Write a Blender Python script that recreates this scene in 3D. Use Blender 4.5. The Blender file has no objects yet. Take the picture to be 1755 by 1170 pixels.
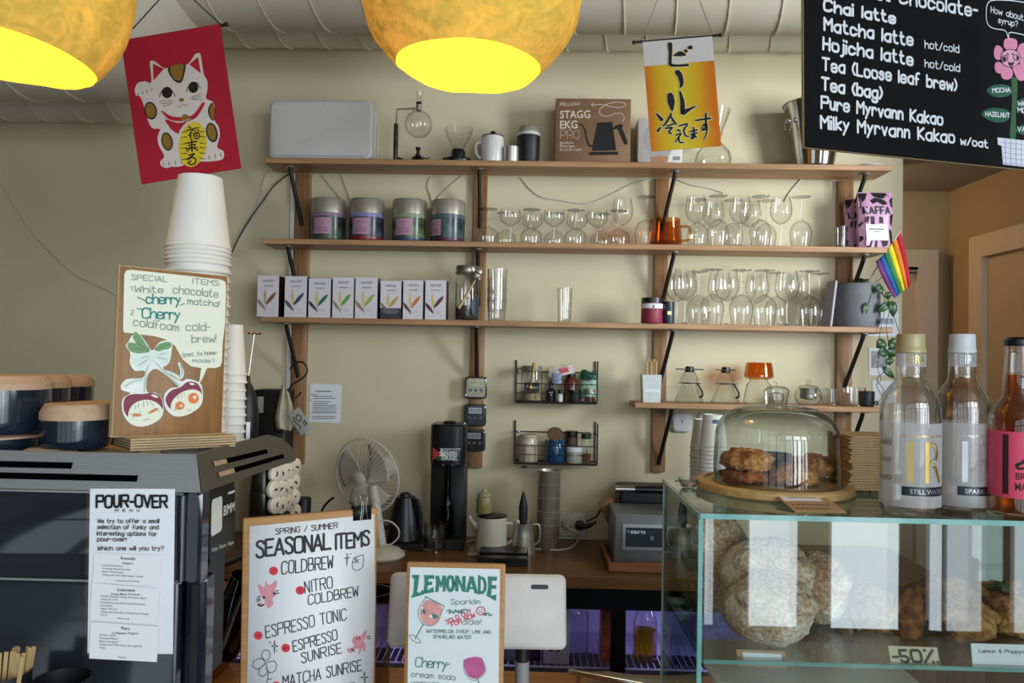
import bpy, math, random
from mathutils import Vector, Matrix, Euler
random.seed(11)
S = bpy.context.scene
COL = S.collection
PI = math.pi
# ---------------------------------------------------------------- camera
FPX = 1316.0
YAW, PITCH, ROLL = (math.radians(a) for a in (1.4, 1.2, 1.05))
EYE = Vector((0, 0, 1.58))
fw = Vector((-math.sin(YAW)*math.cos(PITCH), math.cos(YAW)*math.cos(PITCH), math.sin(PITCH)))
r0 = Vector((math.cos(YAW), math.sin(YAW), 0)); u0 = r0.cross(fw)
RGT = r0*math.cos(ROLL) + u0*math.sin(ROLL)
UPV = u0*math.cos(ROLL) - r0*math.sin(ROLL)
cd = bpy.data.cameras.new('camera'); cam = bpy.data.objects.new('camera', cd); COL.objects.link(cam)
cd.sensor_width = 36.0; cd.lens = 36.0*FPX/1755.0; cd.clip_start = 0.05; cd.clip_end = 60
mw = Matrix((RGT, UPV, -fw)).transposed().to_4x4(); mw.translation = EYE
cam.matrix_world = mw
S.camera = cam
# ---------------------------------------------------------------- view, world, daylight
S.view_settings.view_transform = 'Standard'
S.view_settings.look = 'None'
S.view_settings.exposure = 0.0
S.view_settings.gamma = 1.0
S.view_settings.use_curve_mapping = False
S.cycles.transparent_max_bounces = 40
S.cycles.max_bounces = 10
S.cycles.sample_clamp_indirect = 8.0
w = bpy.data.worlds.new('sky'); S.world = w; w.use_nodes = True
bg = w.node_tree.nodes['Background']; bg.inputs[0].default_value = (0.80, 0.90, 1.0, 1); bg.inputs[1].default_value = 1.0
REAR_Y = -2.2; ROOM_L, ROOM_R, CEIL = -3.2, 3.4, 3.1
# glazed shop front behind the viewer: (x0, x1, z0, z1, strength in W per square metre)
PANES = [(-2.60, -1.75, 0.10, 2.10, 1), (-1.60, -0.75, 0.10, 2.10, 1), (-0.60, 0.25, 0.10, 2.10, 2)]
for x0_, x1_, p_ in ((0.40, 1.02, 7), (1.04, 1.10, 26), (1.31, 1.59, 38), (1.79, 2.18, 46), (2.36, 2.43, 38), (2.46, 2.66, 24), (2.85, 3.25, 26)):
    PANES += [(x0_, x1_, 0.03, 0.85, p_*.45), (x0_, x1_, 0.90, 2.10, p_)]          # street below, sky above the transom
PANES += [(-2.60, -0.75, 2.20, 2.90, 1), (-0.60, 0.25, 2.20, 2.90, 2), (0.40, 1.10, 2.20, 2.90, 20), (1.31, 2.18, 2.20, 2.90, 40), (2.36, 3.25, 2.20, 2.90, 40)]
ASSUMED_SIDE_PANES = [(-1.8, -0.6, 1.3, 2.9, 40), (-0.4, 0.95, 1.3, 2.9, 165)]      # assumed unseen right wall windows, added for light: y0, y1, z0, z1
LIGHT_K = 0.77
def area(name, loc, rot, sx, sy, power, col):
    l = bpy.data.lights.new(name, 'AREA'); l.shape = 'RECTANGLE'; l.size = sx; l.size_y = sy; l.energy = power; l.color = col
    o = bpy.data.objects.new(name, l); COL.objects.link(o); o.location = loc; o.rotation_euler = rot
    return o
DAY = (0.87, 0.95, 1.0)
for x0, x1, z0, z1, p in PANES:
    area('window_daylight', ((x0+x1)/2, REAR_Y+0.02, (z0+z1)/2), (PI/2, 0, 0), x1-x0, z1-z0, LIGHT_K*1.12*p*(x1-x0)*(z1-z0), (0.80, 0.92, 1.0))
for y0, y1, z0, z1, p in ASSUMED_SIDE_PANES:
    area('window_daylight', (ROOM_R-0.02, (y0+y1)/2, (z0+z1)/2), (PI/2, 0, PI/2), y1-y0, z1-z0, LIGHT_K*p*(y1-y0)*(z1-z0), DAY)  # daylight of the assumed side windows
# ---------------------------------------------------------------- helpers
def P(px, py, Y=None, Z=None, X=None):
    d = fw + RGT*((px-877.5)/FPX) + UPV*((585.0-py)/FPX)
    if Y is not None: t = (Y-EYE.y)/d.y
    elif Z is not None: t = (Z-EYE.z)/d.z
    else: t = (X-EYE.x)/d.x
    return EYE + d*t
def lin(h):
    h = h.lstrip('#'); c = [int(h[i:i+2], 16)/255 for i in (0, 2, 4)]
    return [x/12.92 if x <= .04045 else ((x+.055)/1.055)**2.4 for x in c]
MATS = {}
def mat(name, col, rough=.5, metal=0.0, var=.06, scale=30, bump=0.0, spec=.5, stretch=None, emit=None, es=0, coat=0, trans=0, alpha=None, sheen=0):
    """plain procedural principled material: base colour varied by a noise texture"""
    if name in MATS: return MATS[name]
    m = bpy.data.materials.new(name); m.use_nodes = True; MATS[name] = m
    n = m.node_tree.nodes; L = m.node_tree.links; b = n['Principled BSDF']
    c = lin(col) if isinstance(col, str) else col
    tc = n.new('ShaderNodeTexCoord'); mp = n.new('ShaderNodeMapping'); nz = n.new('ShaderNodeTexNoise')
    L.new(tc.outputs['Object'], mp.inputs[0]); L.new(mp.outputs[0], nz.inputs['Vector'])
    if stretch: mp.inputs['Scale'].default_value = stretch
    nz.inputs['Scale'].default_value = scale; nz.inputs['Detail'].default_value = 4
    rp = n.new('ShaderNodeValToRGB'); L.new(nz.outputs[0], rp.inputs[0])
    rp.color_ramp.elements[0].position = .3; rp.color_ramp.elements[1].position = .7
    rp.color_ramp.elements[0].color = [x*(1-var) for x in c]+[1]; rp.color_ramp.elements[1].color = [min(1, x*(1+var)) for x in c]+[1]
    L.new(rp.outputs[0], b.inputs['Base Color'])
    b.inputs['Roughness'].default_value = rough; b.inputs['Metallic'].default_value = metal
    b.inputs['Specular IOR Level'].default_value = spec
    if coat: b.inputs['Coat Weight'].default_value = coat; b.inputs['Coat Roughness'].default_value = .1
    if sheen: b.inputs['Sheen Weight'].default_value = sheen
    if bump:
        bp = n.new('ShaderNodeBump'); bp.inputs['Strength'].default_value = bump; bp.inputs['Distance'].default_value = .003
        L.new(nz.outputs[0], bp.inputs['Height']); L.new(bp.outputs[0], b.inputs['Normal'])
    if emit: b.inputs['Emission Color'].default_value = lin(emit)+[1]; b.inputs['Emission Strength'].default_value = es
    return m
def wood(name, c1, c2, axis='X', scale=1.0, rough=.5, rings=14):
    if name in MATS: return MATS[name]
    m = bpy.data.materials.new(name); m.use_nodes = True; MATS[name] = m
    n = m.node_tree.nodes; L = m.node_tree.links; b = n['Principled BSDF']
    tc = n.new('ShaderNodeTexCoord'); mp = n.new('ShaderNodeMapping'); L.new(tc.outputs['Object'], mp.inputs[0])
    st = {'X': (.06, 1, 1), 'Y': (1, .06, 1), 'Z': (1, 1, .06)}[axis]
    mp.inputs['Scale'].default_value = [s*scale for s in st]
    a = n.new('ShaderNodeTexNoise'); a.inputs['Scale'].default_value = rings*6; a.inputs['Detail'].default_value = 5; a.inputs['Distortion'].default_value = .6
    c = n.new('ShaderNodeTexNoise'); c.inputs['Scale'].default_value = rings; c.inputs['Detail'].default_value = 2
    for x in (a, c): L.new(mp.outputs[0], x.inputs['Vector'])
    mx = n.new('ShaderNodeMix'); mx.data_type = 'FLOAT'; mx.inputs[0].default_value = .45; L.new(a.outputs[0], mx.inputs[2]); L.new(c.outputs[0], mx.inputs[3])
    rp = n.new('ShaderNodeValToRGB'); L.new(mx.outputs[0], rp.inputs[0])
    rp.color_ramp.elements[0].position = .36; rp.color_ramp.elements[1].position = .64
    rp.color_ramp.elements[0].color = lin(c1)+[1]; rp.color_ramp.elements[1].color = lin(c2)+[1]
    L.new(rp.outputs[0], b.inputs['Base Color']); b.inputs['Roughness'].default_value = rough
    bp = n.new('ShaderNodeBump'); bp.inputs['Strength'].default_value = .15; bp.inputs['Distance'].default_value = .001
    L.new(a.outputs[0], bp.inputs['Height']); L.new(bp.outputs[0], b.inputs['Normal'])
    return m
def glass(name, tint='ffffff', edge='9aa09c', refl=.06, rough=.02, pw=3.0):
    """thin clear glass: transparent, glossier and darker towards grazing angles (as real thin walls are)"""
    if name in MATS: return MATS[name]
    m = bpy.data.materials.new(name); m.use_nodes = True; MATS[name] = m
    n = m.node_tree.nodes; L = m.node_tree.links
    for x in list(n): n.remove(x)
    out = n.new('ShaderNodeOutputMaterial'); lw = n.new('ShaderNodeLayerWeight'); lw.inputs[0].default_value = .5
    pwn = n.new('ShaderNodeMath'); pwn.operation = 'POWER'; pwn.inputs[1].default_value = pw; L.new(lw.outputs['Facing'], pwn.inputs[0])
    ma = n.new('ShaderNodeMath'); ma.operation = 'MULTIPLY_ADD'; ma.inputs[1].default_value = .75; ma.inputs[2].default_value = refl; L.new(pwn.outputs[0], ma.inputs[0])
    cr = n.new('ShaderNodeValToRGB'); L.new(lw.outputs['Facing'], cr.inputs[0])
    cr.color_ramp.elements[0].position = .45; cr.color_ramp.elements[0].color = lin(tint)+[1]; cr.color_ramp.elements[1].color = lin(edge)+[1]
    tr = n.new('ShaderNodeBsdfTransparent'); L.new(cr.outputs[0], tr.inputs[0])
    gl = n.new('ShaderNodeBsdfGlossy'); gl.inputs['Roughness'].default_value = rough
    mx = n.new('ShaderNodeMixShader'); L.new(ma.outputs[0], mx.inputs[0]); L.new(tr.outputs[0], mx.inputs[1]); L.new(gl.outputs[0], mx.inputs[2])
    L.new(mx.outputs[0], out.inputs[0])
    return m
def smooth(pts, closed=True, n=5):
    """Catmull-Rom through 2-D or 3-D points"""
    pts = [Vector(p) for p in pts]; N = len(pts); out = []
    rng = range(N) if closed else range(N-1)
    for i in rng:
        g = lambda k: pts[k % N] if closed else pts[max(0, min(N-1, k))]
        a, b, c, d = g(i-1), g(i), g(i+1), g(i+2)
        for k in range(n):
            t = k/n
            out.append(.5*((2*b)+(c-a)*t+(2*a-5*b+4*c-d)*t*t+(3*b-a-3*c+d)*t**3))
    if not closed: out.append(pts[-1])
    return out
def rrect(w, h, r, n=5, cx=0, cz=0):
    o = []
    for sx, sz, a0 in ((1, 1, 0), (-1, 1, 90), (-1, -1, 180), (1, -1, 270)):
        for k in range(n+1):
            a = math.radians(a0+90*k/n); o.append((cx+sx*(w/2-r)+r*math.cos(a), cz+sz*(h/2-r)+r*math.sin(a)))
    return o
def circ(r, n=24, cx=0, cz=0, rz=None):
    return [(cx+r*math.cos(2*PI*k/n), cz+(rz or r)*math.sin(2*PI*k/n)) for k in range(n)]
ID = Matrix.Identity(4)
def RX(a): return Matrix.Rotation(math.radians(a), 4, 'X')
def RY(a): return Matrix.Rotation(math.radians(a), 4, 'Y')
def RZ(a): return Matrix.Rotation(math.radians(a), 4, 'Z')
def T(x, y=0, z=0): return Matrix.Translation((x, y, z) if not isinstance(x, (tuple, Vector)) else x)
def SC(x, y, z): return Matrix.Diagonal((x, y, z, 1))
class MB:
    def __init__(s, M=None): s.v = []; s.f = []; s.M = M or ID
    def at(s, M): s.M = M; return s
    def add(s, vs, fs):
        b = len(s.v); s.v += [s.M @ Vector(p) for p in vs]; s.f += [[b+i for i in f] for f in fs]; return s
    def box(s, c, d, b=0.0):
        x, y, z = c; w, h, t = d[0]/2, d[1]/2, d[2]/2
        if b > 0:
            o = s.M; s.M = o @ T(x, y, z); s.rprism(rrect(d[0], d[2], min(b*1.5, w*.99, t*.99), 2), -h, h, b); s.M = o; return s
        vs = [(x+i*w, y+j*h, z+k*t) for i in (-1, 1) for j in (-1, 1) for k in (-1, 1)]
        return s.add(vs, [(0, 1, 3, 2), (4, 6, 7, 5), (0, 4, 5, 1), (2, 3, 7, 6), (0, 2, 6, 4), (1, 5, 7, 3)])
    def rprism(s, out, y0, y1, ch=0.0):
        """outline in XZ extruded along Y, with a chamfer ch at both ends"""
        n = len(out); cx = sum(p[0] for p in out)/n; cz = sum(p[1] for p in out)/n
        hw = max(abs(p[0]-cx) for p in out) or 1; hz = max(abs(p[1]-cz) for p in out) or 1
        rings = []
        if ch:
            ins = [(cx+(p[0]-cx)*(1-ch/hw), cz+(p[1]-cz)*(1-ch/hz)) for p in out]
            rings = [(ins, y0), (out, y0+ch), (out, y1-ch), (ins, y1)]
        else: rings = [(out, y0), (out, y1)]
        vs = [(p[0], y, p[1]) for o, y in rings for p in o]; fs = []
        for r in range(len(rings)-1):
            for i in range(n):
                j = (i+1) % n; fs.append((r*n+i, r*n+j, (r+1)*n+j, (r+1)*n+i))
        fs.append(tuple(range(n))[::-1]); fs.append(tuple((len(rings)-1)*n+i for i in range(n)))
        # orientation: outline CCW seen from -Y is fine either way (recalculated)
        return s.add(vs, fs)
    def lathe(s, prof, n=28, c=(0, 0, 0), cap=True, sq=None):
        """profile [(r, z)] spun round Z"""
        vs = []; fs = []; m = len(prof)
        for r, z in prof:
            for k in range(n):
                a = 2*PI*(k+.5)/n
                q = 1.0
                if sq: q = 1/max(abs(math.cos(a))**sq+abs(math.sin(a))**sq, 1e-6)**(1/sq)
                vs.append((c[0]+r*q*math.cos(a), c[1]+r*q*math.sin(a), c[2]+z))
        for i in range(m-1):
            for k in range(n):
                j = (k+1) % n; fs.append((i*n+k, i*n+j, (i+1)*n+j, (i+1)*n+k))
        if cap:
            if prof[0][0] > 1e-5: fs.append(tuple(range(n))[::-1])
            if prof[-1][0] > 1e-5: fs.append(tuple((m-1)*n+k for k in range(n)))
        return s.add(vs, fs)
    def tube(s, pts, r, n=8, closed=False, cap=True):
        pts = [Vector(p) for p in pts]; N = len(pts); rs = r if isinstance(r, (list, tuple)) else [r]*N
        vs = []; fs = []; nrm = None
        for i, p in enumerate(pts):
            if closed: t = (pts[(i+1) % N]-pts[i-1])
            else: t = pts[min(i+1, N-1)]-pts[max(i-1, 0)]
            t = t.normalized() if t.length > 1e-9 else Vector((0, 0, 1))
            if nrm is None:
                nrm = t.cross(Vector((0, 0, 1)))
                if nrm.length < 1e-3: nrm = t.cross(Vector((1, 0, 0)))
            nrm = (nrm - t*nrm.dot(t)); nrm = nrm.normalized() if nrm.length > 1e-6 else t.orthogonal().normalized()
            b = t.cross(nrm)
            for k in range(n):
                a = 2*PI*k/n; vs.append(p+nrm*math.cos(a)*rs[i]+b*math.sin(a)*rs[i])
        for i in range(N if closed else N-1):
            for k in range(n):
                j = (k+1) % n; i2 = (i+1) % N; fs.append((i*n+k, i*n+j, i2*n+j, i2*n+k))
        if cap and not closed: fs += [tuple(range(n))[::-1], tuple((N-1)*n+k for k in range(n))]
        return s.add(vs, fs)
    def ball(s, c, r, n=16, m=10):
        rx, ry, rz = r if isinstance(r, (tuple, list)) else (r, r, r)
        vs = []; fs = []
        for i in range(m+1):
            th = PI*i/m
            for k in range(n):
                a = 2*PI*k/n; vs.append((c[0]+rx*math.sin(th)*math.cos(a), c[1]+ry*math.sin(th)*math.sin(a), c[2]-rz*math.cos(th)))
        for i in range(m):
            for k in range(n):
                j = (k+1) % n; fs.append((i*n+k, i*n+j, (i+1)*n+j, (i+1)*n+k))
        return s.add(vs, fs)
    def poly(s, pts, y=0.0):
        """flat shape in XZ"""
        return s.add([(p[0], y, p[1]) for p in pts], [tuple(range(len(pts)))])
    def slab(s, pts, y0, y1): return s.rprism(pts, y0, y1)
    def grid(s, f, nu, nv):
        vs = [f(i/nu, j/nv) for j in range(nv+1) for i in range(nu+1)]
        fs = [(j*(nu+1)+i, j*(nu+1)+i+1, (j+1)*(nu+1)+i+1, (j+1)*(nu+1)+i) for j in range(nv) for i in range(nu)]
        return s.add(vs, fs)
    def mesh(s, name, smooth_angle=38):
        me = bpy.data.meshes.new(name); me.from_pydata([tuple(p) for p in s.v], [], s.f)
        me.validate(); me.update()
        import bmesh
        bm = bmesh.new(); bm.from_mesh(me); bmesh.ops.remove_doubles(bm, verts=bm.verts, dist=1e-6)
        bmesh.ops.recalc_face_normals(bm, faces=bm.faces); bm.to_mesh(me); bm.free()
        me.shade_smooth(); me.set_sharp_from_angle(angle=math.radians(smooth_angle))
        return me
    def o(s, name, material, parent=None, loc=None, label=None, angle=38, thick=None):
        ob = bpy.data.objects.new(name, s.mesh(name, angle)); COL.objects.link(ob)
        ob.data.materials.append(material)
        if parent is not None: ob.parent = parent
        if loc is not None: ob.location = loc
        if label: ob['label'] = label
        if thick:
            sm = ob.modifiers.new('thickness', 'SOLIDIFY'); sm.thickness = thick; sm.offset = 0
        return ob
def tag(o, label=None, cat=None, group=None, kind=None):
    if label: o['label'] = label
    if cat: o['category'] = cat
    if group: o['group'] = group
    if kind: o['kind'] = kind
    return o
def thing(name, label, cat, loc=(0, 0, 0), rotz=0.0, group=None, M=None):
    o = bpy.data.objects.new(name, None); COL.objects.link(o); o.empty_display_size = .02
    if M is not None: o.matrix_world = M
    else: o.location = loc; o.rotation_euler = (0, 0, math.radians(rotz))
    return tag(o, label, cat, group)
def dup(root, loc, rotz=0.0, label=None, group=None, scale=None):
    def cp(o, par):
        c = o.copy(); COL.objects.link(c)
        if par is not None: c.parent = par
        for ch in list(o.children): cp(ch, c)
        return c
    r = cp(root, None); r.location = loc; r.rotation_euler = (0, 0, math.radians(rotz))
    if scale: r.scale = scale
    if label: r['label'] = label
    if group: r['group'] = group
    return r
def struct(mb, name, m, **k): return tag(mb.o(name, m, **k), kind='structure')
# ================================================================ lettering: a small single-stroke alphabet (x 0-6, y 0-9; baseline 2, x-height 6, capitals 8)
GL = {
'A': '02 38 62|14 54', 'B': '02 08|~08 38 58 56 45 05|~05 45 65 63 52 02', 'C': '~67 58 28 07 03 12 42 63', 'D': '02 08|~08 38 67 63 32 02',
'E': '58 08 02 52|05 45', 'F': '58 08 02|05 45', 'G': '~67 58 28 07 03 22 52 65|65 45', 'H': '02 08|52 58|05 55', 'I': '12 18', 'J': '~48 43 32 12 03',
'K': '02 08|58 05 52', 'L': '08 02 52', 'M': '02 08 35 68 62', 'N': '02 08 52 58', 'O': '~38 18 07 03 12 52 63 67 58 38', 'P': '02 08|~08 48 68 65 45 05',
'Q': '~38 18 07 03 12 52 63 67 58 38|43 61', 'R': '02 08|~08 48 68 65 45 05|35 62', 'S': '~57 48 18 07 16 45 53 42 12 03', 'T': '08 68|38 32',
'U': '~08 04 12 42 54 58', 'V': '08 32 68', 'W': '08 12 36 52 68', 'X': '08 52|58 02', 'Y': '08 35 68|35 32', 'Z': '08 58 02 52',
'a': '~56 26 05 03 22 42 54|56 52', 'b': '08 02|~04 16 46 55 53 42 12 03', 'c': '~55 36 16 05 03 12 32 53', 'd': '58 52|~54 46 16 05 03 12 42 54',
'e': '~04 54 55 46 16 05 03 12 42 53', 'f': '~48 28 17 15 12|05 35', 'g': '~56 26 05 03 22 42 54|~56 51 40 10 01', 'h': '08 02|~04 26 46 55 52',
'i': '06 02|08 08', 'j': '~26 21 10 00|28 28', 'k': '08 02|46 04 42', 'l': '08 02', 'm': '06 02|~04 16 26 35 32|~34 46 56 65 62', 'n': '06 02|~04 16 36 45 42',
'o': '~26 06 03 12 42 53 55 46 26', 'p': '06 00|~04 16 46 55 53 42 12 03', 'q': '56 50|~54 46 16 05 03 12 42 54', 'r': '06 02|~04 16 36 45', 's': '~45 36 16 05 34 43 32 12 03',
't': '~18 13 22 42|06 36', 'u': '~06 03 12 32 44|46 42', 'v': '06 22 46', 'w': '06 12 35 52 66', 'x': '06 42|46 02', 'y': '06 23|46 00', 'z': '06 46 02 42',
'0': '~38 18 07 03 12 52 63 67 58 38', '1': '17 38 32', '2': '~07 28 48 56 35 02|02 52', '3': '~07 28 48 56 45 25|~25 45 54 42 12 03', '4': '42 48 04 54', '5': '48 08 05|~05 35 54 42 12 03',
'6': '~48 15 03 22 43 44 25 04', '7': '08 58 22', '8': '~25 07 28 47 25 03 22 43 25', '9': '~53 42 58 28 06 15 45 57',
'.': '02 02', ',': '12 01', '!': '08 04|02 02', '?': '~07 18 38 47 45 24|22 22', '-': '05 35', '/': '02 48', '(': '~28 06 04 22', ')': '~08 26 24 02', ':': '05 05|03 03', "'": '08 07', '%': '02 68|18 18|52 52', '&': '~52 07 28 47 03 12 32 54',
}
def chaikin(p, it=2):
    for _ in range(it):
        q = [p[0]]
        for a, b in zip(p, p[1:]): q += [a.lerp(b, .25), a.lerp(b, .75)]
        p = q+[p[-1]]
    return p
def glyph(ch):
    out = []; wmax = 0
    for st in GL.get(ch, '').split('|'):
        if not st: continue
        sm = st[0] == '~'; pp = [Vector((int(t[0]), int(t[1])-2)) for t in st.lstrip('~').split()]
        wmax = max(wmax, max(p.x for p in pp)); out.append(chaikin(pp) if sm and len(pp) > 2 else pp)
    return out, (wmax if out else 3.4)
LAYER = [0]
def ribbon(m, pts, w, y=0.0, cap=4):
    """flat stroke in XZ with round ends; w a width or one per point"""
    pts = [Vector((p[0], p[1])) for p in pts]; q = [pts[0]]; ww = w if isinstance(w, (list, tuple)) else [w]*len(pts); qw = [ww[0]]
    for p, a in zip(pts[1:], ww[1:]):
        if (p-q[-1]).length > 1e-6: q.append(p); qw.append(a)
    pts, ww = q, qw; LAYER[0] = (LAYER[0]+1) % 12; y = y-LAYER[0]*2e-5
    if len(pts) == 1:
        r = ww[0]*.62; return m.poly([(pts[0].x+r*math.cos(k*PI/4), pts[0].y+r*math.sin(k*PI/4)) for k in range(8)], y)
    for i in range(1, len(pts)-1):
        a = (pts[i]-pts[i-1]).normalized(); b = (pts[i+1]-pts[i]).normalized()
        if a.dot(b) < .3: ribbon(m, pts[:i+1], ww[:i+1], y, cap); return ribbon(m, pts[i:], ww[i:], y, cap)
    N = len(pts); L = []; R = []
    for i in range(N):
        a = (pts[i]-pts[i-1]).normalized() if i else (pts[1]-pts[0]).normalized()
        b = (pts[i+1]-pts[i]).normalized() if i < N-1 else a
        t = a+b; t = t.normalized() if t.length > .2 else a
        n = Vector((-t.y, t.x)); k = min(1.6, 1/max(.3, n.dot(Vector((-a.y, a.x)))))
        L.append(pts[i]+n*ww[i]/2*k); R.append(pts[i]-n*ww[i]/2*k)
    vs = []; fs = []
    for l, r in zip(L, R): vs += [(l.x, y, l.y), (r.x, y, r.y)]
    for i in range(N-1): fs.append((2*i, 2*i+1, 2*i+3, 2*i+2))
    for e, d in ((0, pts[0]-pts[1]), (N-1, pts[-1]-pts[-2])):
        d = d.normalized(); n = Vector((-d.y, d.x)); base = len(vs); r = ww[e]/2; ring = []
        for k in range(cap+1):
            a = -PI/2+PI*k/cap; p = pts[e]+d*math.cos(a)*r+n*math.sin(a)*r; vs.append((p.x, y, p.y)); ring.append(base+k)
        fs.append(tuple(ring))
    return m.add(vs, fs)
def swidth(text, sp=1.7): return sum(glyph(c)[1]+sp for c in text)-sp
def strokes(m, text, p0, ang, h, wt, xs=1.0, sp=1.7, y=0.0, jit=0.0, rnd=None):
    """h = capital height, xs = horizontal stretch"""
    u = h/6; x = 0; ca, sa = math.cos(ang), math.sin(ang)
    for ch in text:
        gl, gw = glyph(ch); dz = (random.uniform(-jit, jit) if jit else 0)*6; dr = random.uniform(-jit, jit) if jit else 0
        for st in gl:
            pts = []
            for p in st:
                X = (x+p.x+dr*(p.y-3))*u*xs; Z = (p.y+dz)*u; pts.append((p0[0]+X*ca-Z*sa, p0[1]+X*sa+Z*ca))
            ribbon(m, pts, wt, y)
        x += gw+sp
    return m
_FC = {}
def fmesh(text, bold=0.0, shear=0.0):
    k = (text, bold, shear)
    if k not in _FC:
        cu = bpy.data.curves.new('t', 'FONT'); cu.body = text; cu.size = 1; cu.offset = bold; cu.shear = shear; cu.resolution_u = 3
        ob = bpy.data.objects.new('t', cu); COL.objects.link(ob); bpy.context.view_layer.update()
        dg = bpy.context.evaluated_depsgraph_get(); me = bpy.data.meshes.new_from_object(ob.evaluated_get(dg))
        vs = [v.co.copy() for v in me.vertices]; fs = [tuple(p.vertices) for p in me.polygons]
        bpy.data.objects.remove(ob); bpy.data.curves.remove(cu); bpy.data.meshes.remove(me)
        x0 = min(v.x for v in vs); x1 = max(v.x for v in vs); _FC[k] = (vs, fs, x0, x1)
    return _FC[k]
CAPH = [None]
def ftext(m, text, p0, h, width=None, ang=0.0, bold=0.0, shear=0.0, y=0.0, align='l'):
    """printed lettering; h = capital height; width stretches the line to that length"""
    if CAPH[0] is None: CAPH[0] = max(v.y for v in fmesh('H')[0])
    vs, fs, x0, x1 = fmesh(text, bold, shear); s = h/CAPH[0]; sx = width/(x1-x0) if width else s
    tw = (x1-x0)*sx; off = {'l': 0, 'c': -tw/2, 'r': -tw}[align]; ca, sa = math.cos(ang), math.sin(ang); out = []
    for v in vs:
        X = (v.x-x0)*sx+off; Z = v.y*s; out.append((p0[0]+X*ca-Z*sa, y, p0[1]+X*sa+Z*ca))
    return m.add(out, fs)
class Frame:
    """a flat thing's own rigid frame: local x right, z up, y into the thing; pixels of the study crops are only used to read off proportions"""
    def __init__(s, M, crop=(0, 0, 1)): s.M = M; s.I = M.inverted(); s.crop = crop
    def L(s, cx, cy):
        px, py = s.crop[0]+cx/s.crop[2], s.crop[1]+cy/s.crop[2]
        d = fw + RGT*((px-877.5)/FPX) + UPV*((585.0-py)/FPX)
        o = s.I @ EYE; e = s.I.to_3x3() @ d; t = -o.y/e.y; q = o+e*t
        return (q.x, q.z)
    def pts(s, st): return [s.L(*[float(v) for v in t.split(',')]) for t in st.split()]
    def ln(s, m, text, p0, p1, hpx, wpx, y=-.0006, font='s', jit=0.0, sp=1.7, bold=0.0, shear=0.0):
        """one line of writing from p0 to p1 (baseline), capital height hpx, stroke wpx, in crop pixels"""
        a = Vector(s.L(*p0)); b = Vector(s.L(*p1)); c = Vector(s.L(p0[0], p0[1]-hpx)); h = (c-a).length; k = h/hpx
        d = b-a; ang = math.atan2(d.y, d.x)
        if font == 's': return strokes(m, text, a, ang, h, wpx*k, d.length/(swidth(text, sp)*h/6), sp, y, jit)
        return ftext(m, text, a, h, d.length, ang, bold, shear, y)
    def st(s, m, pts, w, y=-.0006, sm=True, n=4, closed=False):
        """free stroke, w in crop pixels (number or list)"""
        p = [Vector(q) for q in s.pts(pts)]
        k = (Vector(s.L(100, 100))-Vector(s.L(110, 100))).length/10
        if isinstance(w, (list, tuple)):
            ws = []; N = len(p)
            if sm and N > 2:
                p2 = smooth(p, closed, n); M_ = len(p2)
                for i in range(M_):
                    f = i*(N-1)/(M_-1); a = int(min(f, N-2)); ws.append((w[a]+(w[a+1]-w[a])*(f-a))*k)
                return ribbon(m, p2, ws, y)
            return ribbon(m, p, [x*k for x in w], y)
        if sm and len(p) > 2: p = smooth(p, closed, n)
        if closed: p.append(p[0])
        return ribbon(m, p, w*k, y)
    def sh(s, m, pts, y=-.0004, sm=True, n=4):
        p = s.pts(pts); return m.poly(smooth(p, True, n) if sm else p, y)
    def el(s, m, cx, cy, rx, ry, ang=0, y=-.0004, n=24):
        c, sn = math.cos(math.radians(ang)), math.sin(math.radians(ang))
        return m.poly([s.L(cx+rx*math.cos(2*PI*k/n)*c-ry*math.sin(2*PI*k/n)*sn, cy+rx*math.cos(2*PI*k/n)*sn+ry*math.sin(2*PI*k/n)*c) for k in range(n)], y)
def frame3(tl, tr, bl, crop=(0, 0, 1)):
    """orthonormal frame with origin at top-left; returns (M, width, height)"""
    u = (tr-tl); wd = u.length; u = u.normalized(); v = (tl-bl); v = v-u*v.dot(u); ht = v.length; v.normalize(); n = v.cross(u)
    M = Matrix((u, n, v)).transposed().to_4x4(); M.translation = tl
    return M, wd, ht
INK = mat('black ink', '#0c0c0e', .6, var=.1)
M_paper = mat('white paper', '#e4e6ea', .7, var=.015, scale=8)
# ================================================================ the room
WY = 2.95                                  # plane of the shelf wall
M_wall = mat('greige wall paint', '#cfc4a5', .85, var=.035, scale=3, bump=.02, spec=.2)
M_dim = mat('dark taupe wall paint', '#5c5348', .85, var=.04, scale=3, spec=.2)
M_pass = mat('passage paint with warm light', '#a38d70', .85, var=.03, scale=3, spec=.2)  # passage's warm light put into the colour, browner than the shelf wall
M_ceil = mat('ceiling paint', '#8f897c', .9, var=.03, scale=3)
M_floor = wood('floor boards', '#4a3423', '#65492f', 'Y', .6, .5)
M_dark = mat('black plastic', '#0d0d0e', .35, var=.1)
M_white = mat('white plastic', '#d9d7d2', .4, var=.02)
CORN = 1.408; HALL_Y = 3.5; RW = 1.88
struct(MB().box(((ROOM_L+CORN)/2, WY+.06, CEIL/2), (CORN-ROOM_L, .12, CEIL)), 'wall_back', M_wall)
struct(MB().box((.49, (WY+.12+HALL_Y)/2, 1.2), (.12, HALL_Y-WY-.12, 2.4)), 'wall_passage_side', M_pass)
struct(MB().box(((.4+RW)/2, HALL_Y+.05, 1.2), (RW-.4+.12, .1, 2.4)), 'wall_passage_back', M_pass)
struct(MB().box((RW+.06, (HALL_Y+2.16)/2, CEIL/2), (.12, HALL_Y-2.16, CEIL)), 'wall_right', M_pass)
struct(MB().box(((RW+.12+ROOM_R)/2, 2.22, CEIL/2), (ROOM_R-RW-.12, .12, CEIL)), 'wall_right_return', M_dim)
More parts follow.
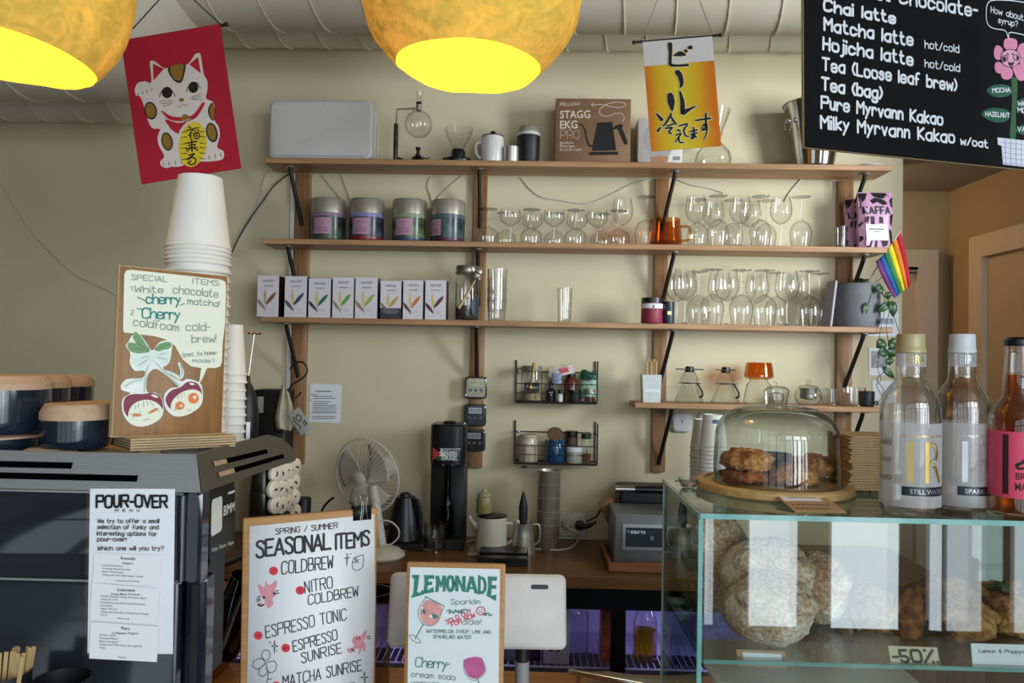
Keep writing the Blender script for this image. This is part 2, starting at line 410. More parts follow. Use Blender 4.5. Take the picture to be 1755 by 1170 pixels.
struct(MB().box(((.43+RW)/2, (WY+.12+HALL_Y)/2, 2.365+.2), (RW-.43, HALL_Y-WY-.12, .4)).box(((CORN+RW)/2, WY+.06, 2.365+.2), (RW-CORN, .12, .4)), 'ceiling_passage', M_ceil)
struct(MB().box(((CORN+RW)/2, WY+.05, (2.766+CEIL)/2), (RW-CORN, .1, CEIL-2.766)), 'wall_above_passage', M_wall)
struct(MB().box((1.91, .65, CEIL/2), (.12, 1.32, CEIL)), 'light_blocker_tall', M_dim)  # added out of view to keep side window light off the left wall
struct(MB().box((1.91, 1.735, .80), (.12, .85, 1.60)), 'light_blocker_low', M_dim)  # added, unseen: half-height blocker that shades the lower part of the shelf wall
struct(MB().box((ROOM_L-.06, (REAR_Y+WY)/2, CEIL/2), (.12, WY-REAR_Y+.2, CEIL)), 'wall_left', M_dim)
struct(MB().box(((ROOM_L+ROOM_R)/2, .6, CEIL+.05), (ROOM_R-ROOM_L+.3, 6.1, .1)), 'ceiling', M_ceil)
struct(MB().box(((ROOM_L+ROOM_R)/2, .6, -.05), (ROOM_R-ROOM_L+.3, 6.1, .1)), 'floor', M_floor)
# side wall with two assumed windows, rear wall with the shop front (openings between solid piers)
M_frame = mat('white window frame', '#e2e2df', .5)
M_pane = glass('window pane glass', refl=.05)
def pierced(name, along, lo, hi, holes, fixed, axis):
    """wall panel with rectangular holes, built from strips"""
    m = MB(); xs = sorted({lo, hi} | {h[0] for h in holes} | {h[1] for h in holes})
    for a, b in zip(xs, xs[1:]):
        c = (a+b)/2; hs = sorted([(h[2], h[3]) for h in holes if h[0] < c < h[1]]); z = 0
        for z0, z1 in hs+[(CEIL, CEIL)]:
            if z0-z > 1e-4:
                if axis == 'X': m.box((c, fixed, (z+z0)/2), (b-a, .1, z0-z))
                else: m.box((fixed, c, (z+z0)/2), (.1, b-a, z0-z))
            z = z1
    return struct(m, name, M_dim)
pierced('wall_rear', None, ROOM_L, ROOM_R, [h[:4] for h in PANES], REAR_Y-.07, 'X')
pierced('wall_right_front', None, REAR_Y, 2.28, [h[:4] for h in ASSUMED_SIDE_PANES], ROOM_R+.07, 'Y')
k = 0
for x0, x1, z0, z1, p in PANES:
    k += 1; w_ = struct(MB().box(((x0+x1)/2, REAR_Y-.07, (z0+z1)/2), (x1-x0, .008, z1-z0)), 'window_%d' % k, M_pane)
for y0, y1, z0, z1, p in ASSUMED_SIDE_PANES:
    k += 1; w_ = struct(MB().box((ROOM_R+.07, (y0+y1)/2, (z0+z1)/2), (.008, y1-y0, z1-z0)), 'window_%d' % k, M_pane)  # assumed side windows, out of view, added for their daylight
pl = thing('assumed_passage_lamp', 'warm ceiling lamp in the passage behind the shelf wall', 'lamp', (1.05, 3.27, 2.365))  # assumed lamp, unseen, added to light the passage walls warmly
MB().lathe([(.07, -.0005), (.075, -.02), (.06, -.04), (0, -.042)], 28).o('diffuser', mat('assumed lamp glass', '#f0e2c8', .4, emit='#ffcf90', es=3), pl)
l = bpy.data.lights.new('assumed_passage_lamp_light', 'POINT'); l.energy = 6.2; l.color = (1.0, .74, .42); l.shadow_soft_size = .06; o = bpy.data.objects.new('assumed_passage_lamp_light', l); COL.objects.link(o); o.location = (1.05, 3.27, 2.26)  # added warm light of the assumed passage lamp
# doors in the passage
M_door = mat('beige door paint', '#b09c82', .6, var=.02, scale=4)
M_jamb = mat('beige door frame paint', '#bfae98', .6, var=.02, scale=4)
xr = P(1598, 500, Y=HALL_Y).x; zt = P(1575, 430, Y=HALL_Y).z
d1 = struct(MB().box((xr-.6, HALL_Y-.006, zt/2-.05), (1.02, .03, zt-.11)), "door_1", M_door)
MB().box((xr-.045, HALL_Y-.02, zt/2-.045), (.09, .06, zt-.09)).box((xr-.555, HALL_Y-.02, zt-.045), (1.11, .06, .0899)).o('door_frame', M_jamb, d1)
MB().box((xr-.3, HALL_Y-.035, zt-.09), (.42, .03, .022)).o('door_closer', mat('grey metal', '#8a8780', .4, .6), d1)
yf = P(1680, 500, X=RW).y; zt2 = P(1680, 408, X=RW).z
d2 = struct(MB().box((RW-.005, yf-.07-.43, zt2/2-.03), (.03, .86, zt2-.12)), 'door_2', M_door)
MB().box((RW-.02, yf-.04, zt2/2-.045), (.05, .09, zt2-.09)).box((RW-.02, yf-.505, zt2-.045), (.05, 1.02, .0899)).box((RW-.02, yf-.97, zt2/2-.045), (.05, .09, zt2-.09)).o('door_frame', M_jamb, d2)
MB().tube([(RW-.02, yf-.16, 1.02), (RW-.07, yf-.16, 1.02), (RW-.07, yf-.28, 1.02)], .009).o('door_handle', mat('grey metal', '#8a8780', .4, .6), d2)
MB().box((RW-.022, yf-.36, 1.82), (.006, .05, .035)).o('door_sign', mat('dark sign', '#5d5348', .5), d2)
# spiral ducts under the ceiling
M_duct = mat('painted duct', '#d8d1bd', .7, var=.03, scale=4)
def duct(name, label, Y, r, zl, zr, xs):
    xa, xb = xs
    path = smooth([(-3.15, Y, zl+r), ((xa-3.15)/2, Y, zl+r), (xa-.12, Y, zl+r), (xa, Y, zl+r), ((xa+xb)/2, Y, (zl+zr)/2+r), (xb, Y, zr+r), (xb+.12, Y, zr+r), (.1, Y, zr+r), (1.0, Y, zr+r), (1.84, Y, zr+r)], False, 6)
    t = thing(name, label, 'duct', (0, 0, 0), group='ceiling ducts')
    MB().tube(path, r, 40).o('pipe', M_duct, t)
    # spiral lock seam: raised thin helix
    def at(x):
        for a, b in zip(path, path[1:]):
            if a.x <= x <= b.x: return a.lerp(b, (x-a.x)/max(b.x-a.x, 1e-6)).z
        return path[-1].z
    m = MB(); x = -3.1; pts = []; pitch = .165 if r > .15 else .15
    while x < 1.82:
        a = 2*PI*(x/pitch); pts.append((x, Y+(r+.001)*math.cos(a), at(x)+(r+.001)*math.sin(a))); x += pitch/28
    m.tube(pts, .0035, 5).o('spiral_seam', M_duct, t)
    return t
duct('ventilation_duct', 'large painted spiral duct under the ceiling, nearer the room of the two', 2.50, .19, P(100, 168, Y=2.5).z, P(1200, 52, Y=2.5).z, (P(205, 100, Y=2.5).x, P(285, 50, Y=2.5).x))
duct('ventilation_duct', 'narrower painted duct tight against the wall, behind the large one', 2.83, .11, P(100, 206, Y=2.83).z, P(1000, 83, Y=2.83).z, (P(220, 100, Y=2.83).x, P(300, 50, Y=2.83).x))
# ================================================================ wall shelving
Z1, Z2, Z3, Z4 = 2.297, 2.000, 1.713, 1.4265; SF = 2.78
M_oak = wood('oak shelf board', '#906a48', '#bd9166', 'X', 1.0, .5)
M_oakz = wood('oak post', '#87623f', '#ab8158', 'Z', 1.0, .5)
M_iron = mat('dark iron rod', '#2a2522', .45, .6)
sh = thing('wall_shelving', 'oak wall shelving of four posts, four boards and dark iron braces', 'shelving', (0.15, WY, 1.15))
def loc(o, t): return o
base = Vector(sh.location)
def spart(m, name, mt, **k): return MB(T(*(-base))).add(m.v, m.f).o(name, mt, sh, **k)
POSTS = [(-.917, -.861), (-.228, -.177), (.466, .517), (1.157, 1.214)]
for a, b in POSTS: spart(MB().box(((a+b)/2, WY-.011, (2.275+1.157)/2), (b-a, .02, 2.275-1.157), .0015), 'post', M_oakz)
for x0, x1, z in ((-.99, 1.29, Z1), (-.99, 1.275, Z2), (-.99, 1.295, Z3), (.379, 1.25, Z4)):
    spart(MB().box(((x0+x1)/2, (SF+WY-.02)/2, z-.01), (x1-x0, WY-.022-SF, .02), .002), 'shelf_board', M_oak)
for i, (a, b) in enumerate(POSTS):
    c = (a+b)/2
    for z in (Z1, Z2, Z3)+((Z4,) if i > 1 else ()):
        dx = (-.022, 0, .03, .03)[i]
        zl = {Z1: .225, Z2: .225, Z3: .225, Z4: .24}[z]
        p = [(c+dx, SF+.055, z-.0215), (c+dx*.95, SF+.06, z-.04), (c+dx*.1, WY-.028, z-zl+.02), (c, WY-.026, z-zl)]
        spart(MB().tube(p, .0075, 10), 'brace', M_iron)
        spart(MB(T(c+dx, SF+.053, z-.022)).lathe([(.02, -.002), (.02, .0015)], 16), 'brace_plate', mat('grey metal', '#8a8780', .4, .6))
spart(MB().box((-.923-.008, WY-.006, (2.275+1.32)/2), (.016, .01, 2.275-1.32)), 'cable_cover', M_white)
# ================================================================ worktop behind the bar
CZ = .893; CF = 2.45
M_ctr = wood('brown worktop', '#5f3d21', '#7d5530', 'X', .8, .35)
struct(MB().box((-.15, (CF+WY)/2, CZ-.02), (3.0, WY-CF, .04), .002), 'trim_worktop', M_ctr)
# ================================================================ hanging banners, menu board, signs
M_cord = mat('dark cord', '#1c1512', .8)
M_brod = mat('dark wood rod', '#2e1c12', .5)
def wave_cloth(wd, ht, amp=.004, seed=0):
    def f(u, v): return (u*wd, amp*math.sin(u*5+seed)*v+amp*.6*math.sin(u*11+v*3+seed), -v*ht)
    return f
# --- red lucky cat banner
YB = 1.87
M0, bw, bh = frame3(P(207, 69, Y=YB), P(377, 41, Y=YB), P(246, 315, Y=YB))
fr = Frame(M0, (200, 20, 3.9))
t = thing('cat_banner', 'red cloth banner with a white waving lucky cat, hung tilted beside the left lamp', 'banner', M=M0)
M_red = mat('red banner cloth', '#a8142c', .85, var=.05, scale=60, bump=.02)
MB().box((bw/2, .001, -bh/2), (bw, .002, bh)).o('cloth', M_red, t)
MB().tube([(-.012, .004, -.002), (bw+.012, .004, -.002)], .004).ball((bw+.014, .004, -.002), .006, 10, 6).ball((-.014, .004, -.002), .006, 10, 6).o('rod', M_brod, t)
hang = M0.inverted() @ P(300, -30, Y=YB)
MB().tube([(0.0, .004, 0), hang], .0014, 6).tube([(bw, .004, 0), hang], .0014, 6).o('cord', M_cord, t)
MB().tube([hang+Vector((0, 0, -.004)), M0.inverted() @ P(300, -30, Y=YB)+M0.inverted().to_3x3() @ Vector((0, 0, CEIL-P(300, -30, Y=YB).z))], .0014, 6).o('ceiling_cord', M_cord, t)
M_cw = mat('printed white', '#d8d0cc', .8, var=.02); M_gold = mat('printed gold', '#8a6a24', .7); M_yel = mat('printed yellow', '#d8c228', .7)
m = MB()
fr.sh(m, '232,470 222,345 235,328 260,335 325,380 400,352 470,355 525,285 545,278 562,290 582,415 605,460 607,520 598,580 640,600 655,640 650,715 682,770 690,830 672,905 712,930 718,965 700,990 640,1000 560,1002 480,1002 440,1030 395,1038 370,1036 330,1045 298,1030 292,1000 318,965 280,890 275,830 290,785 240,780 210,730 185,640 158,570 130,560 121,520 140,478 190,465', n=3)
m.o('cat_figure', M_cw, t)
m = MB()
fr.sh(m, '243,348 247,462 316,382', -.0008, False); fr.sh(m, '545,303 486,352 563,412', -.0008, False)
m.o('ear_lining', mat('printed red', '#b01830', .8), t); m = MB(); fr.st(m, '303,668 360,710 440,720 520,700 580,615', [12, 26, 30, 28, 20], -.0008); m.o('collar', mat('printed red', '#b01830', .8), t); m = MB(); fr.sh(m, '328,720 400,742 455,738 500,715 460,745 425,790 412,815 370,790 340,752', -.0008)
m.o('bib', mat('printed red', '#b01830', .8), t)
m = MB()
for d in (lambda m: fr.sh(m, '345,378 360,430 400,472 435,470 455,410 458,352 400,352', -.0008), lambda m: fr.el(m, 228, 662, 42, 60, -12, -.0008), lambda m: fr.el(m, 338, 868, 38, 62, -12, -.0008), lambda m: fr.el(m, 637, 808, 38, 66, -12, -.0008), lambda m: fr.sh(m, '640,608 612,650 620,700 646,730 657,690 655,650', -.0008), lambda m: fr.el(m, 338, 541, 35, 38, 0, -.0008), lambda m: fr.el(m, 513, 507, 33, 37, 0, -.0008)): m = MB(); d(m); m.o('patch_outline', INK, t)
m = MB()
for s_ in ('287,570 300,535 330,508', '392,565 372,530', '468,535 478,505 505,470', '560,512 540,480 520,470'): fr.st(m, s_, 5, -.0008)
for s_ in ('290,600 330,597 375,595', '295,615 340,612 372,605', '310,633 345,625 368,615', '500,570 535,560 562,546', '498,580 535,575 568,565', '505,587 550,588 575,585'): fr.st(m, s_, 3, -.0008)
for a in ('312,1005 314,1032', '350,1003 352,1028', '393,998 396,1022', '432,990 434,1015', '617,960 619,985', '658,952 661,978', '697,945 699,970', '142,548 148,560', '172,535 176,550', '200,525 205,540', '235,515 238,525', '515,735 510,748', '540,750 530,770', '570,768 560,780', '590,782 583,795'): fr.st(m, a, 4, -.0008, False)
m.o('cat_markings', INK, t)
for d in (lambda m: fr.sh(m, '358,375 370,430 402,460 430,458 446,405 448,353 400,354', -.0012), lambda m: fr.el(m, 228, 662, 34, 51, -12, -.0012), lambda m: fr.el(m, 338, 868, 30, 53, -12, -.0012), lambda m: fr.el(m, 637, 808, 29, 56, -12, -.0012), lambda m: fr.sh(m, '642,618 622,650 628,700 648,722 655,690 653,650', -.0012)): m = MB(); d(m); m.o('gold_patch', M_gold, t)
m = MB(); fr.el(m, 435, 590, 18, 12, 0, -.0012); m.o('nose', M_gold, t)
m = MB(); fr.el(m, 459, 712, 26, 26, 0, -.0012); m.o('bell', M_gold, t)
m = MB(); fr.el(m, 510, 888, 92, 152, 8, -.0016, 36); m.o('coin', M_yel, t)
m = MB(); fr.st(m, '408,628 420,640 432,625 445,618 458,628 478,625', 3.5, -.0012); m.o('mouth', mat('printed pink', '#b06a78', .8), t)
m = MB(); fr.st(m, '298,668 350,722 430,735 500,715', 4, -.0012); m.o('collar_trim', M_cw, t)
for ex, ey in ((338, 541), (513, 507)): m = MB(); fr.el(m, ex, ey, 23, 26, 0, -.0014); m.o('eye', mat('printed dark brown', '#1c1410', .7), t)
m = MB()
for zz in (804, 838, 882, 912, 948, 985):
    fr.st(m, f'{432 if zz < 900 else 428},{zz+3} 470,{zz}', [2, 6], -.002, False); fr.st(m, f'560,{zz-3} 600,{zz}', [6, 2], -.002, False)
for s_, w_ in [('483,770 497,778', 9), ('472,795 515,785 485,830', 8), ('496,808 497,848', 9), ('508,815 515,822', 7), ('518,782 552,776', 7), ('524,795 548,792 548,806 524,810 524,795', 6), ('520,820 552,815 551,846 522,848 520,820', 7), ('535,818 536,846', 5), ('521,833 551,831', 5),
               ('472,880 538,868', 9), ('504,856 506,935', 10), ('482,893 530,888', 7), ('484,896 498,906', 6), ('532,886 518,902', 6), ('466,918 540,908', 8), ('500,910 470,935', 7), ('508,908 545,928', 8),
               ('484,960 522,952 472,990 510,975 530,990 525,1015 495,1022 480,1010 500,1000', 9)]: fr.st(m, s_, w_, -.002, s_.count(' ') > 3)
m.o('lettering', INK, t)
# --- beer banner
YB = 2.27
M0, bw, bh = frame3(P(1101, 69, Y=YB), P(1220.5, 59, Y=YB), P(1111, 260, Y=YB))
fr = Frame(M0, (840, 0, 3.657))
t = thing('beer_banner', 'white and orange beer glass banner with black brush lettering, hung over the shelf', 'banner', M=M0)
def beer_mat():
    m = bpy.data.materials.new('printed beer cloth'); m.use_nodes = True; n = m.node_tree.nodes; L = m.node_tree.links; b = n['Principled BSDF']
    tc = n.new('ShaderNodeTexCoord'); sx = n.new('ShaderNodeSeparateXYZ'); L.new(tc.outputs['Object'], sx.inputs[0])
    mr = n.new('ShaderNodeMapRange'); mr.inputs[1].default_value = 0; mr.inputs[2].default_value = bw; L.new(sx.outputs[0], mr.inputs[0])
    nz = n.new('ShaderNodeTexNoise'); nz.inputs['Scale'].default_value = 18; L.new(tc.outputs['Object'], nz.inputs['Vector'])
    ad = n.new('ShaderNodeMath'); ad.operation = 'MULTIPLY_ADD'; ad.inputs[1].default_value = .1; L.new(nz.outputs[0], ad.inputs[0]); L.new(mr.outputs[0], ad.inputs[2])
    rp = n.new('ShaderNodeValToRGB'); L.new(ad.outputs[0], rp.inputs[0]); e = rp.color_ramp.elements
    e[0].position = .05; e[0].color = lin('#d8760c')+[1]; e[1].position = 1; e[1].color = lin('#d8760c')+[1]
    for p, c in ((.25, '#e0b41c'), (.5, '#e2cf30'), (.72, '#e0b81c')): x = e.new(p); x.color = lin(c)+[1]
    L.new(rp.outputs[0], b.inputs['Base Color']); b.inputs['Roughness'].default_value = .85
    return m
foam = bh*.235
MB().box((bw/2, .001, -foam/2), (bw, .002, foam)).o('foam_cloth', mat('printed foam white', '#d9d6d6', .8, var=.03), t)
MB().box((bw/2, .001, -(foam+bh)/2), (bw, .002, bh-foam)).o('beer_cloth', beer_mat(), t)
MB().tube([(-.022, .003, -.003), (bw+.022, .003, -.003)], .004).ball((-.025, .003, -.003), .006, 10, 6).ball((bw+.025, .003, -.003), .006, 10, 6).o('rod', M_brod, t)
hang = M0.inverted() @ P(1163, -95, Y=YB)
MB().tube([(-.002, .004, 0), hang], .0012, 6).tube([(bw+.002, .004, 0), hang], .0012, 6).o('cord', mat('pale cord', '#8f887a', .8), t)
jp = [('1127,280 1130,330 1128,385 1132,408 1180,412 1238,408', [26, 18, 16, 16, 12, 14]), ('1150,350 1190,338 1222,345', [4, 30, 10]), ('1222,318 1228,322', [14, 18]), ('1245,300 1256,298', [16, 24]),
      ('1175,455 1190,475 1200,520 1195,545', [30, 28, 22, 12]), ('1128,600 1135,640 1140,690', [34, 40, 14]), ('1190,575 1205,640 1208,705 1240,690 1290,665', [10, 24, 26, 18, 5]),
      ('1045,715 1075,750', [10, 20]), ('1050,822 1068,800', [14, 10]), ('1135,712 1110,760 1085,790', [10, 12, 8]), ('1130,725 1150,760 1165,778', [8, 12, 10]), ('1105,790 1150,778', [8, 9]), ('1100,805 1140,800 1120,825 1135,838', [9, 10, 9, 10]),
      ('1175,815 1190,820', [10, 10]), ('1165,848 1195,838 1162,890', [8, 10, 7]), ('1180,862 1190,892 1215,893', [8, 9, 6]),
      ('1185,790 1235,778 1215,815 1225,850 1245,855', [8, 10, 9, 8, 7]), ('1255,825 1295,815', [9, 10]), ('1258,843 1298,833', [8, 9]), ('1275,800 1278,860 1262,868 1270,845 1295,860', [9, 9, 7, 6, 6]),
      ('1290,755 1380,742', [10, 12]), ('1352,712 1350,800 1330,815 1335,785 1358,790 1355,840 1338,880', [12, 12, 8, 7, 9, 8, 4])]
m = MB()
for s_, w_ in jp: fr.st(m, s_, [x*1.18+9 for x in w_], -.0006)
m.o('lettering_edge', mat('printed cream halo', '#e9dfa8', .8), t)
m = MB()
for s_, w_ in jp: fr.st(m, s_, [x*1.15 for x in w_], -.0012)
m.o('lettering', INK, t)
# --- chalk menu board
bl = P(1378, 253, Y=1.45); u = Vector((math.cos(math.radians(19.5)), math.sin(math.radians(19.5)), .018)).normalized(); v = Vector((0, 0, 1)); v = (v-u*v.dot(u)).normalized()
M0 = Matrix((u, v.cross(u), v)).transposed().to_4x4(); M0.translation = bl
fr = Frame(M0, (1280, 0, 3.657))
t = thing('menu_board', 'large black chalk menu board with white hand lettering and a pink flower', 'menu board', M=M0)
BW, BH = .78, .62
MB().box((BW/2, .0035, BH/2), (BW, .006, BH)).o('board', mat('edge plywood', '#b39a74', .7, var=.15, scale=80), t)
MB().box((BW/2, -.0006, BH/2), (BW-.002, .0012, BH-.002)).o('chalk_surface', mat('chalkboard black', '#0f0f10', .85, var=.25, scale=25, spec=.2), t)
for x in (.12, .66): MB().tube([(x, .009, BH), (x, .009, CEIL-bl.z)], .0015, 6).o('hanging_wire', M_iron, t)
M_chalk = mat('white chalk paint', '#e2e4ea', .7, var=.06, scale=120)
m = MB(); Y_ = -.0016
for tx, p0, p1, h, w_ in [('Hazelnut Chocolate-', (500, -62), (1440, 108), 82, 17), ('Chai latte', (480, 68), (925, 148), 66, 18), ('Matcha latte', (482, 190), (1035, 288), 74, 17), ('Hojicha latte', (475, 310), (1035, 410), 74, 17), ('Tea (Loose leaf brew)', (470, 440), (1310, 572), 74, 16),
                           ('Tea (bag)', (466, 562), (842, 622), 74, 17), ('Pure Myrvann Kakao', (464, 680), (1222, 785), 74, 16), ('Milky Myrvann Kakao', (460, 803), (1296, 898), 76, 16), ('w/oat', (1335, 905), (1505, 925), 45, 12)]:
    fr.ln(m, tx, p0, p1, h, w_, Y_, jit=.03, sp=2.1)
for tx, p0, p1, h, w_ in [('hot/cold', (1112, 302), (1325, 332), 46, 8), ('hot/cold', (1112, 420), (1330, 452), 46, 8), ('How about', (1525, 80), (1728, 130), 38, 6), ('syrup?', (1572, 145), (1692, 168), 34, 6)]: fr.ln(m, tx, p0, p1, h, w_, Y_, jit=.03, sp=2.1)
fr.st(m, '1740,18 1650,6 1540,4 1505,25 1496,70 1498,130 1515,165 1550,182 1615,195 1635,240 1645,205 1740,222 1800,228 1848,222 1864,185 1868,95 1856,45 1810,26 1740,18', 6, Y_)
m.o('lettering', M_chalk, t)
M_pet = mat('painted pink', '#d987a8', .7, var=.05, scale=60); M_lf = mat('painted green', '#1f5a44', .7, var=.12, scale=60)
m = MB()
for s_ in ('1608,300 1610,252 1640,240 1680,248 1692,275 1682,310 1645,318', '1690,330 1702,285 1735,272 1765,300 1770,340 1725,365', '1705,365 1740,370 1775,380 1772,430 1745,440 1710,415', '1660,420 1700,405 1740,445 1745,490 1720,508 1690,495', '1592,430 1588,470 1602,496 1635,500 1660,480 1658,440 1625,412', '1590,395 1560,390 1548,420 1560,455 1590,460 1612,420', '1600,310 1565,285 1546,310 1545,350 1560,375 1590,370'): fr.sh(m, s_, Y_-.0001*random.random())
m.o('flower_petals', M_pet, t)
m = MB(); fr.el(m, 1646, 368, 60, 55, 0, -.0022); m.o('flower_face', mat('painted pale pink', '#e0a0ba', .7), t)
m = MB()
for s_ in ('1625,338 1632,346', '1662,336 1656,345'): fr.st(m, s_, 6, -.003, False)
fr.st(m, '1588,380 1605,392 1628,372 1622,352 1600,352 1588,368', 4, -.003); fr.el(m, 1606, 372, 12, 14, 0, -.003); fr.st(m, '1662,352 1682,345 1696,362 1686,382 1668,376 1662,352', 4, -.003); fr.el(m, 1690, 366, 9, 12, 0, -.003); fr.sh(m, '1630,392 1650,396 1668,390 1658,414 1640,414', -.003)
fr.st(m, '1586,368 1592,335 1620,315 1660,314 1695,335 1706,370 1690,405 1655,422 1615,415 1592,395', 3, -.0028, closed=True)
m.o('flower_outline', INK, t)
m = MB(); fr.sh(m, '1655,495 1690,500 1690,600 1682,700 1680,870 1645,868 1650,760 1658,620', Y_); m.o('flower_stem', mat('painted stem green', '#2c5a34', .7, var=.15, scale=60), t)
m = MB()
for s_ in ('1498,570 1530,540 1580,530 1640,540 1660,570 1640,600 1580,612 1530,600', '1465,715 1500,685 1560,678 1625,690 1645,725 1620,760 1550,768 1495,745', '1675,665 1720,620 1800,615 1860,650 1800,730 1730,720', '1680,815 1720,785 1800,780 1860,815 1800,850 1720,845'): fr.sh(m, s_, -.0018)
m.o('painted_leaves', M_lf, t)
m = MB()
for tx, p0, p1 in (('MOCHA', (1535, 582), (1645, 578)), ('HAZELNUT', (1490, 728), (1640, 738)), ('WHITE', (1692, 662), (1820, 672)), ('MOCHA', (1692, 705), (1820, 712)), ('VANILLA', (1690, 822), (1850, 832))): fr.ln(m, tx, p0, p1, 26, 6, -.0024)
m.o('leaf_lettering', M_chalk, t)
m = MB(); fr.sh(m, '1565,862 1860,895 1860,935 1850,1060 1600,1032 1590,915 1568,908', -.002, False); m.o('painted_pot', mat('painted white', '#d4d8e2', .7), t)
m = MB()
for k in range(7): fr.st(m, f'{1612+k*34},{870+k*4} {1616+k*33},{1034+k*4}', 2.5, -.0026, False)
for k in range(5): fr.st(m, f'1588,{892+k*32} 1860,{925+k*31}', 2.5, -.0026, False)
m.o('pot_grid', mat('painted blue grey', '#8089b8', .7), t)
# --- special items stand on the coffee machine
tl, tr, bl_ = P(205, 454, Y=1.092), P(391, 473, Y=1.20), P(197, 749, Y=1.090)
M0, bw, bh = frame3(tl, tr, bl_)
fr = Frame(M0, (0, 290, 3.775))
t = thing('special_items_sign', 'oak sign on a plywood foot reading special items, with two cherry faces', 'sign', M=M0)
MB().box((bw/2, .0085, -bh/2), (bw, .015, bh), .0008).o('board', wood('sign oak', '#7d5731', '#9a7040', 'Z', 1.4, .5), t)
m = MB()
for k in range(6): m.box((bw/2, .0018+k*.0027, -bh/2), (bw+.0009*(k % 2), .0013, bh+.0009*(k % 2)))
m.o('plywood_edge', mat('pale plywood', '#c8b48e', .7, var=.1, scale=60), t)
fc = M0.inverted() @ P(223, 773, Z=1.4386); fe = M0.inverted() @ P(417, 765, Z=1.4386); zf0 = fc.z; fl = fe.x-fc.x; fd = .085
MB().box((fc.x+fl/2, fc.y+fd/2, (zf0-bh)/2), (fl, fd, -bh-zf0)).o('foot', mat('plywood foot', '#b99f78', .65, var=.12, scale=60, stretch=(1, 1, 4)), t)
for k in range(4): MB().box((fc.x+fl/2, fc.y+fd/2, zf0+(-bh-zf0)*(.17+.22*k)), (fl+.0006, fd+.0006, (-bh-zf0)*.075)).o('ply_layer', mat('dark ply layer', '#6f5236', .7, var=.2, scale=90), t)
M_cream = mat('cream sticker', '#e2e3ce', .6, var=.015); Y_ = -.0007
m = MB()
fr.sh(m, '815,655 850,650 1130,680 1420,712 1455,725 1462,760 1455,1000 1440,1120 1435,1245 1425,1275 1395,1285 1340,1285 1310,1350 1265,1430 1290,1360 1300,1285 1235,1275 1180,1230 1130,1140 1070,1100 1000,1080 880,1065 800,1055 795,1030 800,800 803,680', Y_, False); m.o('speech_bubble', M_cream, t)
m = MB(); M_tx = mat('grey green ink', '#7d8a86', .7); M_te = mat('teal ink', '#2d7d78', .7)
for tx, p0, p1, h, w_ in [('SPECIAL', (850, 715), (1078, 728), 34, 5), ('ITEMS:', (1240, 738), (1420, 755), 34, 5), ('1.', (835, 782), (862, 784), 24, 4), ('White', (872, 795), (1055, 800), 42, 6), ('chocolate', (1118, 800), (1408, 830), 50, 6), ('matcha!', (1212, 870), (1415, 890), 40, 6), ('2', (842, 940), (862, 942), 30, 4), ('coldfoam', (860, 1010), (1152, 1048), 52, 6), ('cold-', (1202, 1045), (1360, 1045), 52, 6), ('brew!', (1240, 1120), (1395, 1118), 48, 6), ('(psst, its home-', (1180, 1212), (1405, 1196), 26, 4), ("made')", (1243, 1248), (1382, 1250), 24, 4)]: fr.ln(m, tx, p0, p1, h, w_, -.0012, jit=.03)
m.o('lettering', M_tx, t)
m = MB()
fr.ln(m, 'cherry', (945, 868), (1165, 872), 62, 9, -.0012, sp=.9); fr.st(m, '888,828 912,838 935,850 950,860', 8, -.0012); fr.st(m, '1165,880 1190,868', 7, -.0012)
fr.ln(m, 'Cherry', (918, 962), (1160, 972), 66, 9, -.0012, sp=.9); fr.st(m, '885,900 915,905 945,900 975,905', 8, -.0012)
m.o('script_lettering', M_te, t)
fr.crop = (0, 580, 3.9)
M_ber = mat('cherry red sticker', '#7a1238', .5); M_mint = mat('pale mint sticker', '#d3e0d6', .6); M_grn = mat('leaf green sticker', '#6f9560', .6)
m = MB()
for s_ in ('885,-25 930,-30 975,25 1015,80 1060,28 1110,12 1150,25 1148,70 1135,150 1110,180 1090,200 1160,260 1215,285 1245,270 1300,280 1345,310 1355,400 1330,460 1250,510 1170,520 1115,480 1095,430 1100,370 1140,330 1195,320 1120,255 1050,205 1010,215 980,262 982,355 1040,362 1080,400 1092,470 1070,535 990,580 910,585 850,550 815,480 820,400 870,365 815,345 808,310 850,270 950,262 965,215 900,215 865,160 870,100 840,50 860,15',): fr.sh(m, s_, -.0009, n=3)
m.o('cherry_sticker', mat('white sticker', '#e2e6e0', .5), t)
m = MB(); fr.sh(m, '900,-45 935,-20 975,40 1000,80 955,100 880,90 850,55 860,25 905,30 885,-10', -.0013); fr.sh(m, '1030,75 1065,35 1115,22 1143,30 1138,60 1080,85', -.0013); m.o('leaves', M_grn, t)
m = MB(); fr.sh(m, '990,100 930,100 875,110 880,160 910,205 940,210 980,160', -.0015); fr.sh(m, '1040,110 1090,75 1135,80 1140,130 1105,175 1070,165', -.0015)
fr.st(m, '1012,150 985,200 968,262 962,362', 20, -.0014); fr.st(m, '1032,150 1060,190 1115,240 1198,318', 20, -.0014); fr.st(m, '985,225 960,275 890,285 835,310 860,335', [10, 30, 40, 36, 12], -.0014); fr.st(m, '1110,215 1160,240 1200,262 1215,225 1195,165', [10, 26, 34, 34, 22], -.0014)
m.o('bow', M_mint, t)
m = MB(); fr.el(m, 1018, 112, 30, 30, 0, -.0019); m.o('bow_knot', M_mint, t)
m = MB(); fr.sh(m, '832,400 880,372 960,370 1010,362 1055,375 1080,410 1085,470 1050,500 970,540 900,550 850,520 825,470', -.0013); fr.sh(m, '1108,390 1145,345 1205,325 1250,290 1310,295 1342,340 1345,400 1300,450 1200,480 1140,470 1110,430', -.0013); m.o('cherries', M_ber, t)
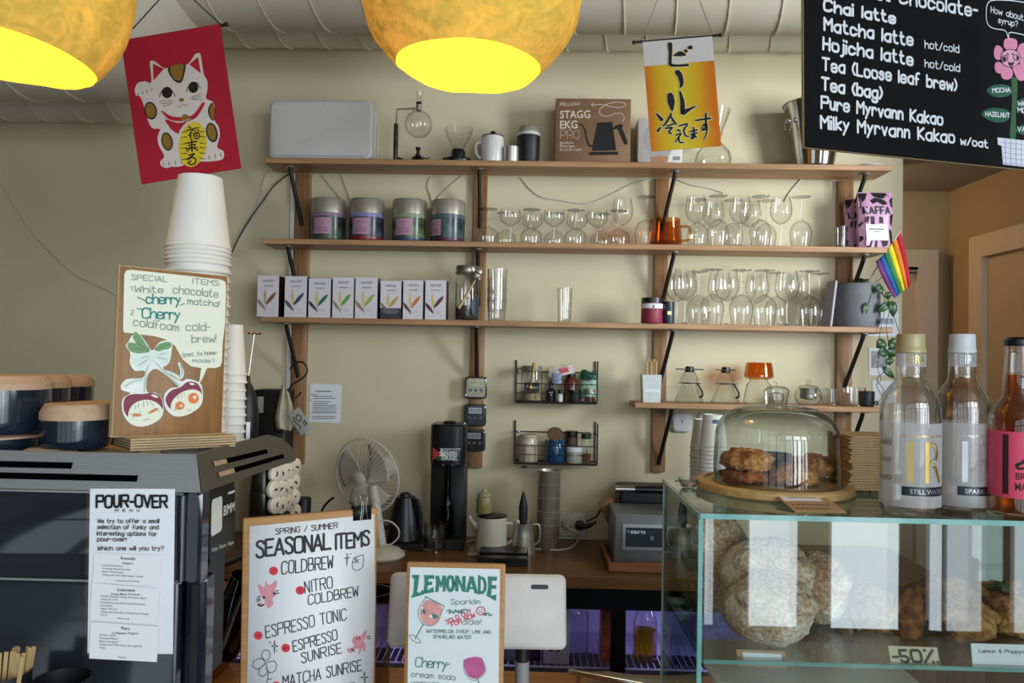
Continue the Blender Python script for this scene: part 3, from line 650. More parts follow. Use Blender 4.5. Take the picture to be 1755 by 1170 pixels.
m = MB(); fr.sh(m, '860,480 900,430 970,408 1040,425 1080,470 1070,530 990,575 910,578 860,548', -.0017); fr.sh(m, '1140,440 1170,390 1230,350 1300,340 1345,370 1340,430 1300,480 1210,515 1150,490', -.0017); m.o('cherry_faces', M_cream, t)
for e_ in ((912, 512, 32, 9, 0), (1022, 482, 34, 10, -28), (1200, 448, 30, 28, 0), (1290, 398, 36, 36, 0)): m = MB(); fr.el(m, *e_, -.0021); m.o('eye', mat('orange sticker', '#d9722e', .5), t)
m = MB()
for cx, cy, r in ((1208, 448, 14), (1298, 392, 18)): m.poly([fr.L(cx+(r if k % 2 == 0 else r*.45)*math.sin(k*PI/5), cy-(r if k % 2 == 0 else r*.45)*math.cos(k*PI/5)) for k in range(10)], -.0025)
fr.sh(m, '1005,378 1030,374 1058,392 1035,394', -.0017); fr.sh(m, '1262,298 1285,295 1300,308 1275,310', -.0017); m.o('highlights', M_cream, t)
m = MB()
for s_ in ('865,505 900,500 945,510', '940,490 925,500', '985,505 1010,480 1060,465', '955,550 985,535 1000,540', '880,530 890,520', '1060,485 1050,475', '1248,478 1262,482 1275,470', '1172,450 1168,470', '1160,480 1185,470', '905,445 900,470', '925,430 920,460', '955,415 958,455', '975,415 985,445', '1000,418 1025,450', '1185,380 1190,400', '1205,370 1212,395', '1225,355 1232,380'): fr.st(m, s_, 4, -.0023)
for s_ in ('920,30 960,60 995,90', '890,60 960,80', '1050,70 1100,45 1135,40', '940,130 990,120', '920,180 985,140', '1050,125 1110,140', '1060,110 1110,95', '985,180 968,260 962,355', '1040,160 1110,235 1195,315', '835,320 880,290 950,275', '1205,175 1215,230 1195,262'): fr.st(m, s_, 3.5, -.0023)
m.o('sticker_lines', mat('dark green line', '#5a7d72', .6), t)
# --- pour-over menu, laminated, on the coffee machine
M_lam = glass('laminate film', refl=.02, rough=.2, tint='ffffff', edge='e8eef2')
# ================================================================ front counter, coffee machine and what stands on it
def ordw(k):
    a = ('', 'first', 'second', 'third', 'fourth', 'fifth', 'sixth', 'seventh', 'eighth', 'ninth', 'tenth', 'eleventh', 'twelfth', 'thirteenth', 'fourteenth', 'fifteenth', 'sixteenth', 'seventeenth', 'eighteenth', 'nineteenth')
    if k < 20: return a[k]
    return ('twentieth', 'thirtieth', 'fortieth')[k//10-2] if k % 10 == 0 else ('twenty', 'thirty', 'forty')[k//10-2]+'-'+a[k % 10]
def wp(t, m, name, mt, **k): return MB(t.matrix_basis.inverted()).add(m.v, m.f).o(name, mt, t, **k)
FZ = .90
M_cnt = wood('front counter oak', '#8a5a30', '#a8733f', 'X', .8, .45)
struct(MB().box((0.2, 1.265, FZ-.02), (4.0, .84, .04), .003), 'trim_counter', M_cnt)
struct(MB().box((0.2, .93, (FZ-.04)/2), (3.96, .04, FZ-.04)), 'trim_counter_front', mat('painted counter front', '#3a3f40', .6))
M_steel = mat('brushed steel', '#a9aaaa', .42, .65, var=.05, scale=6, stretch=(1, 30, 60))
M_navy = mat('dark blue gloss', '#141b28', .12, var=.1, coat=.3)
M_hole = mat('dark opening', '#050505', 1.0, spec=0.0)
M_blk = mat('matt black', '#121214', .5, var=.1)
em = thing('espresso_machine', 'wide espresso machine with brushed steel cup rail and dark blue glossy back', 'coffee machine', (-.95, 1.05, FZ))
XL, XR = -1.55, -.4416
# cup rail: flared steel rim, front and right side plates
m = MB()
m.add([(XL, 1.03, 1.39), (XR, 1.03, 1.39), (XR-.016, 1.05, 1.4385), (XL, 1.05, 1.4385), (XL, 1.034, 1.39), (XR-.004, 1.034, 1.39), (XR-.02, 1.054, 1.4385), (XL, 1.054, 1.4385)], [(0, 1, 2, 3), (4, 7, 6, 5), (0, 4, 5, 1), (3, 2, 6, 7), (1, 5, 6, 2), (0, 3, 7, 4)])
wp(em, m, 'front_rail', M_steel)
M_rails = mat('grey steel side', '#6d6a62', .38, .85, var=.05)
side = [(1.036, 1.389), (1.052, 1.4385), (1.20, 1.4385), (1.345, 1.436), (1.40, 1.425), (1.438, 1.405), (1.446, 1.388), (1.44, 1.379), (1.30, 1.383)]
m = MB(); m.add([(XR-(z-1.389)*.33, y, z) for y, z in side]+[(XR-.006-(z-1.389)*.33, y, z) for y, z in side], [tuple(range(9)), tuple(range(17, 8, -1))]+[(i, (i+1) % 9, (i+1) % 9+9, i+9) for i in range(9)])
wp(em, m, 'side_rail', M_rails)
def onside(cx, cy):
    q = P(340+cx/7.31, 740+cy/7.31, X=XR-.008); return (q.y, q.z)
def slot(a, b, w, x0=0.0):
    a, b = onside(*a), onside(*b); f = lambda y, z, d: (XR-(z-1.389)*.33+d, y, z)
    return [f(a[0], a[1]-w, .0008), f(b[0], b[1]-w, .0008), f(b[0], b[1]+w, .0008), f(a[0], a[1]+w, .0008)]
for a, b in (((205, 400), (855, 240)), ((220, 535), (1022, 298))):
    m = MB().add(slot(a, b, .0035), [(0, 1, 2, 3)]); wp(em, m, 'vent_slot', M_hole)
    c = (a[0]+(b[0]-a[0])*.24, a[1]+(b[1]-a[1])*.24)
    wp(em, MB().add([(p[0]+.0005, p[1], p[2]) for p in slot(a, c, .0033)], [(0, 1, 2, 3)]), 'slot_lining', mat('slot copper', '#c9a98a', .4, .5))
for x1, py in ((122, 798), (238, 819)):
    q = P(x1, py, Y=1.04); m = MB(); w_ = .004; f = lambda x, z: (x, 1.0295+(z-1.39)*.412, z)
    m.add([f(XL+.05, q.z-w_), f(q.x, q.z-w_), f(q.x, q.z+w_), f(XL+.05, q.z+w_)], [(0, 1, 2, 3)]); wp(em, m, 'vent_slot', M_hole)
wp(em, MB().box(((XL+XR)/2-.01, 1.24, 1.405), (XR-XL-.03, .37, .006)), 'cup_tray', M_steel)
wp(em, MB().box(((XL+XR)/2-.012, 1.10, 1.345), (XR-XL-.03, .09, .085)), 'top_body', M_blk)
# glossy back panel with thin bright frame
gx0, gx1 = XL, P(313, 900, Y=1.045).x; gz1, gz0 = P(200, 846, Y=1.045).z, P(200, 993, Y=1.045).z
wp(em, MB().box(((gx0+gx1)/2, 1.052, (gz0+gz1)/2), (gx1-gx0, .012, gz1-gz0), .002), 'back_panel', mat('smoked glass panel', '#23262c', .06, var=.25, scale=5, coat=.5))
wp(em, MB().box(((gx0+gx1)/2, 1.045, gz1+.002), (gx1-gx0, .006, .003)).box(((gx0+gx1)/2, 1.045, gz0-.002), (gx1-gx0, .006, .0025)).box((gx1+.001, 1.045, (gz0+gz1)/2), (.0025, .006, gz1-gz0)), 'panel_frame', M_steel)
cx1 = P(349, 900, Y=1.05).x
wp(em, MB().box(((gx1+cx1)/2+.002, 1.056, (gz0+gz1)/2+.002), (cx1-gx1-.004, .03, gz1-gz0+.012), .004), 'corner_post', M_navy)
wp(em, MB().box(((gx0+gx1)/2-.004, 1.075, (gz0+FZ+.05)/2), (gx1-gx0-.02, .02, gz0-FZ-.05), .003), 'lower_panel', mat('dark lower panel', '#2b2f36', .18, var=.2, scale=4, coat=.4))
wp(em, MB().box((gx1+.012, 1.08, (gz0+FZ+.05)/2), (.03, .03, gz0-FZ-.05), .003), 'lower_post', M_navy)
wp(em, MB().box((-.98, 1.24, FZ+.04), (1.06, .34, .04), .006), 'drip_tray', M_blk)
for x in (-1.45, -.52):
    for y in (1.11, 1.37): wp(em, MB(T(x, y, FZ)).lathe([(.022, 0), (.022, .008), (.016, .012), (.016, .03)], 16), 'foot', M_blk)
# right side plate with scan sticker (code left blank)
sy = P(402, 860, X=XR-.012).y
wp(em, MB().box((XR-.018, (1.062+sy)/2, 1.335), (.01, sy-1.062, .11)).box((XR-.018, (1.062+sy-.03)/2, 1.20), (.01, sy-1.092, .17)), 'side_plate', M_blk)
Ms = Matrix(((0, -1, 0, XR-.0125), (1, 0, 0, 0), (0, 0, 1, 0), (0, 0, 0, 1)))      # local x -> world y, facing +x
fs_ = Frame(Ms, (340, 740, 7.31)); M_fs = M0
m = MB(Ms); fs_.sh(m, '130,740 455,680 455,1370 140,1700', -.0004, False); wp(em, m, 'scan_sticker', M_blk)
m = MB(Ms); q = [fs_.L(*p) for p in ((160, 850), (295, 795), (290, 1230), (150, 1320))]
m.poly([p_ for a_, b2 in zip(q, q[1:]+q[:1]) for p_ in (Vector(a_).lerp(Vector(b2), .1), Vector(a_).lerp(Vector(b2), .9))], -.0008); wp(em, m, 'sticker_panel', mat('sticker white', '#cfcfcb', .6))
m = MB(Ms); fs_.ln(m, 'BIMM', (308, 1050), (445, 985), 118, 16, -.0009, 'f', bold=.02); fs_.ln(m, 'Kjøp. Skann. Vipps.', (160, 1500), (440, 1395), 50, 8, -.0009, 'f'); fs_.st(m, '368,768 443,741', 14, -.0009, False); wp(em, m, 'sticker_lettering', mat('sticker white', '#cfcfcb', .6))
wp(em, MB().box((XR-.02, 1.415, 1.16), (.03, .06, .45), .003), 'rear_column', M_blk)
wp(em, MB().box((-1.07, 1.38, 1.16), (.94, .04, .40)), 'boiler_body', M_blk)
# round badges on the rear column
M_bad = mat('cream enamel badge', '#d8cbb8', .45, var=.05); M_badg = mat('grey badge rim', '#b9b7b0', .45)
br = None
BAD = [(472, 811), (482, 809), (489.5, 808), (497, 806), (506, 799), (468.5, 838), (478.5, 837), (487, 838), (494.5, 834), (503.5, 825), (502.5, 852), (471, 865), (481, 865), (489.5, 861), (497, 862), (504.5, 877)]
for i, (px, py) in enumerate(BAD):
    row = 0 if py < 815 else (1 if py < 855 and px < 498 else (2 if px < 503 else 1)); q = P(px, py, X=XR-.004+.0015*(i % 3))
    lb = '%s cream round badge from the left, %s row on the machine side' % (('first', 'second', 'third', 'fourth', 'fifth', 'sixth')[[b for b in BAD if (0 if b[1] < 815 else (1 if b[1] < 855 and b[0] < 498 else (2 if b[0] < 503 else 1))) == row].index((px, py))], ('top', 'middle', 'bottom')[row])
    if br is None:
        br = thing('round_badge', lb, 'badge', q, group='round badges on the coffee machine')
        MB(RY(90)).lathe([(.0135, -.004), (.0155, -.003), (.0155, .003), (.0135, .0045), (0, .0045)], 24).o('disc', M_bad, br)
        MB(RY(90)).lathe([(.0158, -.0005), (.0158, .0005)], 24, cap=False).o('seam', M_badg, br)
        mm = MB(T(.0049, 0, 0) @ RZ(90)); ribbon(mm, [(-.003, -.004), (.0, -.001), (-.001, .003)], .003); mm.o('motif', INK, br)
        br.rotation_euler = (0, 0, math.radians(-22))
    else:
        o = dup(br, q, -22+random.uniform(-8, 8), lb); o.rotation_euler.x = random.uniform(-3, 3)
# laminated pour-over menu
tl, tr, bl_ = P(154.5, 837, Y=1.028), P(300, 837.5, Y=1.028), P(143.5, 1119, Y=1.026)
M0, bw, bh = frame3(tl, tr, bl_); fr = Frame(M0, (0, 820, 3.343))
t = thing('pour_over_menu', 'laminated pour-over menu sheet taped to the coffee machine', 'menu', M=M0)
MB().box((bw/2, 0, -bh/2), (bw, .0006, bh)).o('paper', mat('cool white paper', '#e6e9ee', .5, var=.015, scale=8), t)
MB().box((bw/2, -.0012, -bh/2-.001), (bw+.008, .0004, bh+.008)).o('laminate', M_lam, t)
m = MB(); fr.ln(m, 'POUR-OVER', (558, 163), (960, 160), 66, 13, -.0018, jit=.05, sp=1.7); m.o('title_lettering', INK, t)
m = MB(); fr.ln(m, 'MENU', (665, 188), (803, 186), 14, 3, -.0018, sp=9)
for tx, p0, p1 in (('We try to offer a small', (565, 252), (915, 252)), ('selection of funky and', (562, 286), (912, 288)), ('interesting options for', (560, 322), (902, 326)), ('pour-over!', (562, 355), (728, 357)), ('Which one will you try?', (565, 408), (940, 408))): fr.ln(m, tx, p0, p1, 23, 4, -.0018, jit=.03)
m.o('hand_lettering', mat('dark grey ink', '#2b2b30', .6), t)
CARDS = [('548,424 930,436 922,612 535,592', [('Rwanda', 697, 460, 780, 16), ('Akagera', 705, 485, 768, 11)], ['Varietal: Red Bourbon', 'Processing: Natural Anaerobic', 'Region: Western Region', 'Tasting notes: Plum, Black Pepper, Caramel'], 497, 'Cooperative in South Rwanda', 588),
         ('535,592 922,628 905,832 522,806', [('Indonesia', 680, 640, 780, 16), ('Frinsa Manis 72 Hours', 645, 662, 808, 11)], ['Varietal: Abyssinia, Ateng, Andungsari, Sigarar', 'Utang, Lini S 795', 'Processing: Lactobacillus Controlled Anaerobic', 'Fermentation', 'Region: West Java', 'Tasting notes: Strawberry, Orange Zest, Pineapple', 'Floral'], 672, 'Wildan Mustofa', 802),
         ('528,815 920,842 905,1045 518,1025', [('Peru', 703, 858, 752, 16), ('La Papapya Organic', 650, 883, 800, 11)], ['Varietal: Caturra', 'Processing: Washed', 'Region: San Ignacio', 'Tasting notes: White Grape, Plum, Apple Pie,', 'Orange'], 893, 'El Jardin', 1022)]
for k, (q, heads, lines, y0, foot, fy) in enumerate(CARDS):
    c = MB(); fr.sh(c, q, -.0020-.0006*k, False); c = c.o('recipe_card', M_paper, t)
    m = MB(); yy = -.0024-.0006*k
    for tx, x0, y_, x1, h in heads: fr.ln(m, tx, (x0, y_), (x1, y_+3), h, 2, yy, 'f', bold=.012)
    for i, l in enumerate(lines): fr.ln(m, l, (590-6*k, y0+i*18), (590-6*k+len(l)*5.6, y0+i*18+len(l)*.28), 10, 1.6, yy, 'f')
    fr.ln(m, foot, (670+8*k, fy-3), (670+8*k+len(foot)*5, fy+1), 9, 1.5, yy, 'f')
    m.o('card_lettering', mat('dark grey ink', '#2b2b30', .6), c)
# --- seasonal items board with binder clip
M_clip = wood('clipboard oak', '#9a6d3c', '#b5854e', 'X', 1.5, .5)
tl, tr = P(417, 889, Y=1.2), P(647.6, 870.5, Y=1.3); bl_ = Vector((tl.x, tl.y, FZ))
M0, bw, bh = frame3(tl, tr, bl_); fr = Frame(M0, (400, 840, 3.546))
t = thing('seasonal_menu_board', 'tall wooden clipboard with the white seasonal items menu', 'menu board', M=M0)
MB().box((bw/2, .006, -bh/2), (bw, .01, bh), .0015).o('clipboard', M_clip, t)
m = MB(); fr.sh(m, '98,218 480,182 855,145 862,640 850,1200 820,1330 90,1330 82,1170 92,700', -.0006, False); m.o('paper', M_paper, t, thick=.0004)
m = MB(); Y_ = -.0014
for tx, p0, p1, h, w_ in [('SPRING / SUMMER', (255, 268), (632, 228), 34, 5), ('COLDBREW', (292, 508), (603, 470), 76, 7), ('NITRO', (435, 622), (602, 590), 70, 6), ('COLDBREW', (455, 695), (757, 640), 60, 6), ('ESPRESSO TONIC', (198, 895), (687, 782), 72, 6), ('ESPRESSO', (365, 978), (632, 905), 64, 6), ('SUNRISE', (415, 1048), (657, 985), 62, 6), ('MATCHA SUNRISE', (302, 1195), (778, 1090), 68, 6)]: fr.ln(m, tx, p0, p1, h, w_, Y_, jit=.03)
for s_ in ('672,410 690,405 690,380 692,405 708,408 692,412 688,455 686,412 672,410', '705,388 715,385', '745,400 742,442', '728,405 760,440', '722,440 765,418', '790,390 770,395 735,410 722,440 725,470 745,485 780,470 790,430 788,395', '230,942 245,938 250,910 252,938 270,945 252,950 248,985 245,950 230,942', '218,918 225,928', '262,970 268,975', '770,1135 790,1130 795,1100 800,1130 818,1135 800,1140 798,1170 792,1140 770,1135', '690,1172 735,1165',
           '190,1030 170,1005 180,975 205,970 222,990 215,1020 200,1035', '195,1040 165,1020 125,1035 118,1065 145,1085 180,1062 195,1045', '195,1050 160,1080 155,1115 180,1128 205,1100 198,1055', '205,1045 245,1035 262,1060 250,1095 220,1105 200,1080', '212,1100 210,1130 208,1145 235,1142', '208,1145 200,1180'): fr.st(m, s_, 4, Y_)
m.o('lettering', INK, t)
m = MB(); fr.ln(m, 'SEASONAL', (140, 405), (590, 352), 98, 15, Y_, jit=.04, sp=1.2); fr.ln(m, 'ITEMS', (615, 358), (825, 330), 88, 14, Y_, jit=.04, sp=1.2); m.o('title_lettering', INK, t)
m = MB()
for cx, cy in ((243, 488), (405, 606), (150, 880), (317, 956), (260, 1185)): fr.el(m, cx, cy, 27, 26, 0, Y_)
m.o('number_dots', mat('red dot sticker', '#c8233c', .6), t)
m = MB()
for tx, x, y_ in (('I', 241, 496), ('II', 397, 613), ('III', 138, 888), ('IV', 305, 964)): fr.ln(m, tx, (x, y_), (x+5+8*(len(tx)-1), y_), 15, 3, -.002)
m.o('numerals', mat('dark red ink', '#6a0c18', .6), t)
M_ps = mat('pink sticker', '#c8838c', .6, var=.1, scale=80)
m = MB(); fr.sh(m, '150,590 148,572 165,572 188,590 200,545 210,575 235,565 258,545 262,575 250,605 255,640 235,655 242,690 225,705 218,718 205,705 200,690 170,705 148,690 160,680 185,690 190,665 170,640', Y_, n=3)
m.o('cat_sticker', M_ps, t); m = MB(); fr.sh(m, '722,905 735,885 770,880 790,862 808,845 808,870 800,900 790,915 805,940 800,960 805,975 790,972 780,955 770,990 758,990 762,960 735,965 720,985 695,980 690,960 715,958 735,940 725,925', Y_, n=3); m.o('cat_sticker', M_ps, t)
m = MB()
for s_ in ('140,660 160,655', '142,672 162,665', '148,645 162,642', '258,610 272,605', '255,625 275,622', '812,885 830,882', '812,895 828,900', '715,960 735,975', '745,895 750,905', '762,890 768,902'): fr.st(m, s_, 6, -.002, False)
fr.el(m, 185, 648, 8, 8, 0, -.002); fr.el(m, 248, 625, 8, 8, 0, -.002); fr.st(m, '150,690 165,700 180,695', 10, -.002)
m.o('sticker_markings', INK, t)
qa = fr.L(783, 110); Mc = T(qa[0], .006, qa[1])
c = MB(Mc).add([(-.0155, -.0075, -.019), (.0155, -.0075, -.019), (.0155, -.0055, .004), (-.0155, -.0055, .004), (-.0155, .0075, -.019), (.0155, .0075, -.019), (.0155, .0055, .004), (-.0155, .0055, .004)], [(0, 1, 2, 3), (4, 7, 6, 5), (2, 6, 7, 3)]).o('binder_clip', M_dark, t, thick=.001)
MB(Mc).tube(smooth([(-.004, -.0095, -.019), (-.0015, -.009, .004), (-.003, -.007, .019), (-.007, -.006, .023), (-.011, -.007, .019), (-.0095, -.008, .004)], False, 4), .0008, 6).tube(smooth([(.0085, -.0095, -.019), (.006, -.009, .004), (.0085, -.007, .017), (.004, -.006, .021), (-.001, -.006, .018), (.002, -.009, .004), (-.001, -.0095, -.018)], False, 4), .0008, 6).o('clip_wire', mat('chrome', '#c8c8c8', .12, 1.0), c)
# --- lemonade board
tl, tr = P(697.3, 963.4, Y=1.2), P(866.3, 967.5, Y=1.2); bl_ = Vector((tl.x-.002, tl.y-.02, FZ))
M0, bw, bh = frame3(tl, tr, bl_); fr = Frame(M0, (640, 960, 5.573))
t = thing('lemonade_menu_board', 'wooden clipboard with the laminated lemonade menu, sold out note in red', 'menu board', M=M0)
MB().box((bw/2, .006, -bh/2), (bw, .01, bh), .0015).o('clipboard', M_clip, t)
m = MB(); fr.sh(m, '352,62 1210,82 1195,1200 1185,1700 300,1700 325,1200 335,500', -.0006, False); m.o('paper', mat('blue white paper', '#d6dde0', .6, var=.02, scale=10), t)
m = MB(); fr.sh(m, '340,50 1222,72 1205,1200 1195,1710 290,1710 315,1200 325,500', -.0022, False); m.o('laminate', M_lam, t)
M_teal = mat('teal marker', '#1c7562', .6, var=.15, scale=120)
m = MB(); Y_ = -.0012
let = ['372,135 440,138 418,300 445,310 472,278 484,322 405,345 360,358 385,300 392,170 372,165',
       '484,138 582,140 580,175 530,172 524,205 562,200 562,230 520,238 516,285 572,252 580,302 478,318 490,200',
       '592,145 628,145 645,210 662,142 694,142 690,296 664,297 664,225 648,262 634,228 622,298 590,300 600,220',
       '782,142 815,145 848,232 850,148 882,148 880,300 850,298 815,210 812,294 782,292',
       '922,150 958,152 1002,318 965,312 958,276 922,272 912,302 880,299',
       '1092,150 1185,155 1175,195 1135,190 1130,235 1175,235 1172,270 1128,270 1125,335 1175,325 1170,385 1080,335 1098,250']
for s_ in let: fr.sh(m, s_, Y_, False)
for cx, cy, rx, ry in ((737, 220, 30, 66),): fr.st(m, ' '.join('%d,%d' % (cx+rx*math.cos(a*PI/8), cy+ry*math.sin(a*PI/8)) for a in range(16)), 30, Y_-.0001, closed=True)
fr.st(m, '1012,152 1012,312', 26, Y_, False); fr.st(m, '1012,165 1050,172 1068,215 1068,265 1048,302 1016,305', 26, Y_-.0002); m.o('title_lettering', M_teal, t)
m = MB(); fr.sh(m, '935,215 948,250 925,250', -.0016, False); m.o('title_counter', mat('blue white paper', '#d6dde0', .6, var=.02, scale=10), t)
m = MB()
for tx, p0, p1, h, w_ in [('Sparklin', (740, 418), (1020, 415), 48, 6), ('ade!', (845, 610), (1030, 608), 50, 6), ('WATERMELON SYRUP, LIME AND', (510, 688), (1122, 697), 30, 5), ('SPARKLING WATER', (570, 742), (932, 748), 32, 5), ('cream soda', (362, 1105), (780, 1140), 50, 6), ('HOMEMADE', (365, 1185), (620, 1195), 30, 5)]: fr.ln(m, tx, p0, p1, h, w_, Y_, jit=.03)
m.o('lettering', mat('slate ink', '#5d7575', .6), t)
m = MB()
for s_ in ('700,482 735,470 725,505 750,480 765,505 785,470 790,490 815,475 815,500 835,485 845,470 840,498 870,465 900,470', '1045,505 1060,520 1070,500 1075,525 1090,500 1105,505 1110,525 1135,512', '500,345 675,435', '480,605 400,745'): fr.st(m, s_, 9, Y_)
fr.ln(m, 'Cherry', (402, 1012), (700, 1032), 92, 9, Y_, sp=1.0); fr.st(m, '700,1000 720,990 735,985', 7, Y_)
fr.st(m, '345,715 385,712 440,755 455,780 420,785 370,755 345,720', 5, Y_, closed=True); fr.st(m, '510,340 440,450 430,520 470,600 545,622 610,590 640,520 680,435', 5, Y_)
fr.sh(m, '480,455 505,500 485,508 468,478', -.0018); fr.sh(m, '560,510 610,520 615,545 575,550', -.0018); fr.st(m, '1000,1140 1010,1180', 8, Y_); fr.st(m, '865,945 870,1060 920,1125 980,1140 1060,1080 1070,1010 1030,925', 5, Y_)
m.o('script_lettering', mat('dark teal ink', '#3a6f6a', .6), t)
m = MB(); fr.sh(m, '520,375 650,440 640,540 600,600 540,620 480,590 448,520 460,450', Y_, n=3); m.o('pink_drink', mat('salmon marker', '#cf938e', .6, var=.15, scale=90), t)
m = MB(); fr.sh(m, '868,950 960,920 1025,930 1062,1010 1055,1070 990,1125 920,1110 880,1050', Y_, n=3); m.o('cherry_drink', mat('magenta marker', '#b34f86', .6, var=.25, scale=60), t)
m = MB(); fr.sh(m, '460,445 480,450 495,500 470,480', -.0017); fr.el(m, 560, 530, 25, 16, 0, -.0017); m.o('drink_highlight', M_paper, t)
m = MB(); fr.ln(m, 'SOLD OUT', (705, 605), (945, 500), 38, 7, -.0018, jit=.04); fr.ln(m, 'FOR NOW', (755, 630), (978, 535), 38, 7, -.0018, jit=.04); fr.st(m, ' '.join('%d,%d' % (1028+40*math.cos(a*PI/5), 480+38*math.sin(a*PI/5)) for a in range(10)), 8, -.0018, closed=True)
for s_ in ('1012,468 1014,476', '1035,462 1037,470', '1012,498 1025,488 1042,492'): fr.st(m, s_, 6, -.0018)
m.o('sold_out_lettering', mat('red marker', '#cc2c3c', .6), t)
# --- tablet till
t = thing('tablet_till', 'white tablet till with black oval slot, seen from its back', 'till', (-.084, 1.36, FZ))
x0, x1 = P(668, 1000, Y=1.35).x, P(971, 1000, Y=1.35).x; z1, z0 = P(820, 990, Y=1.35).z, P(820, 1110, Y=1.35).z
Mt = T((x0+x1)/2, 1.355, (z0+z1)/2+.003) @ RX(-14) @ RY(-.6)
w_, h_ = x1-x0, (z1-z0)*1.02
wp(t, MB(Mt).rprism(rrect(w_, h_, .012, 5), -.012, .012, .004), 'tablet_case', mat('white till plastic', '#bdb9b4', .45))
wp(t, MB(Mt @ T(w_/2-.046, -.0128, h_/2-.021)).rprism(rrect(.03, .0075, .0036, 5), -.0004, .0006), 'slot', M_dark)
wp(t, MB(Mt @ T(.0, .0125, 0)).box((0, 0, 0), (w_-.02, .001, h_-.02)), 'screen', mat('dark screen', '#0b0c0f', .1))
wp(t, MB().tube([(-.005, 1.37, FZ+.01), (-.005, 1.37, z0+.02)], .012, 14), 'neck', M_blk)
wp(t, MB().tube([(-.005, 1.37, FZ+.01), (-.005, 1.37, FZ+.145)], .0128, 14), 'neck_sleeve', mat('grey plastic', '#8d8d8c', .45))
wp(t, MB(T(-.005, 1.37, FZ)).lathe([(.07, 0), (.07, .006), (.05, .012), (0, .012)], 32), 'base', M_blk)
# --- cup stacks on the cup rail
M_cup = mat('white paper cup', '#e0dcd4', .6, var=.015, scale=20); CT = 1.4085
def paper_cup(name, label, cat, loc, r0, r1, h, group, mt=None):
    t = thing(name, label, cat, loc, group=group); n = 32
    MB().lathe([(r1, .002), (r0, h), (r0-.002, h), (r0-.003, h-.004), (0, h-.004)], n).o('cup_wall', mt or M_cup, t, angle=50)
    MB().tube([(r1*math.cos(a*2*PI/n), r1*math.sin(a*2*PI/n), .003) for a in range(n)], .0022, 6, True).o('rim', mt or M_cup, t)
    return t
q = P(340, 440, Y=1.235); r1 = (P(392, 440, Y=1.235).x-P(289, 440, Y=1.235).x)/2; zt = P(340, 303, Y=1.235).z
LB = 'bottom white paper cup of the tall stack behind the oak sign'; G = 'paper cups in the tall stack on the coffee machine'
c0 = paper_cup('paper_cup', LB, 'cup', (q.x, 1.235, CT), r1*.69, r1, .118, G)
z = CT; k = 0
while z < zt-.118-.036: z += .0135; k += 1; dup(c0, (q.x+random.uniform(-.0012, .0012), 1.235, z), 7*k, 'white paper cup, %s from the bottom of the tall stack behind the sign' % ordw(k+1))
while z < zt-.118-.003: z += .0068; k += 1; last = dup(c0, (q.x+random.uniform(-.0006, .0006), 1.235, z), 7*k, 'white paper cup, %s from the bottom of the tall stack behind the sign' % ordw(k+1))
last['label'] = 'topmost white paper cup of the tall stack on the coffee machine'
q = P(399, 640, Y=1.345); zt = P(402, 561, Y=1.345).z; G2 = 'paper cups in the short stack behind the tall one'
c1 = paper_cup('paper_cup', 'bottom white paper cup of the shorter stack beside the black frother', 'cup', (q.x, 1.345, CT), .0155, .0225, .09, G2); c1.scale = (1, 1, 1); z = CT; k = 0
while z < zt-.092: z += .0145; k += 1; dup(c1, (q.x+random.uniform(-.001, .001), 1.345, z), 9*k, 'white paper cup, %s from the bottom of the shorter stack by the frother' % ordw(k+1))
# --- black milk frother standing on the machine
q = P(424.5, 700, Y=1.385); zb = CT
t = thing('milk_frother', 'matt black handheld milk frother standing upright on the coffee machine', 'frother', (q.x, 1.385, zb)); s_ = P(424, 655, Y=1.385).z-zb
MB().lathe([(.0185, 0), (.0195, .002), (.0195, s_*.55), (.0155, s_*.78), (.009, s_*.92), (.0035, s_), (.003, s_+.012), (0, s_+.012)], 28).o('handle', M_blk, t)
zw = P(435, 571, Y=1.385).z-zb; dx = P(436, 571, Y=1.385).x-q.x
MB().tube([(0, 0, s_+.01), (dx, 0, zw)], .0009, 6).o('wire', mat('chrome', '#c8c8c8', .12, 1.0), t)
MB(T(dx, 0, zw)).tube([(.0105*math.cos(a*PI/12), .0105*math.sin(a*PI/12), .001*math.sin(a*4)) for a in range(24)], .0016, 6, True).tube([(-.01, 0, 0), (.01, 0, 0)], .0009, 5).o('whisk_ring', mat('copper wire', '#a8866a', .25, 1.0), t)
MB(RZ(25)).box((.0, -.0198, .025), (.007, .0008, .045)).o('label_strip', M_paper, t)
# --- ceramic-look cups with wooden lids on the machine
M_jar = mat('blue black ceramic', '#182230', .15, var=.1, coat=.4); M_lid = mat('pale beech', '#b8987a', .6, var=.08, scale=25, stretch=(1, 8, 8))
def cupjar(label, px0, px1, pyb, pyt, pyl, Y, solid=True, lidscale=1.02, body=None, name='lidded_cup', zb=None):
    a, b = P(px0, pyb, Y=Y), P(px1, pyb, Y=Y); r = (b.x-a.x)/2; xb = (a.x+b.x)/2; zb = a.z if zb is None else zb; zt = P(px0, pyt, Y=Y).z-zb; zl = P(px0, pyl, Y=Y).z-zb
    t = thing(name, label, 'cup', (xb, Y, zb), group='lidded cups on the coffee machine')
    MB().lathe([(r*.93, 0), (r*.97, .003), (r, zt*.3), (r, zt)], 36).o('cup', body or M_jar, t)
    MB().lathe([(r*lidscale, zt), (r*lidscale, zt+(zl-zt)*.45), (r*lidscale*.86, zl), (0, zl)], 36, cap=True).o('wooden_lid', M_lid, t)
    return t
def low(label, px0, px1, pyt, pyl, Y): return cupjar(label, px0, px1, 700, pyt, pyl, Y, zb=CT)
low('short dark lidded cup under the tall navy one, at the left edge', -95, 66, 745, 738, 1.14)
low('dark cup whose pale wooden lid barely shows over the steel rail', 50, 128, 772, 766, 1.10)
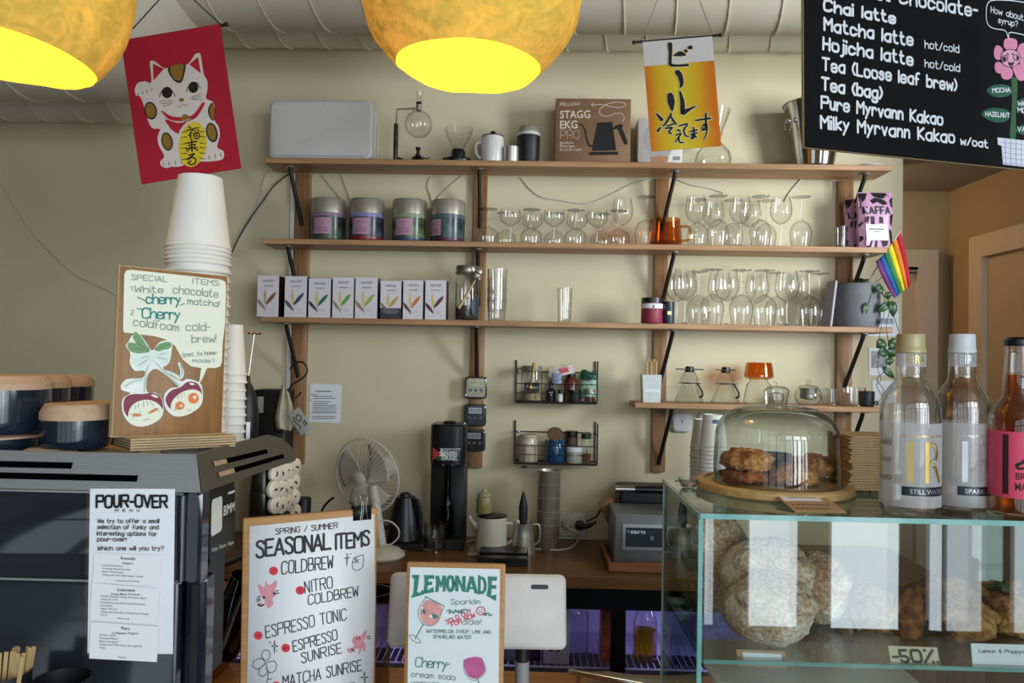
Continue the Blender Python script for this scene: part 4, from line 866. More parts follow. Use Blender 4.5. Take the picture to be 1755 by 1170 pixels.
low('dark lidded cup with wooden lid under the oak sign foot', 144, 235, 774, 766, 1.17)
cupjar('tall navy cup with pale wooden lid at the left edge', -75, 75, 737, 664, 641, 1.14)
cupjar('navy cup with sloped wooden lid beside the oak sign', 76, 184, 764, 716, 690, 1.125)
low('grey lidded cup behind the tall navy one', 2, 112, 662, 641, 1.25)
low('rearmost of the grey cups with wooden lids, right of the others', 55, 153, 660, 642, 1.34)
low('cup with a broad wooden lid between the navy one and the sign', 105, 215, 705, 688, 1.27)
# ============================== steel pitchers and tools beside the machine
M_chr = mat('dark polished steel', '#6f7073', .12, 1.0)
def pitcher(label, px, py, Y, r, h, tilt, rz=0):
    q = P(px, py, Y=Y); t = thing('milk_pitcher', label, 'pitcher', q, group='milk pitchers beside the machine'); t.rotation_euler = (0, math.radians(tilt), math.radians(rz))
    MB().lathe([(r*.95, 0), (r, .004), (r, h*.35), (r*.78, h*.8), (r*.82, h), (r*.80, h), (r*.76, h*.8), (r*.96, h*.35), (r*.9, .006), (0, .006)], 32, cap=False).lathe([(r*.95, 0), (0, 0)], 32).o('body', M_chr, t)
    MB().tube(smooth([(r*.75, 0, h*.85), (r*1.5, 0, h*.85), (r*1.6, 0, h*.4), (r*1.0, 0, h*.3)], False, 5), .004, 8).o('handle', M_chr, t)
    return t
pitcher('small polished milk pitcher leaning between machine and seasonal menu', 356, 1095, 1.30, .026, .10, 12, 180)
pitcher('large polished milk pitcher leaning against the seasonal menu', 372, 1115, 1.36, .038, .14, 22, 0)
t = thing('knock_box', 'orange brown knock box tray beside the coffee machine', 'box', (P(338, 1170, Y=1.62).x, 1.62, FZ))
MB().box((0, 0, .09), (.10, .12, .18), .006).o('box', mat('orange brown plastic', '#8a4a22', .5), t); MB().tube([(-.05, -.03, .185), (.11, .08, .25)], .006, 10).o('bar', M_chr, t)
def straw_cup(label, px0, px1, py, Y, straws):
    a, b = P(px0, py, Y=Y), P(px1, py, Y=Y); r = (b.x-a.x)/2
    t = thing('black_cup', label, 'cup', ((a.x+b.x)/2, Y, FZ)); h = a.z-FZ
    MB().lathe([(r*.8, 0), (r, h), (r*.96, h), (r*.77, .005), (0, .005)], 36, cap=False).lathe([(r*.8, 0), (0, 0)], 36).o('cup', M_blk, t)
    return t, r, h
t, r, h = straw_cup('black cup holding wooden stirrers at the lower left', -40, 48, 1150, .98, True)
M_stir = mat('wooden stirrer', '#b99a6a', .7, var=.1)
for k in range(14):
    s_ = thing('wooden_stirrer', 'thin wooden stirrer in the black cup at the lower left', 'stirrer', (t.location.x-.006+random.uniform(-.008, .008), .98+random.uniform(-.008, .008), FZ+.01), group='wooden stirrers in the black cup')
    s_.rotation_euler = (random.uniform(-.05, .05), .10+random.uniform(-.06, .05), 0); MB().box((0, 0, (h+.02)/2), (.005, .0015, h+.02)).o('stick', M_stir, s_)
straw_cup('empty round black cup in front of the coffee machine', 62, 152, 1160, .99, False)
# ================================================================ things on the wall shelves
ORD = ('first', 'second', 'third', 'fourth', 'fifth', 'sixth', 'seventh', 'eighth', 'ninth', 'tenth', 'eleventh', 'twelfth', 'thirteenth', 'fourteenth', 'fifteenth')
def sx(px, z, Y):
    """x of a thing standing at depth Y on a shelf of height z and seen at column px"""
    py = 600.0
    for _ in range(4):
        q = P(px, py, Y=Y); py += (q.z-z)*FPX/Y
    return q.x
G_clear = glass('clear glass', 'ffffff', 'a8aca6', refl=.10); G_thick = glass('thick clear glass', 'fbfcfb', '8d938e', refl=.085); G_amber = glass('amber glass', 'f3c98c', 'd08a40', refl=.06)
M_chrome = mat('chrome', '#c8c8c8', .12, 1.0); M_satin = mat('satin steel', '#b5b0a4', .36, .75)
# --- top shelf
x0, x1 = sx(465, Z1, 2.83), sx(640, Z1, 2.83); w_ = x1-x0; h_ = P(550, 177, Y=2.82).z-Z1
t = thing('speaker', 'white rounded loudspeaker on the left end of the top shelf', 'speaker', ((x0+x1)/2, 2.85, Z1))
out = rrect(w_, h_, .022, 6, 0, h_/2+.004); out = [(p[0], p[1]+.008*(1-(2*p[0]/w_)**2)*(1 if p[1] > h_/2 else 0)) for p in out]
MB().rprism(out, -.055, .07, .006).o('cabinet', mat('white speaker shell', '#d6d4d0', .5), t)
out2 = [(p[0]*.965, (p[1]-h_/2-.004)*.94+h_/2+.004) for p in out]
MB().rprism(out2, -.0595, -.054, .003).o('grille', mat('pale grey speaker cloth', '#cbc7c4', .8, var=.08, scale=400), t)
MB().box((0, -.060, h_-.016), (.0015, .001, .022)).o('touch_mark', mat('light line', '#dedcd8', .5), t)
for s_ in (-1, 1): MB().box((s_*.09, -.02, .002), (.03, .04, .004)).o('foot', M_satin, t)
# siphon brewer
x = sx(716, Z1, 2.84); t = thing('siphon_brewer', 'glass siphon coffee brewer with dark wooden handle and burner', 'coffee brewer', (x, 2.84, Z1))
k = 2.84/FPX
zc = (P(716, 213, Y=2.84).z-Z1); R_ = 23.5*k
MB().lathe([(R_*math.sin(a*PI/16), zc-R_*math.cos(a*PI/16)) for a in range(0, 15)]+[(.0085, zc+R_+.004), (.0085, zc+R_+.012)], 32, cap=False).o('lower_globe', G_clear, t)
MB().lathe([(.0095, zc+R_-.002), (.0115, zc+R_), (.0115, zc+R_+.022), (.009, zc+R_+.024)], 24).o('metal_collar', M_satin, t)
MB().lathe([(.0105, zc+R_+.024), (.0105, zc+R_+.032), (.009, zc+R_+.033)], 24).o('rubber_gasket', M_dark, t)
MB().lathe([(.0095, zc+R_+.033), (.014, zc+R_+.037), (.012, zc+R_+.042), (.006, zc+R_+.046), (.011, zc+R_+.056), (.013, zc+R_+.075)], 24, cap=False).o('upper_tube', G_clear, t)
hx = (677-716)*k; z1 = P(677, 187, Y=2.84).z-Z1; z2 = P(677, 212, Y=2.84).z-Z1
MB().tube(smooth([(-.012, 0, z1+.002), (hx+.012, 0, z1), (hx+.003, 0, z1-.006), (hx, 0, z2)], False, 5), .0028, 8).tube([(-.02, 0, z1-.006), (-.02, 0, z1+.008)], .0025, 6).o('holder_arm', M_chrome, t)
MB(T(hx, 0, 0)).lathe([(.0045, .002), (.008, .01), (.0085, .05), (.0095, z2*.5), (.0085, z2*.52), (.009, z2*.56), (.0075, z2), (0, z2)], 20).o('wooden_handle', mat('dark walnut', '#2a1c15', .4), t)
MB().tube([(hx+.004, 0, .02), (hx+.022, 0, .014), (hx+.035, 0, .012)], [.005, .006, .002], 8).o('foot_arm', M_dark, t)
MB().lathe([(.026, .002), (.028, .008), (.022, .022), (.010, .028), (.010, .034), (.006, .036), (.006, .05), (.009, .052), (.009, .06), (0, .06)], 24).o('burner', M_dark, t)
MB().tube([(.01, 0, .022), (.036, 0, .018), (.044, 0, .024)], .002, 6).o('burner_lever', M_dark, t)
# glass dripper
x = sx(785, Z1, 2.83); t = thing('glass_dripper', 'ribbed clear glass coffee dripper on a black base', 'dripper', (x, 2.83, Z1)); k = 2.83/FPX
MB().lathe([(.049, 0), (.051, .006), (.049, .014), (.03, .016), (.026, .02), (.026, .043), (.022, .05), (0, .05)], 32).box((-.046, 0, .012), (.02, .02, .012)).o('base', M_dark, t)
n = 40; prof = [(.016, .05), (.022, .06), (.046, .105), (.052, .128), (.0525, .13)]
vs = []; fs = []
for i, (r, z) in enumerate(prof):
    for a in range(n): rr = r*(1+.035*(a % 2)*(1 if 0 < i else 0)); vs.append((rr*math.cos(2*PI*a/n+z*2), rr*math.sin(2*PI*a/n+z*2), z))
for i in range(len(prof)-1):
    for a in range(n): b = (a+1) % n; fs.append((i*n+a, i*n+b, (i+1)*n+b, (i+1)*n+a))
MB().add(vs, fs).o('ribbed_cone', G_thick, t, angle=10)
# enamel jug
def enamel_jug(name, label, loc, r, h, lid_mat, body, handle_dir, spout=False, flare=1.0):
    t = thing(name, label, 'jug', loc)
    MB().lathe([(r*.98, 0), (r, .004), (r*flare, h*.6), (r*flare, h*.72), (r*.93*flare, h), (r*.9, h)], 36).o('body', body, t)
    a = handle_dir
    MB().tube(smooth([(a*r*.9, 0, h*.8), (a*r*1.35, 0, h*.78), (a*r*1.5, 0, h*.62), (a*r*1.42, 0, h*.35), (a*r*1.02, 0, h*.18)], False, 5), .0055, 8).o('handle', body, t)
    l = MB().lathe([(r*.97, h), (r*.97, h+.003), (r*.5, h+.008), (0, h+.01)], 32).o('lid', lid_mat, t)
    MB().lathe([(.008, h+.008), (.006, h+.013), (.010, h+.017), (.009, h+.021), (0, h+.021)], 16).o('knob', lid_mat, l)
    if spout: MB().tube([(-a*r*.8, 0, h*.62), (-a*r*1.3, 0, h*.85), (-a*r*1.45, 0, h*.99)], [.014, .009, .006], 10).o('spout', body, t)
    return t
M_en = mat('white enamel', '#d9d8d4', .25, var=.02, coat=.4)
enamel_jug('enamel_jug', 'white enamel jug with black lid on the top shelf', (sx(844, Z1, 2.83), 2.83, Z1), .042, .098, M_dark, M_en, -1)
t = thing('steel_cup', 'small shiny steel cup between the enamel jug and black canister', 'cup', (sx(876, Z1, 2.815), 2.815, Z1)); MB().lathe([(.029, 0), (.030, .003), (.030, .054), (.0305, .056), (.028, .056), (.027, .004), (0, .004)], 32, cap=False).lathe([(.029, 0), (0, 0)], 32).o('cup', M_satin, t)
t = thing('coffee_canister', 'matt black canister with a clear lid cap on the top shelf', 'canister', (sx(905, Z1, 2.83), 2.83, Z1))
MB().lathe([(.038, 0), (.040, .003), (.0425, .098), (.0425, .102), (0, .102)], 32).o('body', M_blk, t)
MB().lathe([(.0425, .102), (.0425, .112), (.038, .116)], 32).o('ring', mat('pale translucent plastic', '#c9c6be', .3), t); MB().lathe([(.040, .113), (.041, .122), (.034, .136), (.018, .139), (0, .138)], 32).o('cap', mat('frosted grey cap', '#8d877b', .25), t)
# kettle box
x0, x1 = sx(951, Z1, 2.815), sx(1080, Z1, 2.815); w_ = x1-x0; h_ = P(1015, 169, Y=2.815).z-Z1; d_ = .12
M0 = T(x0, 2.815, Z1+h_); t = thing('kettle_box', 'brown cardboard box printed with a black gooseneck kettle', 'box', M=M0); fr = Frame(M0, (840, 0, 3.657))
MB().box((w_/2, d_/2, -h_/2), (w_, d_, h_), .001).o('carton', mat('kraft cardboard', '#8f6d50', .8, var=.05, scale=40), t)
M_pw = mat('printed pale ink', '#d5c8b8', .8); m = MB(); Y_ = -.0006
for tx, p0, p1, hh, b_ in (('FELLOW', (438, 664), (565, 662), 20, .005), ('STAGG', (438, 741), (628, 738), 46, .02), ('EKG', (438, 806), (548, 804), 48, .02), ('Bouilloire', (438, 903), (522, 901), 15, .005), ('Électrique', (438, 923), (530, 921), 15, .005), ('& Col De Cygne', (438, 945), (575, 943), 15, .005)): fr.ln(m, tx, p0, p1, hh, 2, Y_, 'f', bold=b_)
m.o('lettering', M_pw, t)
m = MB()
for s_, c in [('440,818 440,868', 0), ('440,820 462,818 476,830 470,845 442,847', 0), ('485,868 484,820 508,818 516,832 508,846 486,848', 0), ('502,848 518,868', 0), ('540,818 526,828 524,858 540,869 555,858 556,828 540,818', 0)]: fr.st(m, s_, 5, Y_)
m.o('outline_lettering', mat('printed tan ink', '#b59a80', .8), t)
m = MB(); fr.st(m, '832,765 840,735 825,712 780,712 740,728 700,722 685,700 695,678 740,650 800,640 845,648 840,665 805,675 760,668 700,655 640,658', 4, Y_, n=6); fr.st(m, '648,646 634,657 650,668', 4, Y_, False); m.o('arrow_line', M_pw, t)
m = MB(); fr.sh(m, '693,768 765,764 770,800 778,850 790,942 637,946 655,850 665,800 668,770', Y_, False); fr.sh(m, '622,952 803,950 803,970 622,973', Y_, False); fr.st(m, '645,915 620,910 605,870 595,820 580,790 558,776', [12, 12, 10, 9, 8, 8], Y_); fr.st(m, '775,805 800,800', 14, Y_); fr.st(m, '790,798 820,790', 24, Y_, False); fr.st(m, '808,795 830,845 850,895', [26, 28, 24], Y_, False); m.o('kettle_picture', INK, t)
# white box with carafe picture
x0, x1 = sx(1093, Z1, 2.83), sx(1169, Z1, 2.83); w_ = x1-x0; h_ = P(1130, 203, Y=2.83).z-Z1
M0 = T(x0, 2.83, Z1+h_); t = thing('carafe_box', 'white box printed with a pour-over carafe, behind the beer banner', 'box', M=M0); fr = Frame(M0, (840, 0, 3.657))
MB().box((w_/2, .05, -h_/2), (w_, .1, h_), .001).o('carton', mat('white carton', '#d8d6d3', .6), t)
m = MB(); fr.sh(m, '965,870 1000,780 1060,760 1140,800 1155,880 1110,985 1020,985 985,930', -.0006); m.o('printed_glass', mat('printed grey', '#a9a4a2', .7), t)
m = MB(); fr.sh(m, '1005,985 1060,975 1120,985 1110,1016 1010,1016', -.0009, False); m.o('printed_collar', mat('printed copper', '#b0805a', .7), t)
m = MB(); fr.sh(m, '1145,980 1190,980 1190,1004 1145,1004', -.0006, False); m.o('printed_label', mat('printed grey label', '#8d8a86', .7), t)
# carafe with wooden collar
t = thing('glass_carafe', 'hourglass pour-over carafe with wooden collar, right of the beer banner', 'carafe', (sx(1222, Z1, 2.85), 2.85, Z1)); k = 2.85/FPX
MB().lathe([(.05, .001), (.062, .012), (.066, .03), (.06, .055), (.035, .085), (.021, .1), (.024, .115), (.045, .165), (.058, .205), (.060, .215)], 36, cap=False).lathe([(.05, .001), (0, .003)], 36).o('glass_body', G_thick, t)
MB().lathe([(.03, .088), (.026, .1), (.030, .118), (.034, .13), (.031, .13), (.0245, .116), (.0225, .1), (.028, .088)], 24, cap=False).o('wooden_collar', mat('turned wood', '#a5744a', .5, var=.1), t)
# steel wine bucket and white dish behind the menu board
x = sx(1396, Z1, 2.86); t = thing('steel_bucket', 'shiny steel ice bucket with ring handle, partly behind the menu board', 'bucket', (x, 2.86, Z1))
zb = P(1396, 181, Y=2.86).z-Z1
MB().lathe([(.062, .004), (.068, .008), (.098, zb*.8), (.112, zb), (.116, zb+.002), (.110, zb-.002), (.095, zb*.8), (.06, .012), (0, .012)], 40, cap=False).lathe([(.064, 0), (.066, .004), (0, .004)], 40).o('body', M_chrome, t)
MB(T(-.108, -.03, zb*.72)).ball((0, 0, 0), .010, 12, 8).tube([(.012*math.sin(a*PI/10)-.004, -.006, -.02+.018*math.cos(a*PI/10)) for a in range(20)], .003, 6, True).o('ring_handle', M_chrome, t)
t = thing('white_dish', 'flat white dish at the right end of the top shelf', 'dish', (sx(1487, Z1, 2.83), 2.83, Z1)); MB().lathe([(.035, 0), (.052, .005), (.053, .006), (.034, .003), (0, .003)], 32).o('dish', M_en, t)
# --- second shelf: tea tins
x = [562, 628, 701, 767]; M_tl = mat('brushed tin lid', '#b5aea0', .36, .6, var=.05, scale=5, stretch=(1, 1, 40))
bands = [('#2f3f33', '#8d6f8a', '#3a4a3c'), ('#3a3a4a', '#8d84b8', '#7a1f2c'), ('#4a5a3a', '#8d9a7a', '#2f4058'), ('#2d3f42', '#53636a', '#4a1f3a')]
lbs = ['tea tin with dark green print, leftmost of four', 'tea tin with violet top band and red foot', 'tea tin with olive green print and blue foot', 'tea tin with dark teal print and plum foot, nearest the coupe glasses']
for i, px in enumerate(x):
    Y = 2.85; t = thing('tea_tin', 'round ' + lbs[i], 'tin', (sx(px, Z2, Y), Y, Z2), rotz=(0, -4, -6, -12)[i], group='loose tea tins on the second shelf'); r = .0635; hb = .104
    mm = bpy.data.materials.new('tin print'); mm.use_nodes = True; n = mm.node_tree.nodes; L = mm.node_tree.links; tc = n.new('ShaderNodeTexCoord'); nz = n.new('ShaderNodeTexNoise'); nz.inputs['Scale'].default_value = 22; nz.inputs['Detail'].default_value = 6
    L.new(tc.outputs['Object'], nz.inputs['Vector']); rp = n.new('ShaderNodeValToRGB'); L.new(nz.outputs[0], rp.inputs[0]); e = rp.color_ramp.elements; c = lin(bands[i][0]); e[0].position = .35; e[0].color = [v*.45 for v in c]+[1]; e[1].position = .68; e[1].color = [min(1, v*2.2) for v in c]+[1]
    L.new(rp.outputs[0], n['Principled BSDF'].inputs['Base Color']); n['Principled BSDF'].inputs['Roughness'].default_value = .25
    MB().lathe([(r*.97, 0), (r, .004), (r, hb)], 40).o('tin_body', mm, t)
    MB().lathe([(r*1.003, hb-.016), (r*1.003, hb-.002)], 40, cap=False).o('top_band', mat('tin band %d' % i, bands[i][1], .3), t)
    MB().lathe([(r*.975, .0005), (r*1.004, .004), (r*1.004, .016)], 40, cap=False).o('foot_band', mat('tin foot %d' % i, bands[i][2], .3), t)
    MB().lathe([(r*1.02, hb-.002), (r*1.02, hb+.048), (r*.98, hb+.053), (r*.9, hb+.051), (0, hb+.051)], 40).o('lid', M_tl, t)
    def curve(u, v, r=r): a = -PI/2+(u-.5)*1.02; return ((r+.0008)*math.cos(a), (r+.0008)*math.sin(a), .022+v*.060)
    lab = MB(RZ((-8, -6, -4, -34)[i])).grid(curve, 10, 1).o('paper_label', mat('pink paper label', '#b88aa0', .6), t)
    m = MB()
    for zz, ww, hh in ((.045, .34, .0016), (.038, .42, .001), (.034, .38, .001), (.03, .4, .001)): m.at(RZ((-8, -6, -4, -34)[i])).grid(lambda u, v: ((r+.0012)*math.cos(-PI/2+(u-.5)*2*ww), (r+.0012)*math.sin(-PI/2+(u-.5)*2*ww), zz+v*hh), 6, 1)
    m.tube([((r+.0011)*math.cos(-PI/2+.008/r*math.cos(a*PI/8)), (r+.0011)*math.sin(-PI/2+.008/r*math.cos(a*PI/8)), .062+.008*math.sin(a*PI/8)) for a in range(16)], .0006, 4, True)
    m.o('label_print', mat('plum ink', '#4a3040', .6), lab)
# --- stemmed glasses
def stem_glass(kind):
    if kind == 'coupe': bowl = [(.0035, .062), (.018, .071), (.033, .081), (.039, .092), (.0385, .110), (.036, .127)]; foot = .034; zs = .062
    elif kind == 'wine': bowl = [(.0035, .085), (.012, .088), (.029, .101), (.038, .122), (.039, .142), (.035, .167), (.031, .187)]; foot = .034; zs = .085
    else: bowl = [(.0035, .088), (.013, .092), (.032, .106), (.042, .128), (.043, .150), (.0385, .178), (.034, .203)]; foot = .037; zs = .088
    return bowl, foot, zs
GP = {}
def glass_proto(kind, inv):
    if (kind, inv) in GP: return GP[kind, inv]
    bowl, foot, zs = stem_glass(kind); H = bowl[-1][1]; M = T(0, 0, H) @ SC(1, 1, -1) if inv else ID
    a = MB(M).lathe(bowl, 32, cap=False).mesh('bowl', 60); b = MB(M).lathe([(.0042, zs+.001), (.003, zs-.008), (.0028, zs*.5), (.0034, .008)], 12, cap=False).mesh('stem'); c = MB(M).lathe([(0, .009), (.0045, .0075), (.012, .0035), (foot, .0012), (foot, .0002), (0, 0)], 32).mesh('foot')
    for me in (a, b, c): me.materials.append(G_clear if me is not b else G_thick)
    pass
    GP[kind, inv] = (a, b, c); return GP[kind, inv]
def put_glass(kind, inv, px, Y, z, label, group):
    t = thing(kind+'_glass' if kind != 'large' else 'wine_glass', label, 'glass', (sx(px, z, Y), Y, z), rotz=random.uniform(0, 60), group=group)
    for me, nm in zip(glass_proto(kind, inv), ('bowl', 'stem', 'foot')):
        o = bpy.data.objects.new(nm, me); COL.objects.link(o); o.parent = t
rowA = [(836, 1), (874, 0), (910, 1), (949, 0), (986, 1), (1023, 0), (1060, 1)]
for i, (px, inv) in enumerate(rowA): put_glass('coupe', inv, px, 2.825, Z2, '%s clear coupe glass, %s from the tea tins in the front row' % ('upturned' if inv else 'upright', ORD[i]), 'coupe glasses on the second shelf')
for i, (px, inv) in enumerate([(866, 1), (912, 0), (950, 1), (988, 0), (1030, 1)]): put_glass('coupe', inv, px, 2.895, Z2, '%s coupe glass, %s from the left in the back row of the second shelf' % ('upturned' if inv else 'upright', ORD[i]), 'coupe glasses on the second shelf')
put_glass('wine', 0, 1066, 2.89, Z2, 'upright wine glass behind the last coupe glass of the second shelf', 'wine glasses on the second shelf'); put_glass('wine', 1, 1105, 2.86, Z2, 'upturned wine glass just left of the amber pitcher', 'wine glasses on the second shelf')
rowB = [(1192, 0), (1230, 1), (1268, 0), (1303, 1), (1338, 0), (1372, 1)]
for i, (px, inv) in enumerate(rowB): put_glass('wine', inv, px, 2.825, Z2, '%s wine glass, %s right of the amber pitcher in the front row' % ('upturned' if inv else 'upright', ORD[i]), 'wine glasses on the second shelf')
for i, (px, inv) in enumerate([(1195, 1), (1222, 0), (1255, 1), (1285, 0), (1312, 1)]): put_glass('wine', inv, px, 2.90, Z2, '%s wine glass, %s in the back row right of the amber pitcher' % ('upturned' if inv else 'upright', ORD[i]), 'wine glasses on the second shelf')
rowC = [(1173, 0), (1220, 1), (1245, 0), (1270, 1), (1310, 1), (1348, 0), (1386, 1)]
for i, (px, inv) in enumerate(rowC): put_glass('large', inv, px, 2.83, Z3, '%s large wine glass, %s from the left in the front row of the third shelf' % ('upturned' if inv else 'upright', ORD[i]), 'wine glasses on the third shelf')
for i, (px, inv) in enumerate([(1160, 0), (1197, 1), (1232, 0), (1297, 0), (1330, 1), (1366, 0), (1403, 1)]): put_glass('large', inv, px, 2.90, Z3, '%s large wine glass, %s from the left in the back row of the third shelf' % ('upturned' if inv else 'upright', ORD[i]), 'wine glasses on the third shelf')
# amber pitcher
def amber_pitcher(label, loc, r0, r1, h, hd=1):
    t = thing('amber_pitcher', label, 'pitcher', loc)
    MB().lathe([(0, .004), (r0*.93, .003), (r0, .008), (r0*.97, h*.4), (r1, h*.95), (r1*1.02, h), (r1*.96, h), (r0*.92, h*.4), (r0*.94, .012), (0, .01)], 36, cap=False).o('body', G_amber, t)
    MB().tube(smooth([(hd*r1*.98, 0, h*.72), (hd*r1*1.55, 0, h*.74), (hd*r1*1.75, 0, h*.6), (hd*r1*1.72, 0, h*.25), (hd*r0*1.0, 0, h*.18)], False, 4), .0045, 8).o('handle', G_amber, t)
    MB(T(-hd*r1*.98, 0, h*.97)).add([(0, -.008, 0), (0, .008, 0), (-hd*.012, 0, .004), (0, 0, -.02)], [(0, 2, 3), (1, 3, 2), (0, 1, 2)]).o('spout', G_amber, t)
    return t
amber_pitcher('amber glass pitcher between the coupe and wine glasses', (sx(1141, Z2, 2.805), 2.805, Z2), .058, .05, .094)
# glass mug, coffee bags
def mug(label, loc, r, h, name='glass_mug', hd=1, handle=True):
    t = thing(name, label, 'mug', loc); MB().lathe([(0, .006), (r*.9, .004), (r*.95, .008), (r, h), (r*.95, h), (r*.9, .012), (0, .012)], 32, cap=False).o('body', G_thick, t)
    if handle: MB().tube(smooth([(hd*r*.97, 0, h*.85), (hd*r*1.6, 0, h*.88), (hd*r*1.75, 0, h*.6), (hd*r*1.2, 0, h*.25), (hd*r*1.05, 0, h*.2)], False, 5), .005, 8).o('handle', G_thick, t)
    return t
mug('clear glass mug beside the pink coffee bags', (sx(1441, Z2, 2.84), 2.84, Z2), .022, .082)
M_bagp = mat('pink coffee bag', '#c795b8', .35, var=.06, scale=30, bump=.2)
def coffee_bag(label, px, Y, w_, h_, d_, rz, full=True):
    t = thing('coffee_bag', label, 'coffee bag', (sx(px, Z2, Y), Y, Z2), rotz=rz, group='pink and black coffee bags on the second shelf')
    out = []
    def f(u, v, s):
        z = v*h_; th = d_/2*(1-max(0, (v-.72)/.28)**1.3); wob = .002*math.sin(9*v+5*u*s)
        return ((u-.5)*w_*(1+.05*v)+.002*math.sin(v*14), s*(th*min(1, 4*min(u, 1-u)+.35)+wob*(1-v)), z)
    m = MB(); m.grid(lambda u, v: f(u, v, -1), 12, 16); m.grid(lambda u, v: f(u, v, 1), 12, 16)
    m.grid(lambda u, v: Vector(f(0, v, -1)).lerp(Vector(f(0, v, 1)), u), 2, 16); m.grid(lambda u, v: Vector(f(1, v, -1)).lerp(Vector(f(1, v, 1)), u), 2, 16); m.grid(lambda u, v: Vector(f(u, 0, -1)).lerp(Vector(f(u, 0, 1)), v), 12, 2)
    m.o('bag', M_bagp, t)
    m = MB(); kx = w_/56; kz = h_/98      # print drawn on a 56 x 98 field, from the bag's own front
    def pr(pts, dy=.0012): 
        q = [(x/56, z/98) for x, z in pts]; m.add([Vector(f(min(.995, max(.005, a)), min(.995, max(.0, b)), -1))+Vector((0, -dy, 0)) for a, b in q], [tuple(range(len(q)))])
    for p in ([(4, 96), (14, 96), (10, 84), (5, 78)], [(20, 97), (44, 97), (50, 90), (36, 86), (24, 90)], [(18, 82), (26, 88), (40, 84), (46, 76), (38, 74), (30, 80), (22, 76)], [(0, 96), (4, 96), (4, 72), (0, 66)], [(50, 84), (56, 90), (56, 70), (51, 74)], [(8, 54), (14, 54), (13, 44), (8, 42)], [(16, 54), (22, 54), (24, 40), (18, 40)], [(30, 54), (36, 52), (38, 42), (31, 42)], [(48, 56), (56, 60), (56, 38), (50, 44)], [(0, 40), (5, 46), (5, 14), (0, 10)], [(6, 12), (20, 12), (18, 1), (10, 0)], [(24, 12), (28, 12), (28, 0), (24, 0)], [(34, 12), (46, 12), (44, 4), (38, 1)], [(50, 34), (56, 30), (56, 4), (51, 8)]): pr(p)
    for ch, x in zip('KAFFA', (6, 15, 25, 33, 41)):
        for st in glyph(ch)[0]:
            q = [(x+p.x*1.15, 58+p.y*2.1) for p in st]
            for a, b in zip(q, q[1:]):
                d = Vector((b[0]-a[0], b[1]-a[1])); nn = Vector((-d.y, d.x)).normalized()*1.25; pr([(a[0]+nn.x, a[1]+nn.y), (a[0]-nn.x, a[1]-nn.y), (b[0]-nn.x, b[1]-nn.y), (b[0]+nn.x, b[1]+nn.y)], .0014)
    m.o('print', INK, t)
    if full:
        m = MB(); m.add([Vector(f(a/56, b/98, -1))+Vector((0, -.0022, 0)) for a, b in ((9, 13), (46, 13), (46, 40), (9, 40))], [(0, 1, 2, 3)]); l = m.o('paper_label', M_paper, t)
        m = MB(); m.add([Vector(f(a/56, b/98, -1))+Vector((0, -.0027, 0)) for a, b in ((15, 31), (41, 31), (41, 32.5), (15, 32.5))], [(0, 1, 2, 3)]).add([Vector(f(a/56, b/98, -1))+Vector((0, -.0027, 0)) for a, b in ((22, 27), (34, 27), (34, 28), (22, 28))], [(0, 1, 2, 3)]); m.o('label_print', mat('dark grey ink', '#2b2b30', .6), l)
    return t
coffee_bag('pink and black coffee bag with white label, in front', 1498, 2.815, .118, .205, .05, 0)
coffee_bag('pink and black coffee bag, mostly hidden behind the labelled one', 1472, 2.88, .10, .195, .05, -12, False)
